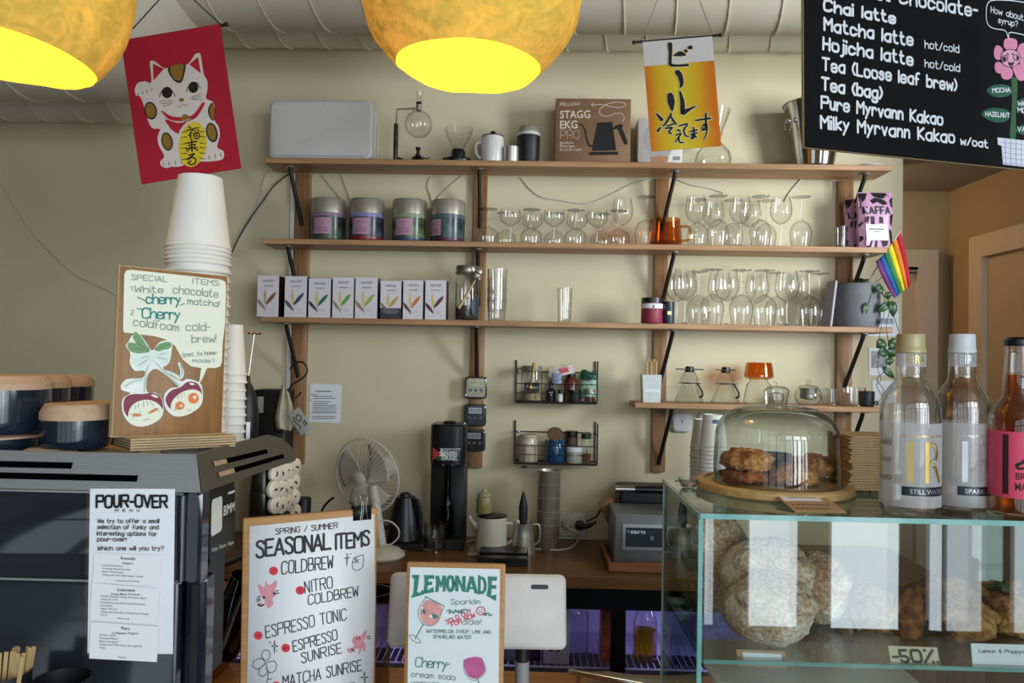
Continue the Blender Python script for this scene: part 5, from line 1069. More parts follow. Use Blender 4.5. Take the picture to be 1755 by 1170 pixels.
# --- third shelf: tea boxes
M_tb = mat('pale lilac carton', '#d6d0d4', .55, var=.015); TB = [(440, 477, 472, '#7a4a3c', 2.785), (487, 525, 473, '#2b4a54', 2.785), (528, 566, 477, '#2a6a48', 2.79), (569, 605, 475, '#5f9a4a', 2.79), (608, 646, 475, '#8fae4a', 2.79), (651, 687, 481, '#b89a4a', 2.79), (690, 724, 480, '#c06a3a', 2.79), (728, 764, 480, '#5a1f30', 2.79)]
sides = ['#2b1d1c', '#181a1c', '#3d2a2a', '#c5bfc0', '#6a5a60', '#1c1c22', '#b9b2b2', '#4a2424']
tn = ['russet', 'deep teal', 'dark green', 'mid green', 'lime green', 'ochre', 'orange', 'maroon']
for i, (a, b, pt, colr, Y) in enumerate(TB):
    x0, x1 = sx(a, Z3, Y), sx(b, Z3, Y); w_ = x1-x0; h_ = P((a+b)/2, pt, Y=Y).z-Z3
    M0 = T(x0, Y, Z3+h_); t = thing('tea_box', 'pale tea carton with a %s leaf, %s from the left%s' % (tn[i], ORD[i], ', front cut open' if i == 5 else ''), 'box', M=M0, group='tea cartons on the third shelf'); fr = Frame(M0, (420, 290, 3.775))
    MB().box((w_/2, .04, -h_/2), (w_, .079, h_), .0008).o('carton', mat('carton side %d' % i, sides[i], .5), t)
    fz = h_ if i != 5 else h_*.72
    MB().box((w_/2, -.0004, -fz/2), (w_-.0006, .0008, fz-.0006)).o('front_panel', M_tb, t)
    cu = w_/145; pv = lambda x, z: (x*cu, -z*h_/262)
    m = MB(); ftext(m, 'NEWBY', (w_*.26, -h_*.16), h_*.058, w_*.52, y=-.0014, bold=.006); m.o('lettering', mat('printed grey ink', '#6a6468', .6), t)
    m = MB(); ribbon(m, [(w_*.3, -h_*.252), (w_*.72, -h_*.252)], h_*.016, -.0014); m.o('variety_line', mat('printed grey ink', '#6a6468', .6), t)
    def leaf(pts, nm, mt, y=-.0014):
        m = MB(); m.poly(smooth([pv(*p) for p in pts], True, 4), y); m.o(nm, mt, t)
    leaf([(60, 185), (68, 160), (95, 125), (125, 105), (118, 130), (95, 160), (75, 178)], 'coloured_leaf', mat('leaf print %d' % i, colr, .5))
    leaf([(55, 185), (46, 150), (46, 115), (54, 85), (60, 120), (62, 155)], 'gold_leaf', mat('gold foil', '#c8b468', .25, .6))
    leaf([(58, 222), (52, 200), (30, 170), (4, 150), (8, 175), (25, 195), (45, 212)], 'photo_leaf', mat('leaf photo %d' % i, ('#8a7a72', '#4f4a4a', '#3f3a3a', '#8a8468', '#9a7a5a', '#7a6f5a', '#6a3a34', '#5a2228')[i], .6, var=.5, scale=220))
    m = MB(); ribbon(m, [pv(62, 188), pv(60, 235)], .0009, -.0014)
    for zz, l0, l1 in ((208, 75, 118), (216, 78, 112), (238, 95, 130), (246, 8, 30)): ribbon(m, [pv(l0, zz), pv(l1, zz)], .0006, -.0014)
    m.o('small_print', mat('printed grey ink', '#6a6468', .6), t)
    if i == 5: MB().box((w_/2, -.0003, -h_*.86), (w_-.002, .0006, h_*.26)).o('cut_opening', mat('dark tray', '#23242c', .4), t); MB(T(w_/2, -.001, -h_*.80) @ SC(1, 1, .35)).rprism(circ(w_*.42, 20), -.0005, .0005).o('tea_bag', mat('grey foil', '#55565e', .3), t)
# clip jar with ladle
x = sx(800, Z3, 2.83); t = thing('clip_top_jar', 'tall clip-top glass jar on the third shelf, holding tea', 'jar', (x, 2.83, Z3)); r = .044; h_ = P(800, 470, Y=2.83).z-Z3
MB().lathe([(r*.95, .001), (r, .006), (r, h_*.94), (r*.9, h_)], 32, cap=False).lathe([(r*.95, .001), (0, .003)], 32).o('glass', G_thick, t)
MB().lathe([(r*.92, .006), (r*.93, .05), (r*.6, .055), (0, .056)], 28).o('tea_leaves', mat('dark tea', '#3a342c', .9, var=.5, scale=150), t)
MB().lathe([(r*.95, h_), (r*1.0, h_+.008), (r*1.0, h_+.024), (r*.94, h_+.03), (0, h_+.03)], 32).o('lid', mat('grey metal lid', '#8f8c84', .3, .8), t); MB().tube([(r*1.02*math.cos(a*PI/12), r*1.02*math.sin(a*PI/12), h_+.004) for a in range(24)], .002, 6, True).tube([(r, -.01, h_-.02), (r+.006, -.01, h_+.012), (r, -.01, h_+.026)], .0015, 6).o('wire_clip', M_satin, t)
MB(RZ(52)).add([(0, 0, 0)], []).grid(lambda u, v: ((r+.001)*math.cos(-PI/2+(u-.5)*1.0), (r+.001)*math.sin(-PI/2+(u-.5)*1.0), .05+(v-.5)*.075*math.sqrt(max(0, 1-(2*u-1)**2))), 12, 4).o('round_label', mat('navy label', '#2a3440', .5), t)
q0, q1 = P(786, 528, Y=2.775), P(815, 480, Y=2.775); qh = P(819, 469, Y=2.775)
t = thing('serving_spoon', 'steel spoon with pale handle hanging in front of the clip-top jar', 'spoon', q0)
MB().tube([(0, 0, 0), (q1-q0)*.5, q1-q0], [.0065, .005, .0028], 8).o('handle', mat('pale brass', '#c8b088', .35, .5), t); MB(T(*(qh-q0)) @ RY(28)).lathe([(0, -.002), (.010, -.001), (.0145, .003), (.015, .005)], 20).at(T(*(qh-q0)) @ RY(28)).ball((0, -.002, 0), (.014, .006, .022), 16, 10).o('bowl', M_satin, t)
# tumblers
def tumbler(label, px, Y, z, r, h, zo=0, group=None):
    t = thing('tumbler', label, 'glass', (sx(px, z, Y), Y, z+zo), group=group); MB().lathe([(0, .008), (r*.80, .006), (r*.83, .001), (r*.85, .004), (r, h), (r*.95, h), (r*.80, .012), (0, .012)], 28, cap=False).o('glass', G_clear, t); return t
for i in range(4): tumbler('clear tumbler, %s from the bottom of the stack beside the jar' % ORD[i], 851, 2.835, Z3, .037, .088, i*.035, 'stacked tumblers on the third shelf')
tumbler('single clear glass standing alone on the third shelf', 967, 2.83, Z3, .028, .126)
# small jars
def jam(label, px, Y, z, r, h, body, lid, band=None, name='small_jar'):
    t = thing(name, label, 'jar', (sx(px, z, Y), Y, z)); MB().lathe([(r*.95, 0), (r, .004), (r, h*.78), (r*.96, h*.82)], 32).o('body', body, t); MB().lathe([(r*1.0, h*.80), (r*1.0, h), (0, h)], 32).o('lid', lid, t)
    if band: MB().lathe([(r*1.004, h*.58), (r*1.004, h*.77)], 32, cap=False).o('label_band', band, t)
    return t
t = jam('jar with red label, white band and black lid on the third shelf', 1117, 2.80, Z3, .039, .092, mat('raspberry label', '#8a2a40', .5, var=.1, scale=40), M_dark, M_paper); MB().box((0, -.0398, .06), (.004, .001, .010)).o('emblem', INK, t)
t = jam('small navy jar with gold label beside the red one', 1145, 2.80, Z3, .022, .08, mat('navy jar', '#1c2438', .4), M_dark); MB().box((.0, -.0225, .038), (.014, .001, .012)).o('gold_label', mat('gold foil', '#c8b468', .25, .6), t)
# grey pot with trailing ivy, grey tray leaning left of it
x0, x1 = sx(1426, Z3, 2.86), sx(1506, Z3, 2.86); r = (x1-x0)/2; xp = (x0+x1)/2; hp = P(1466, 488, Y=2.86).z-Z3
t = thing('planter_pot', 'dark grey concrete plant pot at the right end of the third shelf', 'plant pot', (xp, 2.86, Z3))
MB().lathe([(r*.9, 0), (r*.99, .02), (r, hp*.5), (r*.97, hp), (r*.9, hp), (r*.88, hp-.02), (0, hp-.02)], 40).o('pot', mat('dark concrete', '#66676a', .7, var=.12, scale=30, bump=.1), t)
pot_x, pot_h = xp, hp
t = thing('grey_tray', 'thin grey tray leaning between the wine glasses and the plant pot', 'tray', (sx(1419, Z3, 2.82), 2.82, Z3)); t.rotation_euler = (0, math.radians(7), math.radians(12)); MB(T(0, 0, .085)).rprism(rrect(.010, .17, .004, 3), -.02, .035, .002).o('tray', mat('mauve grey plastic', '#8b8790', .5), t)
# flag
q0, q1 = P(1478, 497, Y=2.84), P(1543, 396, Y=2.78); t = thing('rainbow_flag', 'small rainbow flag on a white stick in the plant pot', 'flag', q0)
MB().tube([Vector((-.02, .01, -.04)), q1-q0], .0022, 8).o('stick', M_white, t)
fr_ = [('1543,396 1561,490', '#b0182c'), ('1534,406 1556,496', '#d87818'), ('1525,416 1551,500', '#dcc820'), ('1516,425 1546,504', '#1c7848'), ('1508,434 1540,508', '#24509a'), ('1503,441 1533,511', '#6a2a6a')]
edge_t = [(1543, 396), (1536, 407), (1528.5, 417), (1521, 426), (1514, 436), (1507, 443), (1501, 448)]
edge_b = [(1561, 488), (1556, 493), (1551, 497), (1546, 500), (1541, 505), (1537, 508), (1532, 511)]
mid = [(1556, 440), (1549, 447), (1541, 453), (1533, 458), (1526, 464), (1519, 472), (1512, 480)]
cols = ['#b0182c', '#d87818', '#dcc820', '#1c7848', '#24509a', '#6a2a6a']
def fpt(k, v):
    a, m_, b = Vector(edge_t[k]), Vector(mid[k]), Vector(edge_b[k]); p = a*(1-v)**2+m_*2*v*(1-v)+b*v*v
    return P(p.x, p.y, Y=2.78+.012*math.sin(v*6+k*.5)+.06*(1 if False else 0))-q0
for k in range(6):
    MB().grid(lambda u, v: fpt(k, v).lerp(fpt(k+1, v), u), 2, 12).o('stripe', mat('flag stripe %d' % k, cols[k], .8), t, thick=.0006)
# ivy
M_ivy = mat('dark green leaf', '#2c4a2a', .4, var=.3, scale=60); M_stem = mat('vine stem', '#2a2418', .6)
t = thing('trailing_ivy', 'trailing green ivy hanging from the grey pot', 'plant', (xp, 2.86, Z3+hp-.02))
b0 = Vector(t.location)
def vine(pts, r=.0011):
    q = [P(px, py, Y=Y)-b0 for px, py, Y in pts]; MB().tube(smooth(q, False, 6), r, 6).o('stem', M_stem, t)
vine([(1490, 492, 2.83), (1508, 488, 2.79), (1520, 505, 2.77), (1528, 530, 2.765), (1538, 560, 2.765), (1545, 580, 2.765)])
vine([(1495, 492, 2.83), (1512, 500, 2.78), (1516, 530, 2.77), (1508, 570, 2.77), (1508, 600, 2.77), (1504, 630, 2.77), (1510, 650, 2.77), (1502, 660, 2.77), (1512, 680, 2.77), (1508, 694, 2.77)])
vine([(1497, 490, 2.83), (1524, 520, 2.77), (1519, 560, 2.77), (1524, 600, 2.77), (1518, 632, 2.77), (1503, 650, 2.77), (1514, 668, 2.77), (1506, 690, 2.77)])
vine([(1500, 485, 2.83), (1515, 470, 2.79), (1510, 460, 2.79), (1522, 478, 2.78), (1530, 470, 2.78)], .0009)
vine([(1470, 488, 2.83), (1495, 495, 2.78), (1490, 515, 2.775), (1486, 525, 2.772)], .0009)
def leafm(px, py, Y, L_, W_, ang, tip=0):
    q = P(px, py, Y=Y)-b0; o = []
    prof = [(0, 0), (.35, .12), (.5, .35), (.42, .62), (.2, .85), (0, 1), (-.2, .85), (-.42, .62), (-.5, .35), (-.35, .12)]
    M = T(*q) @ RY(ang) @ RX(tip); m = MB(M)
    vs = [(x*W_, -abs(x)*W_*.35, -z*L_) for x, z in prof]+[(0, 0, -.5*L_)]; n_ = len(prof)
    m.add(vs, [(i, (i+1) % n_, n_) for i in range(n_)]).o('leaf', M_ivy, t, thick=.0008)
for a in ((1484, 518, 2.772, .055, .022, 5, 8), (1512, 492, 2.77, .03, .035, 60, 0), (1520, 500, 2.77, .028, .03, -20, 10), (1528, 515, 2.765, .06, .034, -8, 5), (1524, 518, 2.765, .055, .03, 48, 5), (1515, 582, 2.765, .04, .04, 40, 0), (1522, 584, 2.763, .045, .045, -60, 5), (1530, 595, 2.763, .04, .045, 10, 12), (1520, 600, 2.76, .04, .04, 70, -10), (1512, 628, 2.765, .065, .026, -48, 8), (1478, 487, 2.84, .03, .028, 160, 30), (1490, 486, 2.83, .03, .028, 110, 10), (1465, 489, 2.85, .025, .02, 175, 20), (1523, 612, 2.76, .03, .03, -5, 0), (1506, 690, 2.77, .02, .018, 85, 0)): leafm(*a)
# --- short lower shelf
x0, x1 = sx(1101, Z4, 2.80), sx(1133, Z4, 2.80); t = thing('stirrer_box', 'white dispenser box holding pale wooden sticks on the lowest shelf', 'box', ((x0+x1)/2, 2.83, Z4))
w_ = x1-x0; h_ = P(1117, 642, Y=2.80).z-Z4
MB().add([(-w_*.46, -.03, 0), (w_*.46, -.03, 0), (w_*.46, .03, 0), (-w_*.46, .03, 0), (-w_*.52, -.03, h_), (w_*.52, -.03, h_), (w_*.52, .03, h_), (-w_*.52, .03, h_)], [(0, 1, 5, 4), (1, 2, 6, 5), (2, 3, 7, 6), (3, 0, 4, 7), (0, 3, 2, 1), (4, 5, 6, 7)]).o('box', mat('pale green white card', '#cdd3cf', .6), t)
MB().box((0, -.0308, h_*.42), (w_*.9, .002, .012)).o('front_lip', M_paper, t)
for k in range(7):
    s_ = thing('wooden_stick', 'pale wooden stick in the white dispenser box', 'stick', (t.location.x+(-.012+.0045*k), 2.81+.006*(k % 3), Z4+.01), group='wooden sticks in the white box'); s_.rotation_euler = (0, random.uniform(-.04, .1), 0); MB().box((0, 0, .07+.004*(k % 3)), (.006, .0016, .14+.008*(k % 3))).o('stick', M_stir, s_)
def server(label, px, Y, lid_w):
    t = thing('coffee_server', label, 'coffee server', (sx(px, Z4, Y), Y, Z4), group='glass coffee servers on the lowest shelf'); k = Y/FPX; n = 32
    prof = [(.047, .002), (.05, .006), (.045, .02), (.028, .06), (.026, .068), (.032, .085), (.026, .1), (.017, .118)]
    vs = []; fs = []
    for i, (r, z) in enumerate(prof):
        for a in range(n): rr = r*(1+.03*(a % 2)); vs.append((rr*math.cos(2*PI*a/n), rr*math.sin(2*PI*a/n), z))
    for i in range(len(prof)-1):
        for a in range(n): b = (a+1) % n; fs.append((i*n+a, i*n+b, (i+1)*n+b, (i+1)*n+a))
    MB().add(vs, fs).o('ribbed_glass', G_thick, t, angle=10)
    MB().lathe([(.012, .112), (.0155, .112), (.0165, .122), (.014, .133), (0, .133)], 20).o('lid_knob', M_dark, t); MB().box((0, 0, .1225), (lid_w, .03, .004), .001).o('lid_plate', M_dark, t)
    MB().lathe([(.028, .070), (.0325, .0705), (.0325, .0735), (.028, .074)], 28).box((0, -.01, .072), (.076, .02, .003)).o('neck_band', M_dark, t)
    MB().tube(smooth([(.027, -.01, .072), (.034, -.012, .06), (.043, -.012, .045), (.046, -.012, .03), (.04, -.012, .022), (.034, -.012, .024)], False, 5), .0035, 8).o('handle', M_dark, t)
    return t
server('glass coffee server with flat black lid, left of the two', 1181, 2.83, .098)
server('glass coffee server with curved black lid handle, right of the two', 1243, 2.83, .07)
t = thing('amber_dripper_set', 'amber glass dripper upturned on a clear server', 'dripper', (sx(1300, Z4, 2.84), 2.84, Z4))
MB().lathe([(.052, .001), (.056, .006), (.05, .04), (.044, .07), (.032, .085), (.03, .092)], 32, cap=False).o('clear_server', G_thick, t); MB().lathe([(.032, .09), (.046, .094), (.053, .1), (.048, .14), (.044, .152), (.041, .152), (.044, .138), (.049, .102), (.03, .097)], 32, cap=False).o('amber_top', G_amber, t)
MB().tube([(.045, -.02, .085), (.058, -.02, .083), (.062, -.02, .068)], .0018, 6).o('wire_handle', M_satin, t)
t = thing('glass_teapot', 'round glass teapot with steel strainer on the lowest shelf', 'teapot', (sx(1385, Z4, 2.84), 2.84, Z4))
MB().lathe([(.028, .001), (.038, .006), (.048, .025), (.046, .045), (.036, .06), (.034, .064)], 32, cap=False).o('glass_body', G_thick, t); MB().lathe([(.033, .062), (.036, .066), (.03, .07), (.008, .074), (.006, .08), (.010, .086), (.006, .093), (0, .094)], 24, cap=False).o('lid', G_thick, t); MB().lathe([(.01, .02), (.028, .024), (.031, .062), (.029, .062)], 24).o('strainer', mat('steel mesh', '#8f8d86', .4, .8), t)
MB().tube([(.044, 0, .03), (.058, 0, .045), (.068, 0, .062)], [.01, .006, .004], 8).tube(smooth([(.042, 0, .055), (.07, 0, .06), (.075, 0, .04), (.046, 0, .02)], False, 5), .0035, 8).o('handle', G_thick, t)
tumbler('small clear glass near the right post on the lowest shelf', 1427, 2.86, Z4, .02, .06)
tumbler('wide clear cup on the right end of the lowest shelf', 1463, 2.83, Z4, .042, .068)
t = thing('dark_cup', 'small black ceramic cup at the right end of the lowest shelf', 'cup', (sx(1485, Z4, 2.82), 2.82, Z4)); MB().lathe([(.022, 0), (.026, .004), (.027, .055), (.024, .055), (.023, .006), (0, .006)], 24).o('cup', M_blk, t)
# ================================================================ things on the wall
def onwall(px, py, d=0.0): return P(px, py, Y=WY-d)
# notice sheet
tl, tr, bl_ = onwall(532, 657, .002), onwall(586, 659, .002), onwall(529.5, 723, .002)
M0, bw, bh = frame3(tl, tr, bl_); fr = Frame(M0, (400, 580, 3.656)); t = thing('notice_sheet', 'small laminated notice with printed lines taped to the wall', 'notice', M=M0)
MB().box((bw/2, 0, -bh/2), (bw, .0006, bh)).o('paper', M_paper, t)
m = MB(); fr.st(m, '518,330 612,330', 6, -.001, False)
for y_, a, b in ((352, 483, 525), (362, 500, 620), (375, 500, 640), (385, 480, 490), (395, 500, 610), (408, 500, 590), (418, 497, 645), (430, 497, 640), (442, 497, 645), (455, 497, 640), (465, 497, 645), (488, 497, 640), (500, 497, 640)): fr.st(m, f'{a},{y_} {b},{y_}', 4, -.001, False)
m.o('printed_lines', mat('mid grey ink', '#6f6f74', .6), t)
# kitchen timers on the post
for i, (px, py, dg, fc) in enumerate(((816, 664, '07:15', '#9a9a86'), (814.5, 711, '03:00', '#2a2c34'), (813, 754, '04:00', '#14161a'))):
    q = P(px, py, Y=WY-.036); s_ = 37*(WY-.036)/FPX; lb = ('top', 'middle', 'lowest')[i]
    t = thing('kitchen_timer', '%s of three square digital kitchen timers on the post' % lb, 'timer', q, group='kitchen timers on the oak post')
    MB().rprism(rrect(s_, s_, .011, 5), -.006, .012, .002).o('case', mat('timer shell', '#1a1a1c', .3), t)
    MB().tube([(p[0], -.0062, p[1]) for p in rrect(s_*.93, s_*.93, .010, 5)], .0012, 6, True).o('bezel', M_chrome, t)
    MB().rprism(rrect(s_*.86, s_*.86, .008, 4), -.0072, -.006).o('face', mat('timer face %d' % i, fc, .2, coat=.5), t)
    sc = MB(T(0, 0, s_*.21)).rprism(rrect(s_*.6, s_*.27, .002, 3), -.0082, -.007).o('display', mat('lcd %d' % i, ('#c3c6a0', '#a9b6bc', '#8f9698')[i], .3), t)
    m = MB(); ftext(m, dg, (0, s_*.13), s_*.16, s_*.5, y=-.0086, align='c'); m.o('digits', mat('lcd digit', '#23282a', .5), sc)
    for k in (-1, 0, 1): MB(T(k*s_*.25, 0, -s_*.12)).lathe([(0, 0)], 3, cap=False).at(T(k*s_*.25, -.0075, -s_*.12) @ RX(90)).lathe([(s_*.07, -.001), (s_*.07, .001), (0, .001)], 12).o('button', mat('timer button', '#55565a', .4), t)
# wire baskets
M_wire = mat('black wire', '#17120f', .5)
def basket(label, pxl, pxr, pyt, pyb, pym):
    zt, zb, zm = (P((pxl+pxr)/2, v, Y=WY-.10).z for v in (pyt, pyb, pym)); xl, xr = P(pxl, pyb, Y=WY-.10).x, P(pxr, pyb, Y=WY-.10).x; D = .10
    t = thing('wire_basket', label, 'basket', ((xl+xr)/2, WY, zb)); W_ = (xr-xl)/2; h = zt-zb; hm = zm-zb
    for s_ in (-1, 1): MB().box((s_*W_, -D, h/2), (.006, .004, h)).box((s_*W_, -D/2, h*.72), (.003, D-.004, .004)).box((s_*W_, -.004, h/2), (.006, .004, h)).box((s_*W_, -D/2, .002), (.004, D, .004)).o('side_frame', M_wire, t)
    MB().tube([(-W_, -D, 0), (W_, -D, 0)], .0035, 8).o('front_rail', M_wire, t); MB().tube([(-W_, -D, hm), (W_, -D, hm)], .0018, 6).o('top_wire', M_wire, t); MB().tube([(-W_, -D, hm/2), (W_, -D, hm/2)], .0012, 6).o('middle_wire', M_wire, t)
    n = 8
    for k in range(1, n): x = -W_+2*W_*k/n; MB().tube([(x, -D, hm), (x, -D, 0), (x, -.004, 0)], .0012, 6).o('upright_wire', M_wire, t)
    MB().tube([(-W_, -.004, 0), (W_, -.004, 0)], .002, 6).tube([(-W_, -.004, h*.72), (W_, -.004, h*.72)], .002, 6).o('back_rail', M_wire, t)
    for k in range(4): MB().tube([(-W_, -.02-.02*k, 0), (W_, -.02-.02*k, 0)], .001, 5).o('floor_wire', M_wire, t)
    for s_ in (-1, 1): MB(T(s_*(W_-.014), -.007, h*.72) @ RX(90)).lathe([(.006, 0), (.006, .003), (0, .004)], 12).o('screw', M_satin, t)
    return zb+.0025
zb1 = basket('black wire wall basket, upper of two, full of jars and packets', 883, 1023, 618, 690, 658)
zb2 = basket('black wire wall basket, lower of two, with a blue jar', 881, 1023, 725, 795, 764)
BY = WY-.052
def jar(name, label, px, z, r, h, glassm, lidm, lid_h, neck=.9, fill=None, fh=.5, Y=None, cat='jar'):
    Y = Y or BY; t = thing(name, label, cat, (P(px, 680, Y=Y).x, Y, z)); hb = h-lid_h
    MB().lathe([(r*.94, .0), (r, .005), (r, hb*.8), (r*neck, hb)], 28).o('jar_body', glassm, t)
    if fill: MB().lathe([(r*.9, .004), (r*.93, hb*fh), (0, hb*fh)], 24).o('contents', fill, t)
    if lidm: MB().lathe([(r*neck*1.03, hb-.001), (r*neck*1.05, hb+.002), (r*neck*1.05, h), (0, h)], 28).o('lid', lidm, t)
    return t
t = jar('storage_jar', 'glass jar with black chalk label and brass spoon in the upper basket', 911, zb1, .040, .132, G_thick, mat('dull lid', '#8d8878', .4, .4), .02, .92, mat('pale oats', '#a8946e', .9, var=.3, scale=90), .35)
MB(RZ(0)).box((0, -.0415, .052), (.056, .001, .036)).o('chalk_label', M_blk, t); m = MB(); ribbon(m, smooth([(-.02, .052), (-.014, .06), (-.012, .048), (-.004, .05), (-.002, .056)], False, 3), .0016, -.0425); ribbon(m, smooth([(.006, .048), (.008, .056), (.013, .048), (.016, .055), (.022, .05)], False, 3), .0016, -.0425); m.o('label_lettering', M_chalk, t)
q = P(909, 664, Y=BY-.046); t = thing('brass_spoon', 'brass spoon hooked over the front of the labelled jar', 'spoon', q); tp = P(915, 622, Y=BY-.046)-q
MB().tube([(0, 0, 0), tp*.5, tp], [.003, .0045, .006], 8).ball((0, 0, 0), (.008, .004, .010), 12, 8).o('spoon', mat('brass', '#c2a05a', .3, .9), t)
t = jar('dropper_bottle', 'small black bottle with a white fox face in the upper basket', 944, zb1, .018, .078, M_blk, mat('dull grey cap', '#4a443c', .5), .028, .5, cat='bottle'); m = MB(); m.add([(-.008, -.0188, .036), (-.003, -.0192, .03), (-.001, -.0192, .034)], [(0, 1, 2)]).add([(.008, -.0188, .036), (.003, -.0192, .03), (.001, -.0192, .034)], [(0, 1, 2)]).add([(-.003, -.0192, .027), (.003, -.0192, .027), (0, -.0192, .021)], [(0, 1, 2)]); m.o('fox_face', M_paper, t)
jar('spice_shaker', 'slim white and steel shaker in the upper basket', 960, zb1, .009, .045, M_paper, M_dark, .012, .9, Y=BY-.025)
def pouch(name, label, px, z, w_, h_, d_, m_, rot=0, Y=None, cat='packet'):
    Y = Y or BY; t = thing(name, label, cat, (P(px, 670, Y=Y).x, Y, z)); t.rotation_euler = (0, math.radians(rot), 0)
    def f(u, v, s): return ((u-.5)*w_*(1+.06*math.sin(v*5)), s*d_/2*(math.sin(PI*min(.97, u+.015))**.6)*(1-.75*v**2)+.0015*math.sin(v*19+u*9), v*h_+.004*math.sin(u*8)*v)
    MB().grid(lambda u, v: f(u, v, -1), 10, 12).grid(lambda u, v: f(1-u, v, 1), 10, 12).o('packet', m_, t)
    return t
jar('syrup_bottle', 'red brown bottle standing in the upper basket', 978, zb1, .026, .105, mat('red brown glass', '#5a2214', .25), M_dark, .012, .6, cat='bottle')
jar('black_tin', 'low black tin at the front of the upper basket', 984, zb1, .024, .045, M_blk, M_dark, .01, 1.0, Y=BY-.022, cat='tin')
t = pouch('spotted_packet', 'white packet with dark spots and pink patch atop the upper basket', 963, zb1+.098, .095, .034, .03, mat('spotted wrapper', '#c8bfb8', .5, var=.3, scale=120), -12, BY-.005); MB().box((.012, -.016, .018), (.03, .001, .018)).o('pink_patch', mat('pink foil', '#c83a58', .4), t)
pouch('blue_packet', 'small blue and white packet between bottle and jar in the upper basket', 954, zb1+.066, .034, .04, .016, mat('blue white wrapper', '#7f88a8', .5, var=.4, scale=90), 0, BY-.02)
pouch('green_packet', 'green and white packet at the right of the upper basket', 1008, zb1+.012, .058, .105, .03, mat('green wrapper', '#8fae98', .5, var=.25, scale=40), 3, BY+.012)
t = pouch('dark_green_pouch', 'dark green folded pouch lying over the green packet', 1008, zb1+.085, .06, .032, .03, mat('dark green pouch', '#1c4a3a', .5), 2, BY-.008)
jar('spice_jar', 'small glass jar of red spice in the upper basket', 1011, zb1, .020, .05, G_thick, mat('satin lid', '#b5b2a8', .35, .6), .01, .95, mat('red spice', '#6a3024', .9, var=.3, scale=120), .5, Y=BY-.025)
jar('cream_jar', 'cream ceramic jar in the lower basket', 907, zb2, .036, .10, mat('cream glaze', '#b5ab92', .25, coat=.4), mat('cream glaze', '#b5ab92', .25, coat=.4), .012, .85); 
t = jar('blue_jar', 'glossy blue ceramic jar in the lower basket', 953, zb2, .040, .083, mat('blue glaze', '#1d3f63', .12, coat=.5), mat('blue glaze', '#1d3f63', .12, coat=.5), .012, .9, Y=BY-.008)
t = thing('wooden_coaster', 'round brown wooden disc standing on the blue jar', 'disc', (P(951, 750, Y=BY).x, BY-.008, zb2+.0835)); MB(T(0, 0, .022) @ SC(1, 1, .82)).rprism(circ(.030, 24), -.006, .006, .002).o('lid', mat('brown wood', '#5f4126', .6, var=.15), t)
jar('cocoa_jar', 'tall jar of brown powder with black lid in the lower basket', 981, zb2, .023, .115, mat('cocoa brown', '#4a2c1a', .5), M_dark, .022, .95, Y=BY+.016)
jar('white_jar', 'white jar with steel lower half in the lower basket', 986, zb2, .030, .06, mat('grey white jar', '#a9a69c', .3), M_paper, .016, .98, Y=BY-.02)
jar('clear_spice_jar', 'clear jar with dark green lid at the right of the lower basket', 1006, zb2, .019, .108, G_thick, mat('dark green lid', '#22382e', .4), .018, .95, mat('tan spice', '#8a5a3a', .9), .35)
# round-cornered white wall panels, cables, S-hook with rag and tag
for px, py, lb in ((1168, 723, 'square white thermostat panel with a small dark mark, below the lowest shelf'), (1212, 723, 'square white wall panel half hidden by paper cups')):
    q = onwall(px, py, .001); t = thing('wall_panel', lb, 'wall panel', q, group='white wall panels'); s_ = 34*WY/FPX
    MB().rprism(rrect(s_, s_, .018, 6), -.016, 0, .006).o('cover', mat('white panel plastic', '#c9cac8', .4), t); MB(T(0, -.0165, .004)).rprism(rrect(.003, .012, .0014, 3), -.0004, .0004).o('mark', M_dark, t)
M_cab = mat('white cable', '#c4bfb4', .5)
def cable(label, pts, r=.0028, m_=None, name='cable', Yd=.004):
    q = [P(p[0], p[1], Y=(p[2] if len(p) > 2 else WY-Yd)) for p in pts]; t = thing(name, label, 'cable', q[0]); MB().tube(smooth([v-q[0] for v in q], False, 6), r, 8).o('cable_run', m_ or M_cab, t); return t
cable('thin pale wire running down the wall at the far left', [(-20, 295), (10, 325), (25, 355), (65, 410), (90, 435), (128, 470), (190, 500), (240, 530)], .0018)
cable('white cable dropping from the left end of the top shelf', [(470, 292), (455, 302), (445, 340), (432, 375), (410, 410), (395, 435), (380, 470)], .0026)
cable('black cable curving down left of the shelves', [(495, 298), (470, 318), (450, 345), (425, 380), (408, 410), (392, 445), (380, 480)], .0026, M_dark, Yd=.008)
cable('white cable hanging in a loop behind the coupe glasses', [(893, 305), (910, 325), (930, 338), (960, 343), (990, 348), (1015, 347), (1050, 332), (1085, 315), (1120, 306)])
cable('white cable above the wine glasses of the second shelf', [(1150, 302), (1180, 315), (1215, 322), (1240, 330)])
cable('white cable rising left of the pink coffee bags', [(1374, 306), (1365, 316), (1352, 332), (1345, 345)])
cable('left of two white cables behind the tea tins', [(552, 300), (566, 318), (580, 334), (590, 350)]); cable('right of two white cables behind the tea tins', [(586, 300), (592, 318), (600, 340), (605, 365)])
cable('looped white cable behind the rightmost tea tin', [(738, 304), (733, 318), (738, 335), (742, 350)]); cable('white cable slanting behind the rightmost tea tin', [(792, 302), (770, 320), (752, 338), (745, 352)])
t = thing('s_hook', 'dark iron S-shaped hook on the left shelf post', 'hook', P(516, 640, Y=2.80)); b0 = Vector(t.location)
MB().tube(smooth([P(a, b, Y=2.80)-b0 for a, b in ((497, 632), (505, 623), (517, 620), (525, 628), (526, 638), (518, 648), (502, 658), (495, 668), (494, 674))], False, 5), .0032, 8).tube(smooth([P(a, b, Y=2.80)-b0 for a, b in ((516, 672), (511, 678), (506, 682))], False, 4), .003, 8).o('hook', M_iron, t)
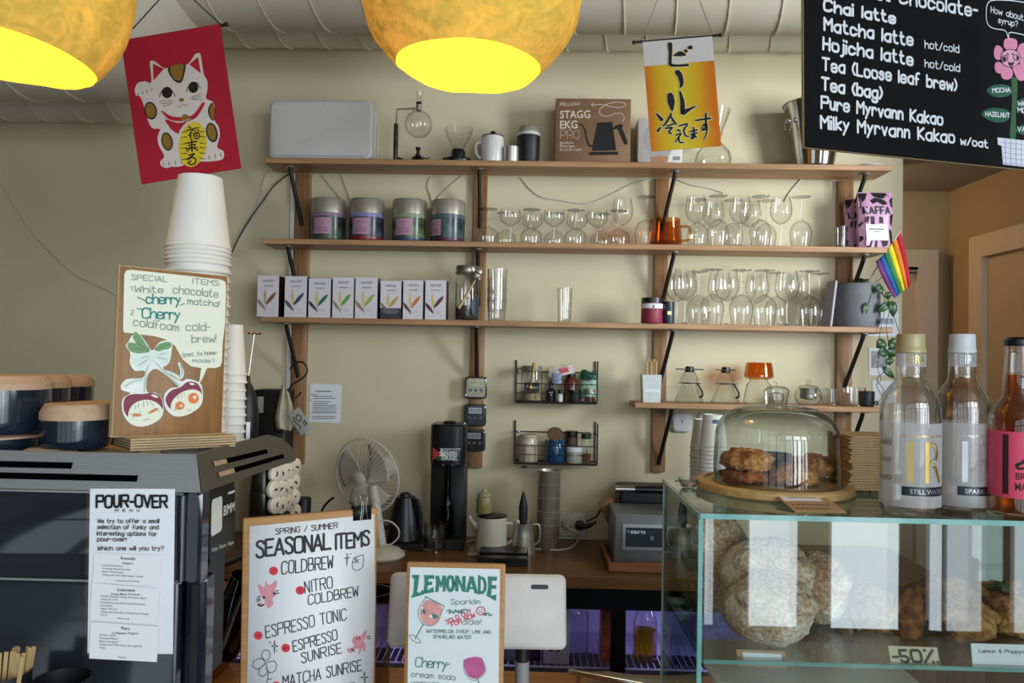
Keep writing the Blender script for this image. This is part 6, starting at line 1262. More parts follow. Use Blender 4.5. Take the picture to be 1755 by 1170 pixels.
def rag(): 
    t = thing('cleaning_cloth', 'cream cleaning cloth hanging from the S hook', 'cloth', P(490, 675, Y=2.785)); b = Vector(t.location)
    pr = [(494, 672, 484, 660), (500, 690, 477, 690), (504, 712, 472, 715), (503, 730, 474, 735), (498, 738, 488, 736)]
    def f(u, v):
        i = min(3, int(v*4)); fr_ = v*4-i; a, c = pr[i], pr[i+1]; xr = a[0]+(c[0]-a[0])*fr_; yr = a[1]+(c[1]-a[1])*fr_; xl = a[2]+(c[2]-a[2])*fr_; yl = a[3]+(c[3]-a[3])*fr_
        return P(xl+(xr-xl)*u, yl+(yr-yl)*u, Y=2.785-.02*math.sin(u*PI)-.012*math.sin(u*9))-b
    MB().grid(f, 14, 14).o('cloth', mat('cream cotton', '#bfb8a0', .9, var=.05, scale=60), t, thick=.004)
rag()
tl, tr, bl_ = P(512, 697, Y=2.755), P(536, 733, Y=2.755), P(497, 718, Y=2.755); M0, bw, bh = frame3(tl, tr, bl_)
t = thing('hanging_tag', 'square grey tag with a dark doodle hanging by the oak post', 'tag', M=M0); MB().box((bw/2, .001, -bh/2), (bw, .003, bh), .0008).o('card', mat('grey woven card', '#a5a49c', .7, var=.1, scale=120), t)
m = MB(); ribbon(m, smooth([(.02, -.02), (.035, -.012), (.045, -.025), (.03, -.032), (.022, -.02)], False, 4), .003, -.001); ribbon(m, [(.052, -.01), (.07, -.01)], .004, -.001); ribbon(m, [(.052, -.018), (.072, -.018)], .003, -.001); ribbon(m, smooth([(.02, -.036), (.04, -.04), (.06, -.034), (.07, -.04)], False, 4), .003, -.001); m.o('doodle', INK, t)
MB().tube([(.004, 0, -.004), Vector(M0.inverted() @ P(511, 676, Y=2.80))], .001, 5).o('string', mat('pale cord', '#8f887a', .8), t)
# photos pinned right of the right post
def photo(label, a, b, c, inner):
    M0, bw, bh = frame3(onwall(*a, .002), onwall(*b, .002), onwall(*c, .002)); t = thing('pinned_photo', label, 'photo', M=M0, group='photos pinned beside the shelf'); MB().box((bw/2, 0, -bh/2), (bw, .001, bh)).o('print', M_paper, t)
    if inner: MB().box((bw*.5, -.0008, -bh*.42), (bw*.78, .0004, bh*.62)).o('picture', mat('photo picture', inner, .4, var=.6, scale=40), t)
photo('instant photo with grey picture pinned beside the right post', (1489, 596), (1523, 596), (1487, 643), '#85878a'); photo('white card pinned above the instant photo', (1486, 520), (1540, 520), (1484, 576), None); photo('blank white photo pinned beneath the instant photo', (1495, 652), (1535, 652), (1493, 690), None)
t = thing('shelf_label', 'small dark blue label card at the end of the third shelf', 'label', P(1520, 552, Y=2.775)); MB().box((0, 0, .004), (.046, .001, .02)).o('card', mat('slate blue card', '#5a6670', .5), t)
# ================================================================ things on the worktop behind the bar
def stand(px, py):
    """point on the worktop seen at this pixel"""
    return P(px, py, Z=CZ)
def wx(px, Y): return sx(px, CZ, Y)
# desk fan (blades at rest)
q = P(628.5, 815, Y=2.66); t = thing('desk_fan', 'white wire-cage desk fan on the worktop', 'fan', (wx(655, 2.62), 2.62, CZ)); b = Vector(t.location); hub = q-b
Rf = 65*2.66/FPX; Mf = T(*hub) @ RZ(-24) @ RX(8)
M_fan = mat('white fan plastic', '#c9c4b4', .45); M_fw = mat('white fan wire', '#cdc8b8', .4)
MB(Mf).tube([(Rf*math.cos(a*PI/32), 0, Rf*math.sin(a*PI/32)) for a in range(64)], .0035, 8, True).o('cage_rim', M_fw, t)
m = MB(Mf)
for k in range(48):
    a = k*PI/24; m.tube([(.022*math.cos(a), -.045, .022*math.sin(a)), (Rf*.55*math.cos(a+.1), -.042, Rf*.55*math.sin(a+.1)), (Rf*.9*math.cos(a+.16), -.022, Rf*.9*math.sin(a+.16)), (Rf*math.cos(a+.18), 0, Rf*math.sin(a+.18))], .0007, 4, cap=False)
m.o('front_cage', M_fw, t)['kind'] = 'stuff'
m = MB(Mf)
for k in range(48):
    a = k*PI/24; m.tube([(.03*math.cos(a), .055, .03*math.sin(a)), (Rf*.6*math.cos(a), .05, Rf*.6*math.sin(a)), (Rf*.93*math.cos(a), .02, Rf*.93*math.sin(a)), (Rf*math.cos(a), 0, Rf*math.sin(a))], .0007, 4, cap=False)
for rr in (.35, .6, .8, .92): m.tube([(Rf*rr*math.cos(a*PI/24), .052-(rr > .7)*.02, Rf*rr*math.sin(a*PI/24)) for a in range(48)], .0007, 4, True)
m.o('rear_cage', M_fw, t)['kind'] = 'stuff'
MB(Mf @ RX(90)).lathe([(.024, .040), (.023, .046), (.012, .051), (0, .052)], 24).o('hub_cap', M_fan, t)
for k in range(3):
    def bl(u, v, k=k):
        r = .02+u*(Rf*.86-.02); a = k*2*PI/3+.4+(v-.5)*(1.75-.25*u)+u*.35; return (r*math.cos(a), -.012+(v-.5)*.045*(1-.3*u), r*math.sin(a))
    MB(Mf).grid(bl, 8, 8).o('blade', mat('fan blade', '#c2bdad', .4), t, thick=.002)
MB(Mf @ RX(90)).lathe([(.03, -.055), (.045, -.065), (.045, -.12), (.03, -.14), (0, -.14)], 24).o('motor', M_fan, t)
MB().tube([(hub.x*.6, .02, hub.z-.03), (0, 0, .02)], [.016, .018], 12).o('neck', M_fan, t); MB().lathe([(.07, 0), (.078, .008), (.06, .028), (.025, .04), (0, .04)], 32).o('base', M_fan, t)
# black kettle and stand
t = thing('black_kettle', 'matt black electric kettle behind the fan', 'kettle', (wx(693, 2.78), 2.78, CZ))
MB().box((0, 0, .012), (.16, .15, .024), .004).o('base', M_blk, t); MB().lathe([(.062, .024), (.066, .03), (.05, .12), (.037, .17), (.036, .178), (0, .18)], 36).o('body', mat('satin black', '#17181a', .35), t); MB().lathe([(.02, .178), (.018, .188), (.012, .192), (0, .192)], 20).o('lid_knob', M_blk, t)
MB().tube(smooth([(.03, -.02, .17), (.05, -.03, .165), (.06, -.03, .12), (.062, -.03, .07)], False, 4), .008, 8).o('handle', M_blk, t); MB().tube(smooth([(-.05, 0, .06), (-.085, -.02, .08), (-.095, -.02, .13), (-.12, -.03, .165)], False, 5), .006, 8).o('gooseneck', M_blk, t)
# soda maker
x0, x1 = wx(736, 2.80), wx(797, 2.80); w_ = x1-x0; h_ = P(766, 727, Y=2.75).z-CZ
t = thing('soda_maker', 'tall black soda machine with a small flag sticker', 'soda machine', ((x0+x1)/2, 2.80, CZ)); r = w_/2
zs = P(766, 797, Y=2.72).z-CZ
MB().lathe([(r, zs), (r, h_-.006), (r*.92, h_), (0, h_)], 40, sq=4).o('head', mat('ribbed black', '#101011', .3), t)
for k in range(12): MB(T(0, 0, zs+.05+k*.0075)).lathe([(r*1.003, 0), (r*1.008, .0012), (r*1.003, .0024)], 40, cap=False, sq=4).o('rib', mat('ribbed black', '#101011', .3), t)
MB().box((0, .03, zs/2), (w_, .06, zs), .004).box((0, -.015, .018), (w_*1.0, .11, .036), .004).o('column', M_blk, t)
MB(T(0, 0, h_)).lathe([(.022, 0), (.024, .004), (.02, .008), (0, .008)], 24).o('top_button', M_blk, t)
MB().lathe([(.024, .045), (.028, .05), (.028, .13), (.018, .165), (.013, .185), (.013, zs)], 28, c=(0, -.025, 0), cap=False).o('bottle', glass('smoked plastic', '7d8082', '3c3e40', refl=.02), t)
for k in (-1, 0, 1): MB(T(k*.016, -.03, zs-.008)).lathe([(.007, 0), (.007, .01)], 12).o('nozzle', M_satin, t)
M0 = T(-r*.9, 2.80-r*1.02-Vector(t.location).y, 0)
def curve_strip(nm, mt, u0, u1, z0, z1, off=.0012):
    MB().grid(lambda u, v: (-r*.86+2*r*.86*(u0+(u1-u0)*u), -r*(1-.22*abs(2*(u0+(u1-u0)*u)-1)**4)-off, z0+(z1-z0)*v), 8, 1).o(nm, mt, t)
zf = P(766, 790, Y=2.72).z-CZ; hf = P(766, 768, Y=2.72).z-CZ-zf
curve_strip('sticker_green', mat('sticker green', '#1f5a38', .5), .08, 1.0, zf, zf+hf*.33); curve_strip('sticker_white', M_paper, .08, 1.0, zf+hf*.33, zf+hf*.66, .0012); curve_strip('sticker_black', M_blk, .08, 1.0, zf+hf*.66, zf+hf)
MB().add([(-r*.80, -r*.94-.0022, zf), (-r*.80, -r*.94-.0022, zf+hf), (-r*.32, -r*1.0-.0022, zf+hf*.5)], [(0, 1, 2)]).o('sticker_red', mat('sticker red', '#a82a34', .5), t)
m = MB(); ftext(m, 'BOYCOTT', (.012, zf+hf*.70), hf*.26, r*1.1, y=-r-.0026, align='c', bold=.02); ftext(m, 'ISRAEL', (.010, zf+hf*.05), hf*.26, r*.9, y=-r-.0026, align='c', bold=.02); m.o('sticker_lettering', M_paper, t)
m = MB()
for zz, l_ in ((.56, .9), (.43, .7)): ribbon(m, [(.014-r*.45*l_, zf+hf*zz), (.014+r*.45*l_, zf+hf*zz)], hf*.06, -r-.0026)
m.o('sticker_small_print', mat('mid grey ink', '#6f6f74', .6), t)
# clear tumbler at the front
q = stand(744, 948); t = thing('water_glass', 'clear straight water glass at the front of the worktop', 'glass', (q.x, q.y+.03, CZ)); MB().lathe([(0, .012), (.034, .010), (.0355, .001), (.037, .004), (.0405, .10), (.0375, .10), (.034, .016), (0, .016)], 32, cap=False).o('glass', G_thick, t)
# enamel pot with squeeze bottle on its lid, patterned cloth below
xp = wx(842, 2.72); t = thing('tea_towel', 'folded grey striped towel under the white enamel pot', 'towel', (xp, 2.72, CZ))
MB().grid(lambda u, v: ((u-.5)*.16, (v-.5)*.13, .004+.002*math.sin(u*14)*math.sin(v*9)), 16, 12).o('towel', mat('striped towel', '#a5a198', .9, var=.5, scale=40, stretch=(1, 6, 1)), t, thick=.006)
M_enc = mat('cream enamel', '#cfc9b8', .25, var=.02, coat=.4)
t = enamel_jug('enamel_pot', 'cream enamel coffee pot with spout and black lid on the worktop', (xp, 2.72, CZ+.009), .055, .118, M_dark, M_enc, 1, True)
for o in [c for c in t.children if c.name.startswith('lid')]:
    for kn in list(o.children): bpy.data.objects.remove(kn)
t = thing('squeeze_bottle', 'olive green squeeze bottle standing on the enamel pot lid', 'bottle', (wx(829, 2.72)-.001, 2.72, CZ+.009+.1285)); M_sq = mat('olive liquid plastic', '#8f8c58', .35)
MB().lathe([(.026, 0), (.028, .003), (.028, .05), (.024, .058)], 28).o('body', M_sq, t); MB().lathe([(.022, .058), (.024, .06), (.024, .068), (.01, .074), (.0025, .095), (0, .095)], 24).o('nozzle_cap', mat('pale olive cap', '#a5a27a', .4), t)
# steel jug, frother, cup tower
t = thing('steel_jug', 'steel milk jug right of the enamel pot', 'jug', (wx(896, 2.72), 2.72, CZ)); MB().lathe([(.044, 0), (.045, .004), (.036, .07), (.033, .095), (.036, .108), (.034, .108), (.031, .095), (.042, .006), (0, .006)], 32, cap=False).lathe([(.044, 0), (0, 0)], 32).o('body', M_satin, t); MB().tube(smooth([(.033, 0, .1), (.055, 0, .098), (.058, 0, .05), (.043, 0, .03)], False, 4), .0045, 8).o('handle', M_satin, t)
q = P(898, 800, Y=2.76); t = thing('black_frother', 'black handheld frother with upright whisk behind the steel jug', 'frother', (q.x, 2.76, CZ)); h_ = P(898, 842, Y=2.76).z-CZ; zt = q.z-CZ
MB().lathe([(.012, 0), (.0155, .01), (.0155, h_*.75), (.006, h_*.95), (.003, h_), (0, h_)], 20).o('handle', M_blk, t); MB().tube([(0, 0, h_-.002), (0, 0, zt)], .0008, 6).o('wire', M_satin, t); MB().tube([(.010*math.cos(a*PI/10), .010*math.sin(a*PI/10), zt) for a in range(20)], .0016, 6, True).o('whisk_ring', M_iron, t)
x = wx(938, 2.80); zt = P(938, 806, Y=2.78).z-CZ; n = 5
for k in range(n):
    t = thing('steel_tumbler', 'brushed steel tumbler, %s from the bottom of the tower' % ORD[k], 'tumbler', (x+.0006*k, 2.80, CZ+k*(zt-.09)/(n-1)), group='stacked steel tumblers on the worktop'); h_ = .09
    MB().lathe([(.0395, 0), (.041, .002), (.0422, h_-.004), (.0432, h_-.002), (.0415, h_), (.040, h_-.002), (.0385, .006), (0, .006)], 36, cap=False).lathe([(.0395, 0), (0, 0)], 36).o('cup', M_satin, t)
# socket with plug and white cable
q = onwall(982, 897, .001); t = thing('wall_socket', 'white double wall socket above the worktop', 'socket', q); MB().rprism(rrect(.105, .092, .006, 3), -.012, 0, .003).o('plate', mat('socket white', '#c4c0b2', .4), t)
for s_ in (-1, 1): MB(T(s_*.024, -.0122, 0) @ RX(90)).lathe([(.023, 0), (.0215, .0008), (.0195, -.004), (0, -.004)], 28, cap=False).o('outlet', mat('socket white inner', '#b3afa2', .4), t)
q2 = q+Vector((.024, -.02, 0)); t = thing('black_plug', 'black power plug with cord in the wall socket', 'plug', q2); MB(RX(90)).lathe([(.018, 0), (.0185, .008), (.014, .022), (.006, .026), (0, .026)], 20).tube(smooth([(0, 0, 0.02), (.02, 0, .025), (.04, 0.006, .022), (.055, .014, .022), (.06, .02, .022)], False, 4), [.012]+[.009]*8+[.0045]*8, 10).o('plug', M_dark, t)
M_wc = mat('white flex', '#cfcac0', .45)
q3 = q+Vector((-.024, -.0175, 0)); t = thing('white_plug', 'white plug of the power strip cable in the wall socket', 'plug', q3); MB(RX(90)).lathe([(.017, 0), (.017, .012), (.008, .022), (0, .022)], 18).o('plug', mat('socket white inner', '#b3afa2', .4), t)
def flex(label, pts, r=.003, m_=None, name='power_cable'):
    q = [P(p[0], p[1], Y=p[2]) if p[2] else P(p[0], p[1], Z=CZ+r) for p in pts]; t = thing(name, label, 'cable', q[0]); MB().tube(smooth([v-q[0] for v in q], False, 6), r, 8).o('cable_run', m_ or M_wc, t); return t
flex('white power cable from the socket along the worktop to the scale', [(974, 905, 2.90), (988, 912, 2.89), (990, 925, 0), (980, 937, 0), (960, 942, 0), (930, 941, 0), (905, 939, 0)])
flex('white power cable running behind the water glass to the fan', [(845, 930, 0), (815, 925, 0), (790, 932, 0), (765, 938, 0), (735, 941, 0), (705, 942, 0), (660, 943, 0)])
flex('white cable looped beside the fan base', [(650, 892, 2.55), (668, 893, 2.55), (682, 905, 2.55), (683, 920, 2.55), (670, 932, 2.55), (655, 934, 2.55)], .0028)
flex('black cord hanging from the plug to the grill', [(1005, 893, 2.87), (1022, 885, 2.82), (1030, 874, 2.80), (1038, 885, 2.80), (1046, 900, 2.80), (1050, 915, 2.80)], .0035, M_dark)
# scale
a, b_ = stand(818, 969), stand(905, 970); t = thing('coffee_scale', 'flat black coffee scale at the front of the worktop', 'scale', ((a.x+b_.x)/2, a.y+.075, CZ)); w_ = b_.x-a.x
MB().box((0, 0, .013), (w_, .15, .026), .003).o('body', M_dark, t); MB().box((0, .025, .029), (w_*.97, .095, .005), .002).o('weighing_plate', mat('satin black', '#17181a', .35), t); MB().box((0, -.0756, .014), (w_*.3, .001, .016)).o('front_display', mat('dark screen', '#0b0c0f', .1), t)
# wooden tray, contact grill on it
ta, tb = stand(1040, 975), stand(1125, 972); t = thing('wooden_tray', 'brown wooden tray under the steel toaster', 'tray', (.45, 2.62, CZ)); M_tray = wood('tray wood', '#7a4620', '#9a6030', 'X', 1.2, .45)
xl = ta.x; W_ = .52; cx = xl+W_/2-.45; MB().box((cx, .02, .006), (W_, .28, .012), .002).o('floor', M_tray, t)
for s_ in (-1, 1): MB().box((cx, .02+s_*.135, .016), (W_, .014, .03), .003).o('rim', M_tray, t); MB().box((cx+s_*(W_/2-.007), .02, .016), (.014, .256, .03), .003).o('rim', M_tray, t)
x0, x1 = sx(1048, CZ, 2.63), sx(1205, CZ, 2.63); zt = P(1110, 882, Y=2.56).z
t = thing('steel_toaster', 'steel toaster with dark blue control panel on the wooden tray', 'toaster', ((x0+x1)/2, 2.66, CZ+.0125)); w_ = x1-x0; h_ = zt-CZ-.0125
MB().box((0, 0, h_/2), (w_, .20, h_), .004).o('body', mat('dull steel', '#7d7f83', .35, .35), t); yp = -.101
px0, px1 = P(1066, 915, Y=2.56).x-t.location.x, P(1187, 915, Y=2.56).x-t.location.x; pz1, pz0 = P(1110, 898, Y=2.56).z-t.location.z, P(1110, 943, Y=2.56).z-t.location.z
MB().box(((px0+px1)/2, yp-.002, (pz0+pz1)/2), (px1-px0, .006, pz1-pz0), .002).o('panel_frame', mat('bright steel', '#b3b5b8', .35, .3), t)
MB().box(((px0+px1)/2, yp-.0055, (pz0+pz1)/2+.001), ((px1-px0)*.9, .002, (pz1-pz0)*.72)).o('control_panel', mat('slate panel', '#26313a', .3), t)
m = MB(); ftext(m, 'saro', (px0+.027, pz1-.030), .014, .050, y=yp-.0072, bold=.02); ribbon(m, [(px0+.016, pz1-.02), (px0+.022, pz1-.02)], .002, yp-.0072); ribbon(m, [(px0+.018, pz1-.026), (px0+.023, pz1-.026)], .002, yp-.0072); m.o('lettering', M_paper, t)
MB(T((px0+px1)/2-.02, yp-.007, (pz0+pz1)/2) @ RX(90)).lathe([(.008, 0), (.007, .006), (0, .006)], 16).o('knob', mat('dull steel', '#7d7f83', .35, .35), t)
MB().box((w_*.48, -.02, h_*.45), (.012, .15, h_*.8), .003).o('side_block', M_blk, t)
t = thing('contact_grill', 'black contact grill with steel hinge behind the toaster', 'grill', (sx(1120, CZ, 2.84), 2.845, CZ+.012)); zg = P(1090, 831, Y=2.80).z-CZ-.012
MB().box((0, 0, zg*.35), (.27, .15, zg*.7), .006).o('lower_plate', M_blk, t); MB(T(0, 0, zg*.82) @ RX(4)).box((0, 0, 0), (.27, .15, zg*.26), .008).o('upper_plate', mat('satin black', '#17181a', .35), t); MB(RY(90)).lathe([(.012, -.15), (.012, -.08)], 16, c=(-zg*.95, -.07, 0)).o('hinge', M_chrome, t); MB(RY(90)).lathe([(.013, -.08), (.013, .08)], 16, c=(-zg*.95, -.07, 0)).o('handle', M_dark, t)
t = pouch('paper_bag', 'crumpled brown paper bag poking out beside the contact grill', 1037, CZ+.135, .085, .05, .03, mat('brown paper', '#7a5a3c', .8, var=.15, scale=30), 62, 2.76, 'bag')
# dark things at the left: grinder, thermos
x0, x1 = sx(430, CZ, 2.83), sx(484, CZ, 2.83); zt = P(457, 668, Y=2.82).z-CZ
t = thing('coffee_grinder', 'tall black box-shaped coffee grinder behind the espresso machine', 'grinder', ((x0+x1)/2, 2.885, CZ)); w_ = x1-x0
MB().box((0, 0, zt/2), (w_, .12, zt), .004).o('housing', M_blk, t); MB().box((-w_*.12, -.061, zt*.9), (.006, .003, zt*.2)).o('door_edge', M_dark, t); MB().box((w_*.3, -.0615, zt*.85), (w_*.3, .003, zt*.28), .001).o('front_window', mat('smoked window', '#2c2822', .15), t); MB().box((-w_*.28, -.0615, zt-.055), (.022, .001, .06)).o('label', mat('dull white label', '#9fa09c', .6), t)
x0, x1 = sx(413, CZ, 2.5), sx(459, CZ, 2.5); zt = P(436, 802, Y=2.5).z-CZ; r = (x1-x0)/2
t = thing('steel_thermos', 'dark steel ringed thermos seen behind the machine side', 'thermos', ((x0+x1)/2, 2.56, CZ)); MB().lathe([(r*.95, 0), (r, .005), (r, zt*.42), (r*.985, zt*.425), (r, zt*.43), (r, zt*.72), (r*.985, zt*.725), (r*.95, zt*.73), (r*.85, zt*.93), (r*.6, zt), (0, zt)], 32).o('body', mat('dark olive steel', '#3f4038', .3, .8), t)
t = thing('black_canister', 'small black canister left of the fan', 'canister', (sx(519, CZ, 2.75), 2.75, CZ)); zt = P(519, 852, Y=2.75).z-CZ; MB().lathe([(.025, 0), (.026, .004), (.0255, zt-.004), (.023, zt), (0, zt)], 24).o('body', M_blk, t)
flex('dark curved tube standing behind the seasonal menu', [(550, 895, 2.7), (552, 875, 2.7), (560, 862, 2.7), (572, 852, 2.7)], .004, M_dark, 'rubber_hose')
# ================================================================ fridge under the worktop
t = thing('back_bar_fridge', 'black back bar fridge with violet lit glass doors under the worktop', 'fridge', (-.15, 2.70, 0)); FYF = 2.50
def fb(nm, x0, x1, y0, y1, z0, z1, mt): MB(T(.15, -2.70, 0)).box(((x0+x1)/2, (y0+y1)/2, (z0+z1)/2), (x1-x0, y1-y0, z1-z0)).o(nm, mt, t)
zt = .852; wz1 = P(1010, 1046, Y=FYF).z; wz0 = .12; X0, X1 = -1.25, 1.05
fb('top_panel', X0, X1, FYF, 2.94, wz1+.004, zt, M_dark); fb('bottom_panel', X0, X1, FYF, 2.94, 0.0, wz0, M_dark); fb('back_panel', X0, X1, 2.90, 2.94, wz0, wz1, mat('fridge white liner', '#b5b3bd', .6)); fb('side_panel', X0, X0+.03, FYF, 2.90, wz0, wz1, M_dark); fb('side_panel', X1-.03, X1, FYF, 2.90, wz0, wz1, M_dark)
xa, xb = P(1048, 1090, Y=FYF).x, P(1072, 1090, Y=FYF).x; doors = [(-.60, xa), (xb, 1.02)]; fb('mullion', xa, xb, FYF, FYF+.04, wz0, wz1+.004, M_dark); fb('mullion', -.66, -.60, FYF, FYF+.04, wz0, wz1+.004, M_dark)
for a, b in doors+[(-1.22, -.66)]: fb('door_glass', a, b, FYF+.012, FYF+.018, wz0, wz1, M_pane)
zsf = P(1010, 1143, Y=2.55).z; m = MB(T(.15, -2.70, 0))
fb('shelf_liner', X0+.03, X1-.03, 2.70, 2.90, zsf-.014, zsf-.010, mat('fridge white liner', '#b5b3bd', .6))
for x in [X0+.05+.022*k for k in range(100)]:
    if x < X1-.05: m.tube([(x, FYF+.05, zsf), (x, 2.89, zsf)], .0022, 5)
m.tube([(X0+.03, FYF+.05, zsf-.003), (X1-.03, FYF+.05, zsf-.003)], .004, 6); m.o('wire_shelf', mat('white coated wire', '#b9b7c4', .4), t)['kind'] = 'stuff'
for x in (-.85, -.10, .72):
    l = bpy.data.lights.new('fridge_lamp', 'AREA'); l.shape = 'RECTANGLE'; l.size = .5; l.size_y = .05; l.energy = 2.2; l.color = (.42, .34, 1.0); o = bpy.data.objects.new('fridge_lamp', l); COL.objects.link(o); o.location = (x, 2.62, wz1-.01)
def carton(name, label, px, Y, w_, h_, mt, cat='carton', cap=None, z=None):
    t = thing(name, label, cat, (sx(px, zsf, Y), Y, zsf+.003)); MB().box((0, 0, h_*.42), (w_, w_, h_*.84), .002).add([(-w_/2, -w_/2, h_*.84), (w_/2, -w_/2, h_*.84), (w_/2, w_/2, h_*.84), (-w_/2, w_/2, h_*.84), (-w_/2, 0, h_), (w_/2, 0, h_)], [(0, 1, 5, 4), (2, 3, 4, 5), (0, 4, 3), (1, 2, 5)]).o('carton', mt, t); return t
t = carton('milk_carton', 'orange and white carton inside the fridge by the door bar', 1046, 2.62, .07, .20, mat('orange white print', '#c86a4a', .5, var=.6, scale=30))
t = carton('oat_carton', 'pale lilac drink carton inside the fridge behind the till', 952, 2.60, .085, .22, mat('pale carton', '#b5b0c0', .5, var=.05)); m = MB(); ribbon(m, [(-.03, .12), (.03, .12)], .004, -.0433); ribbon(m, [(-.03, .1), (.03, .1)], .004, -.0433); m.box((-.018, -.0433, .05), (.014, .0006, .014)).box((.006, -.0433, .05), (.014, .0006, .014)); m.o('carton_print', INK, t)
carton('dark_carton', 'dark purple carton inside the fridge left of the till neck', 905, 2.62, .08, .2, mat('dark violet carton', '#3a3048', .5)); carton('grey_carton', 'grey carton inside the fridge right behind the lemonade board', 872, 2.62, .08, .2, mat('grey carton', '#6f6a80', .5, var=.3, scale=30))
t = thing('juice_bottle', 'large clear bottle of yellow juice inside the fridge', 'bottle', (sx(1105, zsf, 2.62), 2.62, zsf+.003)); MB().lathe([(.036, 0), (.04, .006), (.04, .13), (.024, .17), (.015, .19), (.015, .2)], 28, cap=False).o('bottle', G_thick, t); MB().lathe([(.036, .004), (.037, .10), (0, .10)], 28).o('juice', glass('yellow juice', 'e6cc58', 'b89a30', refl=.03), t)
t = thing('water_jug', 'tall clear plastic jug inside the fridge at the left pane', 'jug', (sx(986, zsf, 2.62), 2.62, zsf+.003)); MB().lathe([(.04, 0), (.044, .006), (.042, .15), (.03, .18), (.022, .2)], 28, cap=False).o('jug', G_thick, t)
# clear jug and steel rail on the front counter
t = thing('measuring_jug', 'clear plastic measuring jug half hidden behind the seasonal menu', 'jug', (P(634, 1080, Y=1.42).x, 1.42, FZ)); zt = P(650, 1012, Y=1.42).z-FZ; MB().lathe([(.034, .002), (.036, .006), (.04, zt), (.038, zt)], 32, cap=False).o('jug', glass('smoky plastic', 'c8c2b8', '7a746a'), t); MB().tube(smooth([(.038, -.01, zt*.87), (.058, -.01, zt*.85), (.06, -.01, zt*.5), (.037, -.01, zt*.4)], False, 4), .003, 8).o('handle', G_thick, t)
a, b_ = P(975, 1150, Y=1.62), P(1120, 1176, Y=1.56); t = thing('steel_tray', 'shiny steel tray with a round front edge on the counter', 'tray', (a.x+.06, 1.5, a.z-.03)); bb = Vector(t.location)
MB().tube([a-bb, b_-bb], .006, 10).o('rolled_edge', M_chrome, t); MB().add([a-bb+Vector((0, 0, -.004)), b_-bb+Vector((0, 0, -.004)), b_-bb+Vector((.04, .06, -.01)), a-bb+Vector((.08, .03, -.01))], [(0, 1, 2, 3)]).o('tray_floor', M_satin, t, thick=.002)
for k, v in enumerate((a, b_)): MB().tube([(v.x-bb.x+.02, v.y-bb.y, v.z-bb.z-.004), (v.x-bb.x+.02, v.y-bb.y, FZ-bb.z)], .005, 8).o('leg', M_chrome, t)
# ================================================================ glass display case and what is on and in it
from mathutils import noise as mnoise
G_case = glass('case glass', 'f2f7f5', 'b5cfc8', refl=.07, rough=.01)
M_edge = mat('green glass edge', '#5f9a94', .15, var=.15, scale=40, coat=.5)
CX0, CX1, CY0, CY1, CT_ = .266, 1.32, 1.198, 1.53, 1.345; CS = 1.118
cs = thing('display_case', 'glass counter display case with green edges', 'display case', ((CX0+CX1)/2, (CY0+CY1)/2, FZ)); cb = Vector(cs.location)
def cpart(nm, c, d, mt): return MB(T(*(-cb))).box(c, d).o(nm, mt, cs)
cpart('top_pane', ((CX0+CX1)/2+.001, (CY0+CY1)/2+.001, CT_-.004), (CX1-CX0-.004, CY1-CY0-.004, .0076), G_case)
cpart('front_pane', ((CX0+CX1)/2+.003, CY0+.005, (FZ+.03+CT_-.008)/2), (CX1-CX0-.012, .005, CT_-.008-FZ-.03), G_case)
cpart('side_pane', (CX0+.004, (CY0+CY1)/2+.004, (FZ+.03+CT_-.008)/2), (.005, CY1-CY0-.012, CT_-.008-FZ-.03), G_case)
cpart('side_pane', (CX1-.004, (CY0+CY1)/2+.004, (FZ+.03+CT_-.008)/2), (.005, CY1-CY0-.012, CT_-.008-FZ-.03), G_case)
cpart('shelf_pane', ((CX0+CX1)/2, (CY0+CY1)/2, CS-.003), (CX1-CX0-.016, CY1-CY0-.02, .006), G_case)
cpart('top_edge', ((CX0+CX1)/2, CY0-.0005, CT_-.004), (CX1-CX0, .003, .008), M_edge); cpart('top_edge', (CX0-.0005, (CY0+CY1)/2, CT_-.004), (.003, CY1-CY0-.004, .008), M_edge)
cpart('corner_edge', (CX0+.002, CY0+.0035, (FZ+.03+CT_-.009)/2), (.007, .004, CT_-.009-FZ-.03), M_edge)
cpart('shelf_edge', ((CX0+CX1)/2, CY0+.0092, CS-.003), (CX1-CX0-.02, .002, .0062), M_edge); cpart('shelf_edge', (CX0+.0085, (CY0+CY1)/2, CS-.003), (.002, CY1-CY0-.024, .0062), M_edge)
cpart('rear_edge', (CX0+.003, CY1-.003, (FZ+.03+CT_-.009)/2), (.006, .004, CT_-.009-FZ-.03), mat('pale glass edge', '#a8b8b2', .2))
cpart('rear_slide', ((CX0+CX1)/2+.28, CY1-.01, (CS+CT_-.01)/2), (.42, .004, CT_-CS-.02), G_case)
cpart('base', ((CX0+CX1)/2, (CY0+CY1)/2, FZ+.015), (CX1-CX0, CY1-CY0, .03), mat('case base steel', '#8d8f90', .35, .7))
t = thing('white_platter', 'white rectangular platter on the bottom of the display case', 'platter', (.48, 1.36, FZ+.03)); MB().box((0, 0, .125), (.34, .2, .01), .004).box((0, 0, .06), (.2, .12, .12), .004).o('platter', M_en, t)
def blob(c, r, amp, f, seed, sub=(22, 14), flat=None, fine=.03):
    m = MB(); m.ball((0, 0, 0), r, *sub); vs = []
    for v in m.v:
        n = mnoise.fractal(Vector(v)*f+Vector((seed*7.1, seed*3.3, seed)), .8, 2.0, 4); k = 1+amp*n+fine*mnoise.noise(Vector(v)*150+Vector((seed, 0, 0)))
        p = Vector((v.x*k, v.y*k, v.z*k)); 
        if flat is not None and p.z < flat: p.z = flat+(p.z-flat)*.15
        vs.append(p)
    m.v = [p+Vector(c) for p in vs]; return m
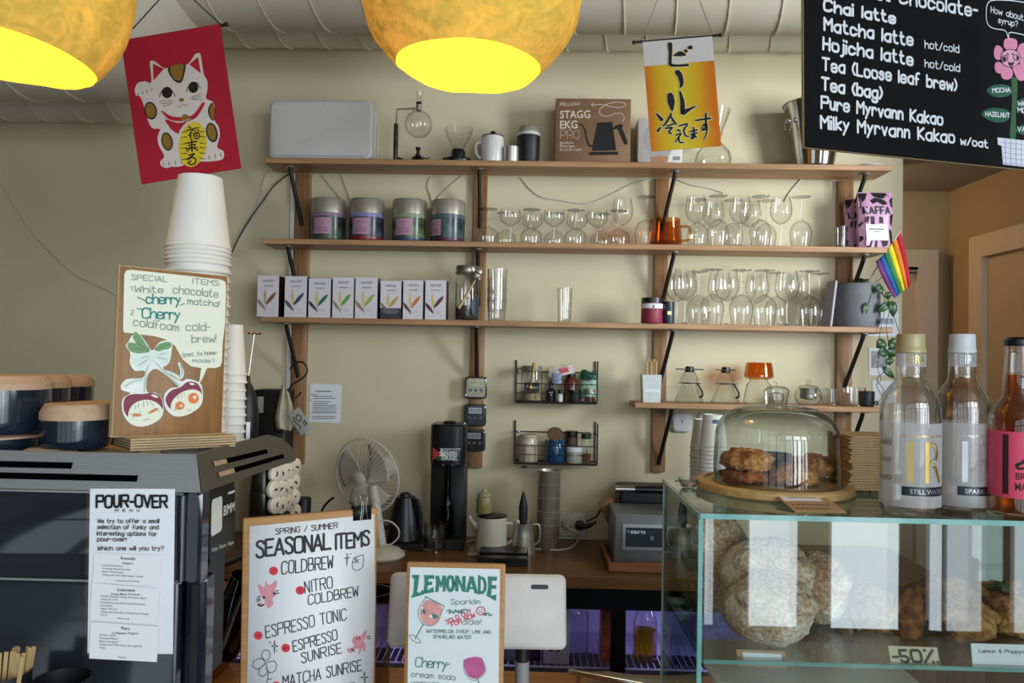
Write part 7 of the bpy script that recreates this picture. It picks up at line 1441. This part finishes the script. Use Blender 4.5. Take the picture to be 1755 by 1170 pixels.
def crumb(name, c1, c2, c3, sc=160):
    if name in MATS: return MATS[name]
    m = bpy.data.materials.new(name); m.use_nodes = True; MATS[name] = m; n = m.node_tree.nodes; L = m.node_tree.links; b = n['Principled BSDF']; tc = n.new('ShaderNodeTexCoord'); a = n.new('ShaderNodeTexNoise'); a.inputs['Scale'].default_value = sc; a.inputs['Detail'].default_value = 6; c = n.new('ShaderNodeTexNoise'); c.inputs['Scale'].default_value = 14; c.inputs['Detail'].default_value = 4
    L.new(tc.outputs['Object'], a.inputs['Vector']); L.new(tc.outputs['Object'], c.inputs['Vector']); mx = n.new('ShaderNodeMix'); mx.data_type = 'FLOAT'; mx.inputs[0].default_value = .5; L.new(a.outputs[0], mx.inputs[2]); L.new(c.outputs[0], mx.inputs[3]); rp = n.new('ShaderNodeValToRGB'); L.new(mx.outputs[0], rp.inputs[0]); e = rp.color_ramp.elements; e[0].position = .38; e[0].color = lin(c1)+[1]; e[1].position = .62; e[1].color = lin(c3)+[1]; x = e.new(.5); x.color = lin(c2)+[1]
    L.new(rp.outputs[0], b.inputs['Base Color']); b.inputs['Roughness'].default_value = .85; bp = n.new('ShaderNodeBump'); bp.inputs['Strength'].default_value = .8; bp.inputs['Distance'].default_value = .004; L.new(a.outputs[0], bp.inputs['Height']); L.new(bp.outputs[0], b.inputs['Normal']); return m
M_bun = crumb('sugared bun crust', '#96644a', '#c79c7c', '#e8dccf'); M_bun2 = crumb('pale sugared crust', '#a87a5c', '#d0b096', '#ece2d8'); M_scone = crumb('golden scone crust', '#7a4a24', '#a8733c', '#c89a5c', 110); M_crois = crumb('glossy brown pastry', '#4a2410', '#7a4420', '#a8683a', 60); M_cook = crumb('oat cookie crumb', '#7a4620', '#b0763c', '#d8a468', 130)
# sugared buns (stacked), scones and pastries: (px, py, Y, rx px, rz px, material, label, resting height above shelf or None)
BUN = [(1222, 1045, 1.44, 64, 86, M_bun, 'tall sugar-dusted bun at the left end of the display case'), (1318, 1082, 1.29, 74, 62, M_bun2, 'sugar-dusted bun at the front beside the tall one'), (1312, 985, 1.36, 76, 66, M_bun2, 'uppermost sugar-dusted bun resting on the others'), (1402, 1072, 1.40, 48, 60, M_bun, 'smaller sugared bun half hidden behind the front glass glare')]
for px, py, Y, rx, rz, mt, lb in BUN:
    q = P(px, py, Y=Y); k = Y/FPX; rz_ = rz*k; zc = q.z if py < 1000 else CS+rz_*.93; t = thing('sugared_bun', lb, 'bun', (q.x, Y, zc-rz_*.93), group='sugared buns in the display case')
    blob((0, 0, rz_*.93), (rx*k, rx*k*.85, rz_), .10, 12, px*.01, (64, 44), -rz_*.9, .05).o('bun', mt, t, angle=60)
    for j_, (dx_, dz_, fr_) in enumerate(((.45, .25, .5), (-.4, .45, .46), (.05, -.35, .52))): blob((rx*k*dx_, -rx*k*.42, rz_*(.93+dz_)), (rx*k*fr_, rx*k*fr_*.8, rz_*fr_*.72), .10, 16, px*.02+j_, (44, 30), None, .05).o('knot_fold', mt, t, angle=60)
SC_ = [(1500, 1085, 1.36, 44, 40, M_scone, 'pale golden scone near the middle of the case'), (1552, 1075, 1.33, 26, 40, M_crois, 'glossy brown pastry standing beside the half price card'), (1585, 1092, 1.42, 40, 36, M_crois, 'dark brown pastry behind the half price card'), (1655, 1095, 1.33, 52, 36, M_scone, 'broad golden scone at the front of the right pile'), (1635, 1040, 1.42, 44, 34, M_scone, 'golden scone behind the broad one'), (1735, 1100, 1.36, 46, 34, M_cook, 'brown scone behind the white name card'), (1715, 1045, 1.44, 46, 34, M_cook, 'dark scone at the back of the right pile'), (1760, 1030, 1.40, 40, 36, M_cook, 'brown scone at the right edge of the picture')]
for px, py, Y, rx, rz, mt, lb in SC_:
    q = P(px, py, Y=Y); k = Y/FPX; zc = max(CS+rz*k*.85, q.z) if py < 1060 else CS+rz*k*.85; t = thing('scone' if mt is not M_crois else 'pastry', lb, 'pastry', (q.x, Y, zc-rz*k*.85), group='scones and pastries in the display case'); blob((0, 0, rz*k*.85), (rx*k, rx*k*.8, rz*k), .35, 22, px*.013, (30, 20), -rz*k*.8).o('crust', mt, t, angle=60)
t = thing('herb_garnish', 'tuft of green herbs on the right scones', 'garnish', P(1722, 1006, Y=1.42)); blob((0, 0, 0), (.022, .02, .010), .9, 60, 3, (20, 14)).o('leaves', mat('green herb', '#3f5a2a', .6, var=.4, scale=90), t)
# cards in the case
def card(name, label, pa, pb, pc, Y, mt, lines=(), crop=None, thick=.001, lean=0, cat='card'):
    M0, bw, bh = frame3(P(*pa, Y=Y+lean), P(*pb, Y=Y+lean), P(*pc, Y=Y)); t = thing(name, label, cat, M=M0); MB().box((bw/2, thick/2, -bh/2), (bw, thick, bh)).o('card', mt, t); return t, Frame(M0, crop or (0, 0, 1)), bw, bh
M_kraft = mat('kraft card', '#b08a64', .8, var=.05, scale=50)
t, fr, bw, bh = card('price_card', 'kraft price card with white label in front of the sugared buns', (1262, 1112), (1345, 1116), (1278, 1141), 1.218, M_kraft, lean=.01); MB().box((bw*.52, -.0008, -bh*.42), (bw*.8, .0004, bh*.5)).o('white_label', M_paper, t)
t, fr, bw, bh = card('half_price_card', 'cream card reading minus fifty percent', (1522, 1106), (1606, 1109), (1520, 1140), 1.216, mat('cream card', '#cfc0a4', .8), lean=.012); fr.crop = (1400, 800, 3.163); m = MB(); fr.ln(m, '-50%.', (418, 1060), (655, 1056), 62, 14, -.0008, jit=.03); m.o('lettering', INK, t)
t, fr, bw, bh = card('name_card', 'white name card for the lemon scones at the right', (1664, 1102), (1775, 1105), (1662, 1148), 1.218, M_paper, lean=.006); fr.crop = (1400, 800, 3.163); m = MB(); fr.ln(m, 'Lemon & Poppyseed', (880, 1005), (1180, 1010), 18, 3, -.0008); m.o('lettering', mat('mid grey ink', '#6f6f74', .6), t)
# ---------------- on top of the case
TZ = CT_
def top(px, py): return P(px, py, Z=TZ)
a, b_ = top(1198, 838), top(1455, 842); c0 = (a+b_)/2; rB = (b_.x-a.x)/2
t = thing('cake_board', 'round pale wooden cake board on the display case', 'board', (c0.x, c0.y+.005, TZ)); MB().lathe([(rB*.97, 0), (rB, .003), (rB, .014), (rB*.97, .017), (rB*.90, .017), (rB*.89, .014), (0, .014)], 56).o('board', wood('pale round board', '#a5834f', '#c2a06c', 'X', 1.3, .5), t)
dc = Vector((P(1331, 800, Y=c0.y).x, c0.y+.003, TZ+.0145)); k = dc.y/FPX; rD = 103*k; zs = P(1331, 752, Y=dc.y).z-dc.z; zt = P(1331, 693, Y=dc.y).z-dc.z; zk = P(1331, 661, Y=dc.y).z-dc.z
t = thing('glass_dome', 'clear glass cake dome with round knob over the cookies', 'glass dome', dc)
G_dome = glass('dome glass', 'f4f8f7', '7a8684', refl=.07, pw=2.6)
MB().lathe([(rD, .0005), (rD*1.0, zs*.5), (rD*.985, zs*.85)]+[(rD*.985*math.cos(a*PI/32)**.62, zs*.85+(zt-zs*.85)*math.sin(a*PI/32)**.75) for a in range(1, 16)]+[(.012, zt)], 56, cap=False).o('dome', G_dome, t); MB().tube([(rD*math.cos(a*PI/28), rD*math.sin(a*PI/28), .003) for a in range(56)], .0025, 6, True).o('rim', G_dome, t)
MB().lathe([(.016, zt-.001), (.018, zt+.004), (.0195, zt+(zk-zt)*.4), (.0215, zt+(zk-zt)*.6), (.022, zt+(zk-zt)*.8), (.014, zk-.001), (0, zk)], 32, cap=False).lathe([(.010, zt+.002), (.013, zt+.01), (.012, zt+.02), (0, zt+.024)], 24, cap=False).o('knob', G_thick, t)
for px, py, dY, rx, rz, lb, lift in ((1278, 812, -.015, 42, 22, 'oat cookie on top of the left pair under the dome', .018), (1272, 828, -.02, 40, 14, 'dark oat cookie at the bottom of the left pair under the dome', 0), (1362, 828, -.03, 40, 17, 'flat oat cookie at the front right under the dome', 0), (1390, 815, .04, 34, 20, 'oat cookie at the back right under the dome', .004), (1338, 822, .055, 30, 15, 'dark cookie at the back middle under the dome', 0)):
    Y = dc.y+dY; q = P(px, py, Y=Y); k = Y/FPX; t = thing('oat_cookie', lb, 'cookie', (q.x, Y, TZ+.0145+lift), group='oat cookies under the dome'); blob((0, 0, rz*k*.9), (rx*k, rx*k*.9, rz*k), .38, 45, px*.02, (34, 20), -rz*k*.8).o('cookie', M_cook if 'dark' not in lb else M_crois, t, angle=60)
t = thing('black_ramekin', 'small black ramekin behind the cookies under the dome', 'ramekin', (P(1325, 800, Y=dc.y+.05).x+.01, dc.y+.07, TZ+.0145)); MB().lathe([(.026, 0), (.028, .003), (.031, .045), (.028, .045), (.025, .006), (0, .006)], 28).o('ramekin', M_blk, t)
# kraft card lying against the board
pa, pb, pc = top(1352, 846), top(1402, 846), top(1345, 862)
q0, q1, q2 = P(1318, 843, Z=TZ+.014), P(1400, 844, Z=TZ+.014), P(1346, 876, Z=TZ+.0012); M0, bw, bh = frame3(q0, q1, q2)
t = thing('kraft_price_card', 'kraft price card leaning on the front of the cake board', 'card', M=M0); MB().box((bw/2+.004, .0006, -bh/2), (bw, .0012, bh)).o('card', M_kraft, t); fr = Frame(M0, (1100, 800, 2.68))
m = MB(); m.box((bw*.48, -.0006, -bh*.26), (bw*.78, .0004, bh*.42)); m.o('white_label', M_paper, t); m = MB()
for zz, x0, x1 in ((.16, .3, .75), (.32, .25, .8)): ribbon(m, [(bw*x0, -bh*zz), (bw*x1, -bh*zz)], .0016, -.0014)
for r_, n_ in ((.66, 8), (.84, 7)):
    for k_ in range(n_): ribbon(m, [(bw*(.14+.1*k_), -bh*r_), (bw*(.18+.1*k_), -bh*(r_+.04))], .002, -.0008)
m.o('lettering', INK, t)
t = thing('small_glass_bowl', 'tiny upturned clear glass bowl on the case corner', 'bowl', (top(1180, 835).x, top(1180, 835).y, TZ)); MB().lathe([(.012, .001), (.014, .003), (.02, .018), (.019, .018), (.012, .005), (0, .004)], 24, cap=False).o('bowl', G_thick, t); MB().lathe([(.012, .002), (.013, .007), (0, .008)], 20).o('candle', M_satin, t)
# paper cups on the worktop, seen above and through the case
for px, Y, pt, lb, g in ((1219, 2.58, 711, 'bottom white paper cup of the nearer worktop stack', 'paper cups in the near worktop stack'), (1203, 2.72, 722, 'bottom white paper cup of the rear worktop stack', 'paper cups in the rear worktop stack')):
    x = sx(px, CZ, Y); zt = P(px, pt, Y=Y).z; c = paper_cup('paper_cup', lb, 'cup', (x, Y, CZ), .033, .045, .105, g); z = CZ; k_ = 0
    while z < zt-.105-.004: z += .0135; k_ += 1; cc = dup(c, (x+random.uniform(-.0008, .0008), Y, z), 11*k_, 'white paper cup, %s from the bottom of the %s worktop stack' % (ordw(k_+1), 'nearer' if px == 1219 else 'rear'))
    cc['label'] = 'topmost cup of the %s stack, near the wall panels' % ('nearer' if px == 1219 else 'rear')
    if px == 1219: MB().grid(lambda u, v: ((.0362-.0006+.002*(1-v))*math.cos(-PI/2+.55+(u-.5)*.6), (.0362+.002*(1-v))*math.sin(-PI/2+.55+(u-.5)*.6), .078+v*.012), 6, 1).o('printed_logo', mat('blue red print', '#3f5a78', .6, var=.5, scale=120), cc)
# napkins in wooden holder
a, b_ = top(1440, 834), top(1512, 838); YN = 1.46; x0 = P(1438, 800, Y=YN).x; x1 = P(1512, 800, Y=YN).x; zt = P(1470, 741, Y=YN).z
t = thing('napkin_holder', 'wooden napkin holder behind the water bottles', 'napkin holder', (x0+.05, YN+.03, TZ)); M_hold = wood('holder wood', '#7a4a26', '#96602f', 'Z', 1.2, .5); w_ = x1-x0+.02
MB().box((w_*.3, 0, .004), (w_*1.0, .12, .008), .001).o('base', M_hold, t); MB().box((P(1503, 800, Y=YN-.05).x-t.location.x, -.062, (P(1500, 776, Y=YN).z-TZ)/2), (.010, .012, P(1500, 776, Y=YN).z-TZ)).o('post', M_hold, t); MB().box((P(1503, 800, Y=YN-.05).x-t.location.x+.012, -.062, .05), (.02, .006, .006)).o('cross_bar', M_hold, t)
M_nap = mat('brown paper napkin', '#cfae84', .9, var=.08, scale=40); nn = 30; hh = zt-TZ-.009
for k_ in range(nn):
    z = TZ+.0085+hh*k_/nn; o = MB().box((0, 0, 0), (w_*.92, .11, hh/nn*.72), .0006) if k_ == 0 else None
    if k_ == 0: n0 = thing('paper_napkin', 'bottom folded brown paper napkin of the pile in the holder', 'napkin', (x0+w_*.46, YN, z), group='paper napkins in the holder'); o.o('folded_sheet', M_nap, n0); MB().tube([(-w_*.46, -.055, 0), (-w_*.46, .055, 0)], hh/nn*.42, 6).o('fold', mat('napkin fold', '#c49a6c', .9, var=.15, scale=60), n0)
    else: dup(n0, (x0+w_*.46+random.uniform(-.0015, .0015), YN+random.uniform(-.002, .002), z), random.uniform(-2.5, 2.5), 'folded brown paper napkin, %s from the bottom of the pile' % ordw(k_+1))
# ---------------- bottles
G_bot = glass('bottle glass', 'fbfcfc', '9aa2a4', refl=.10, pw=2.4)
def frosted():
    m = bpy.data.materials.new('frosted print'); m.use_nodes = True; n = m.node_tree.nodes; L = m.node_tree.links
    for x in list(n): n.remove(x)
    o = n.new('ShaderNodeOutputMaterial'); a = n.new('ShaderNodeBsdfTransparent'); d = n.new('ShaderNodeBsdfDiffuse'); d.inputs[0].default_value = (.82, .83, .84, 1); tr = n.new('ShaderNodeBsdfTranslucent'); tr.inputs[0].default_value = (.85, .86, .87, 1); m1 = n.new('ShaderNodeMixShader'); m1.inputs[0].default_value = .5; L.new(d.outputs[0], m1.inputs[1]); L.new(tr.outputs[0], m1.inputs[2])
    nz = n.new('ShaderNodeTexNoise'); nz.inputs['Scale'].default_value = 60; mr = n.new('ShaderNodeMapRange'); mr.inputs[3].default_value = .42; mr.inputs[4].default_value = .56; L.new(nz.outputs[0], mr.inputs[0])
    m2 = n.new('ShaderNodeMixShader'); L.new(mr.outputs[0], m2.inputs[0]); L.new(a.outputs[0], m2.inputs[1]); L.new(m1.outputs[0], m2.inputs[2]); L.new(m2.outputs[0], o.inputs[0]); return m
M_frost = frosted()
def cyl_text(t, nm, text, r, z, h, a0, mt, width=None, bold=0.0):
    """printed lettering bent round a bottle of radius r, centred at angle a0 (0 = facing the viewer)"""
    m = MB(); ftext(m, text, (0, z), h, width, align='c', bold=bold); m.v = [Vector((r*math.sin(p.x/r+a0), -r*math.cos(p.x/r+a0), p.z)) for p in m.v]; m.o(nm, mt, t)
def bottle(label, px0, px1, pyb, Y, pts, capm, letm, band, rot):
    a, b_ = P(px0, 780, Y=Y), P(px1, 780, Y=Y); r = (b_.x-a.x)/2; zb = TZ; k = Y/FPX
    t = thing('water_bottle', label, 'bottle', ((a.x+b_.x)/2, Y, zb)); Z = lambda py: P((px0+px1)/2, py, Y=Y).z-zb
    prof = [(r*.70, .003), (r*.86, .001), (r*.97, .008), (r, .022), (r, Z(712)), (r*.985, Z(698)), (r*.94, Z(685)), (r*.85, Z(673)), (r*.70, Z(663)), (r*.56, Z(655)), (r*.495, Z(648)), (r*.485, Z(638)), (r*.47, Z(604))]
    MB().lathe(prof, 48, cap=False).lathe([(r*.7, .003), (r*.4, .008), (0, .009)], 40, cap=False).o('glass', G_bot, t)
    MB().lathe([(r*.93, .012), (r*.95, .024), (r*.95, Z(712)), (r*.92, Z(694)), (r*.80, Z(678)), (r*.58, Z(664)), (0, Z(664))], 40).o('water', glass('water', 'ffffff', 'd4dadb', refl=.03), t)
    MB().lathe([(r*1.003, Z(862)), (r*1.003, Z(722))], 48, cap=False).o('frosted_band', M_frost, t); MB().lathe([(r*.492, Z(628)), (r*.492, Z(606))], 40, cap=False).o('neck_sleeve', M_frost, t)
    MB().lathe([(r*.475, Z(605)), (r*.50, Z(604)), (r*.50, Z(598)), (r*.47, Z(596)), (r*.47, Z(590)), (r*.465, Z(575)), (r*.44, Z(572.5)), (0, Z(572.5))], 40).o('cap', capm, t)
    for i_, ch in enumerate('EIRA'): cyl_text(t, 'gold_letter' if letm is M_goldL else 'silver_letter', ch, r*1.006, Z(820), Z(752)-Z(820), rot+(-1.4, -.45, .40, 1.4)[i_], letm, (.72 if ch != 'I' else .2)*r)
    cyl_text(t, 'neck_lettering', 'EIRA', r*.496, Z(623), Z(609)-Z(623), rot*.4, letm, r*.66)
    bz = MB(); hb = Z(827)-Z(842); bz.grid(lambda u, v: (r*1.007*math.sin(rot+.25+(u-.5)*1.9), -r*1.007*math.cos(rot+.25+(u-.5)*1.9), Z(842)+v*hb), 20, 1); bz.o('label_band', mat('navy foil band', '#121a26', .35), t)
    cyl_text(t, 'band_lettering', band, r*1.011, Z(838.5), Z(831)-Z(838.5), rot+.2, mat('silver print', '#b9bcc0', .35, .6), r*1.3)
    cyl_text(t, 'small_lettering', 'NATURAL MINERAL WATER', r*1.008, Z(745), Z(741)-Z(745), rot+.1, letm, r*1.5)
    return t
M_goldL = mat('gold print', '#c2a85c', .28, .8); M_silvL = mat('silver print bright', '#c4c8cc', .28, .7)
bottle('water bottle with gold cap and gold lettering on the display case', 1511, 1608, 872, 1.235, None, mat('matt gold cap', '#b3a57a', .45, .1), M_goldL, 'STILL WATER', 0.0)
bottle('water bottle with white cap and silver lettering on the display case', 1604, 1692, 870, 1.29, None, mat('white cap', '#c8ccd0', .4), M_silvL, 'SPARKLING', .06)
# amber soda bottle with pink label
Y = 1.24; a, b_ = P(1698, 780, Y=Y), P(1792, 780, Y=Y); r = (b_.x-a.x)/2; Z = lambda py: P(1745, py, Y=Y).z-TZ
t = thing('soda_bottle', 'amber soda bottle with bright pink label at the right edge', 'bottle', ((a.x+b_.x)/2, Y, TZ))
MB().lathe([(r*.8, .002), (r*.97, .006), (r, .016), (r, Z(735)), (r*.96, Z(715)), (r*.85, Z(700)), (r*.62, Z(686)), (r*.52, Z(678)), (r*.48, Z(640)), (r*.42, Z(600)), (r*.44, Z(596)), (r*.44, Z(588))], 48, cap=False).o('glass', G_bot, t)
MB().lathe([(r*.93, .008), (r*.95, .02), (r*.95, Z(735)), (r*.91, Z(716)), (r*.80, Z(702)), (r*.57, Z(688)), (r*.46, Z(676)), (r*.43, Z(642)), (0, Z(642))], 40).o('soda', glass('amber soda', 'eab050', 'b87420', refl=.03), t)
MB().lathe([(r*.46, Z(593)), (r*.48, Z(591)), (r*.47, Z(582)), (r*.38, Z(578)), (0, Z(578))], 32).o('crown_cap', M_dark, t)
MB().lathe([(r*1.004, Z(848)), (r*1.004, Z(737))], 48, cap=False).o('label', mat('bright pink label', '#d8486a', .5), t); 
cyl_text(t, 'lettering', 'BRUS', r*1.01, Z(816), Z(805)-Z(816), -.32, INK, r*.62, .01); cyl_text(t, 'lettering', 'MARKJ', r*1.01, Z(834), Z(822)-Z(834), -.28, INK, r*.74, .01)
m = MB(); ribbon(m, smooth([(-.4, .0), (-.1, .34), (.05, .62), (-.18, .55), (-.2, .35), (.1, .1), (-.35, -.1), (-.45, .02), (-.1, .08), (.25, -.12), (.4, .05)], False, 5), .07); zc = Z(792); m.v = [Vector((r*1.01*math.sin(p.x*1.1-.1), -r*1.01*math.cos(p.x*1.1-.1), zc+p.z*.052)) for p in m.v]; m.o('script_letter', INK, t)
MB().grid(lambda u, v: (r*1.008*math.sin(-1.05+u*.2), -r*1.008*math.cos(-1.05+u*.2), Z(842)+v*(Z(742)-Z(842))), 4, 1).o('dark_stripe', mat('dark maroon', '#3a1420', .5), t)
# ================================================================ papier-mache globe lamps
def shell_mat():
    m = bpy.data.materials.new('lamp paper'); m.use_nodes = True; n = m.node_tree.nodes; L = m.node_tree.links
    for x in list(n): n.remove(x)
    o = n.new('ShaderNodeOutputMaterial'); tc = n.new('ShaderNodeTexCoord'); a = n.new('ShaderNodeTexNoise'); a.inputs['Scale'].default_value = 9; a.inputs['Detail'].default_value = 7; a.inputs['Roughness'].default_value = .65; a.inputs['Distortion'].default_value = 1.6; L.new(tc.outputs['Object'], a.inputs['Vector'])
    vz = n.new('ShaderNodeTexNoise'); vz.inputs['Scale'].default_value = 26; vz.inputs['Detail'].default_value = 5; vz.inputs['Distortion'].default_value = 3.0; L.new(tc.outputs['Object'], vz.inputs['Vector']); mxx = n.new('ShaderNodeMix'); mxx.data_type = 'FLOAT'; mxx.inputs[0].default_value = .4; L.new(a.outputs[0], mxx.inputs[2]); L.new(vz.outputs[0], mxx.inputs[3]); r1 = n.new('ShaderNodeValToRGB'); L.new(mxx.outputs[0], r1.inputs[0]); e = r1.color_ramp.elements; e[0].position = .40; e[0].color = (.034, .0225, .0125, 1); e[1].position = .66; e[1].color = (.142, .090, .047, 1)
    d = n.new('ShaderNodeBsdfDiffuse'); d.inputs[0].default_value = (.58, .44, .075, 1); tr = n.new('ShaderNodeBsdfTranslucent'); L.new(r1.outputs[0], tr.inputs[0]); ad = n.new('ShaderNodeAddShader'); L.new(d.outputs[0], ad.inputs[0]); L.new(tr.outputs[0], ad.inputs[1]); L.new(ad.outputs[0], o.inputs[0])
    bp = n.new('ShaderNodeBump'); bp.inputs['Strength'].default_value = .35; bp.inputs['Distance'].default_value = .004; L.new(a.outputs[0], bp.inputs['Height']); L.new(bp.outputs[0], d.inputs['Normal'])
    return m
M_lamp = shell_mat()
def globe_lamp(label, c, R, ro, tilt, seed, power):
    t = thing('globe_lamp', label, 'lamp', c, group='papier-mache globe lamps'); t.rotation_euler = (0, math.radians(tilt), 0)
    a0 = PI-math.asin(ro/R); a1 = .16; prof = [a0+(a1-a0)*k/22 for k in range(23)]; n = 64; vs = []; fs = []
    for i, th in enumerate(prof):
        for k in range(n):
            ph = 2*PI*k/n; v = Vector((math.sin(th)*math.cos(ph), math.sin(th)*math.sin(ph), math.cos(th))); q = 1+.05*mnoise.noise(v*1.4+Vector((seed, 0, 0)))+.012*mnoise.noise(v*7+Vector((seed, 2, 0))); vs.append(v*R*q)
    for i in range(len(prof)-1):
        for k in range(n): j = (k+1) % n; fs.append((i*n+k, i*n+j, (i+1)*n+j, (i+1)*n+k))
    MB().add(vs, fs).o('paper_shade', M_lamp, t, angle=80)
    MB().lathe([(.03, R*.985), (.035, R*.99), (.03, R+.03), (.008, R+.045), (0, R+.045)], 20, cap=False).o('socket_cup', M_blk, t)
    MB().lathe([(.014, R*.95), (.016, R*.8), (.03, R*.55), (.03, R*.45), (.012, R*.32), (0, R*.31)], 20).o('bulb', mat('warm bulb', '#fff0c8', .3, emit='#ffd890', es=14), t)
    MB().tube([(0, 0, R+.04), (math.sin(math.radians(-tilt))*(CEIL-c[2]), 0, math.cos(math.radians(tilt))*(CEIL-c[2]))], .003, 8).o('cord', M_dark, t)
    l = bpy.data.lights.new('lamp_bulb_light', 'POINT'); l.energy = power; l.color = (1.0, .80, .40); l.shadow_soft_size = .05; o = bpy.data.objects.new('lamp_bulb_light', l); COL.objects.link(o); o.parent = t; o.location = (0, 0, R*.15)
    return t
q = P(806, 117, Y=1.45); R = .2075; ro = .139; globe_lamp('orange papier-mache globe lamp hanging in the middle of the view', (q.x, 1.45, q.z+math.sqrt(R*R-ro*ro)), R, ro, 1.5, 4.2, 4.6)
q = P(4, 92, Y=1.30); globe_lamp('orange papier-mache globe lamp at the left edge beside the cat banner', (q.x-.02, 1.30, q.z+.140),   .219, .168, 4, 9.7, 4.6)
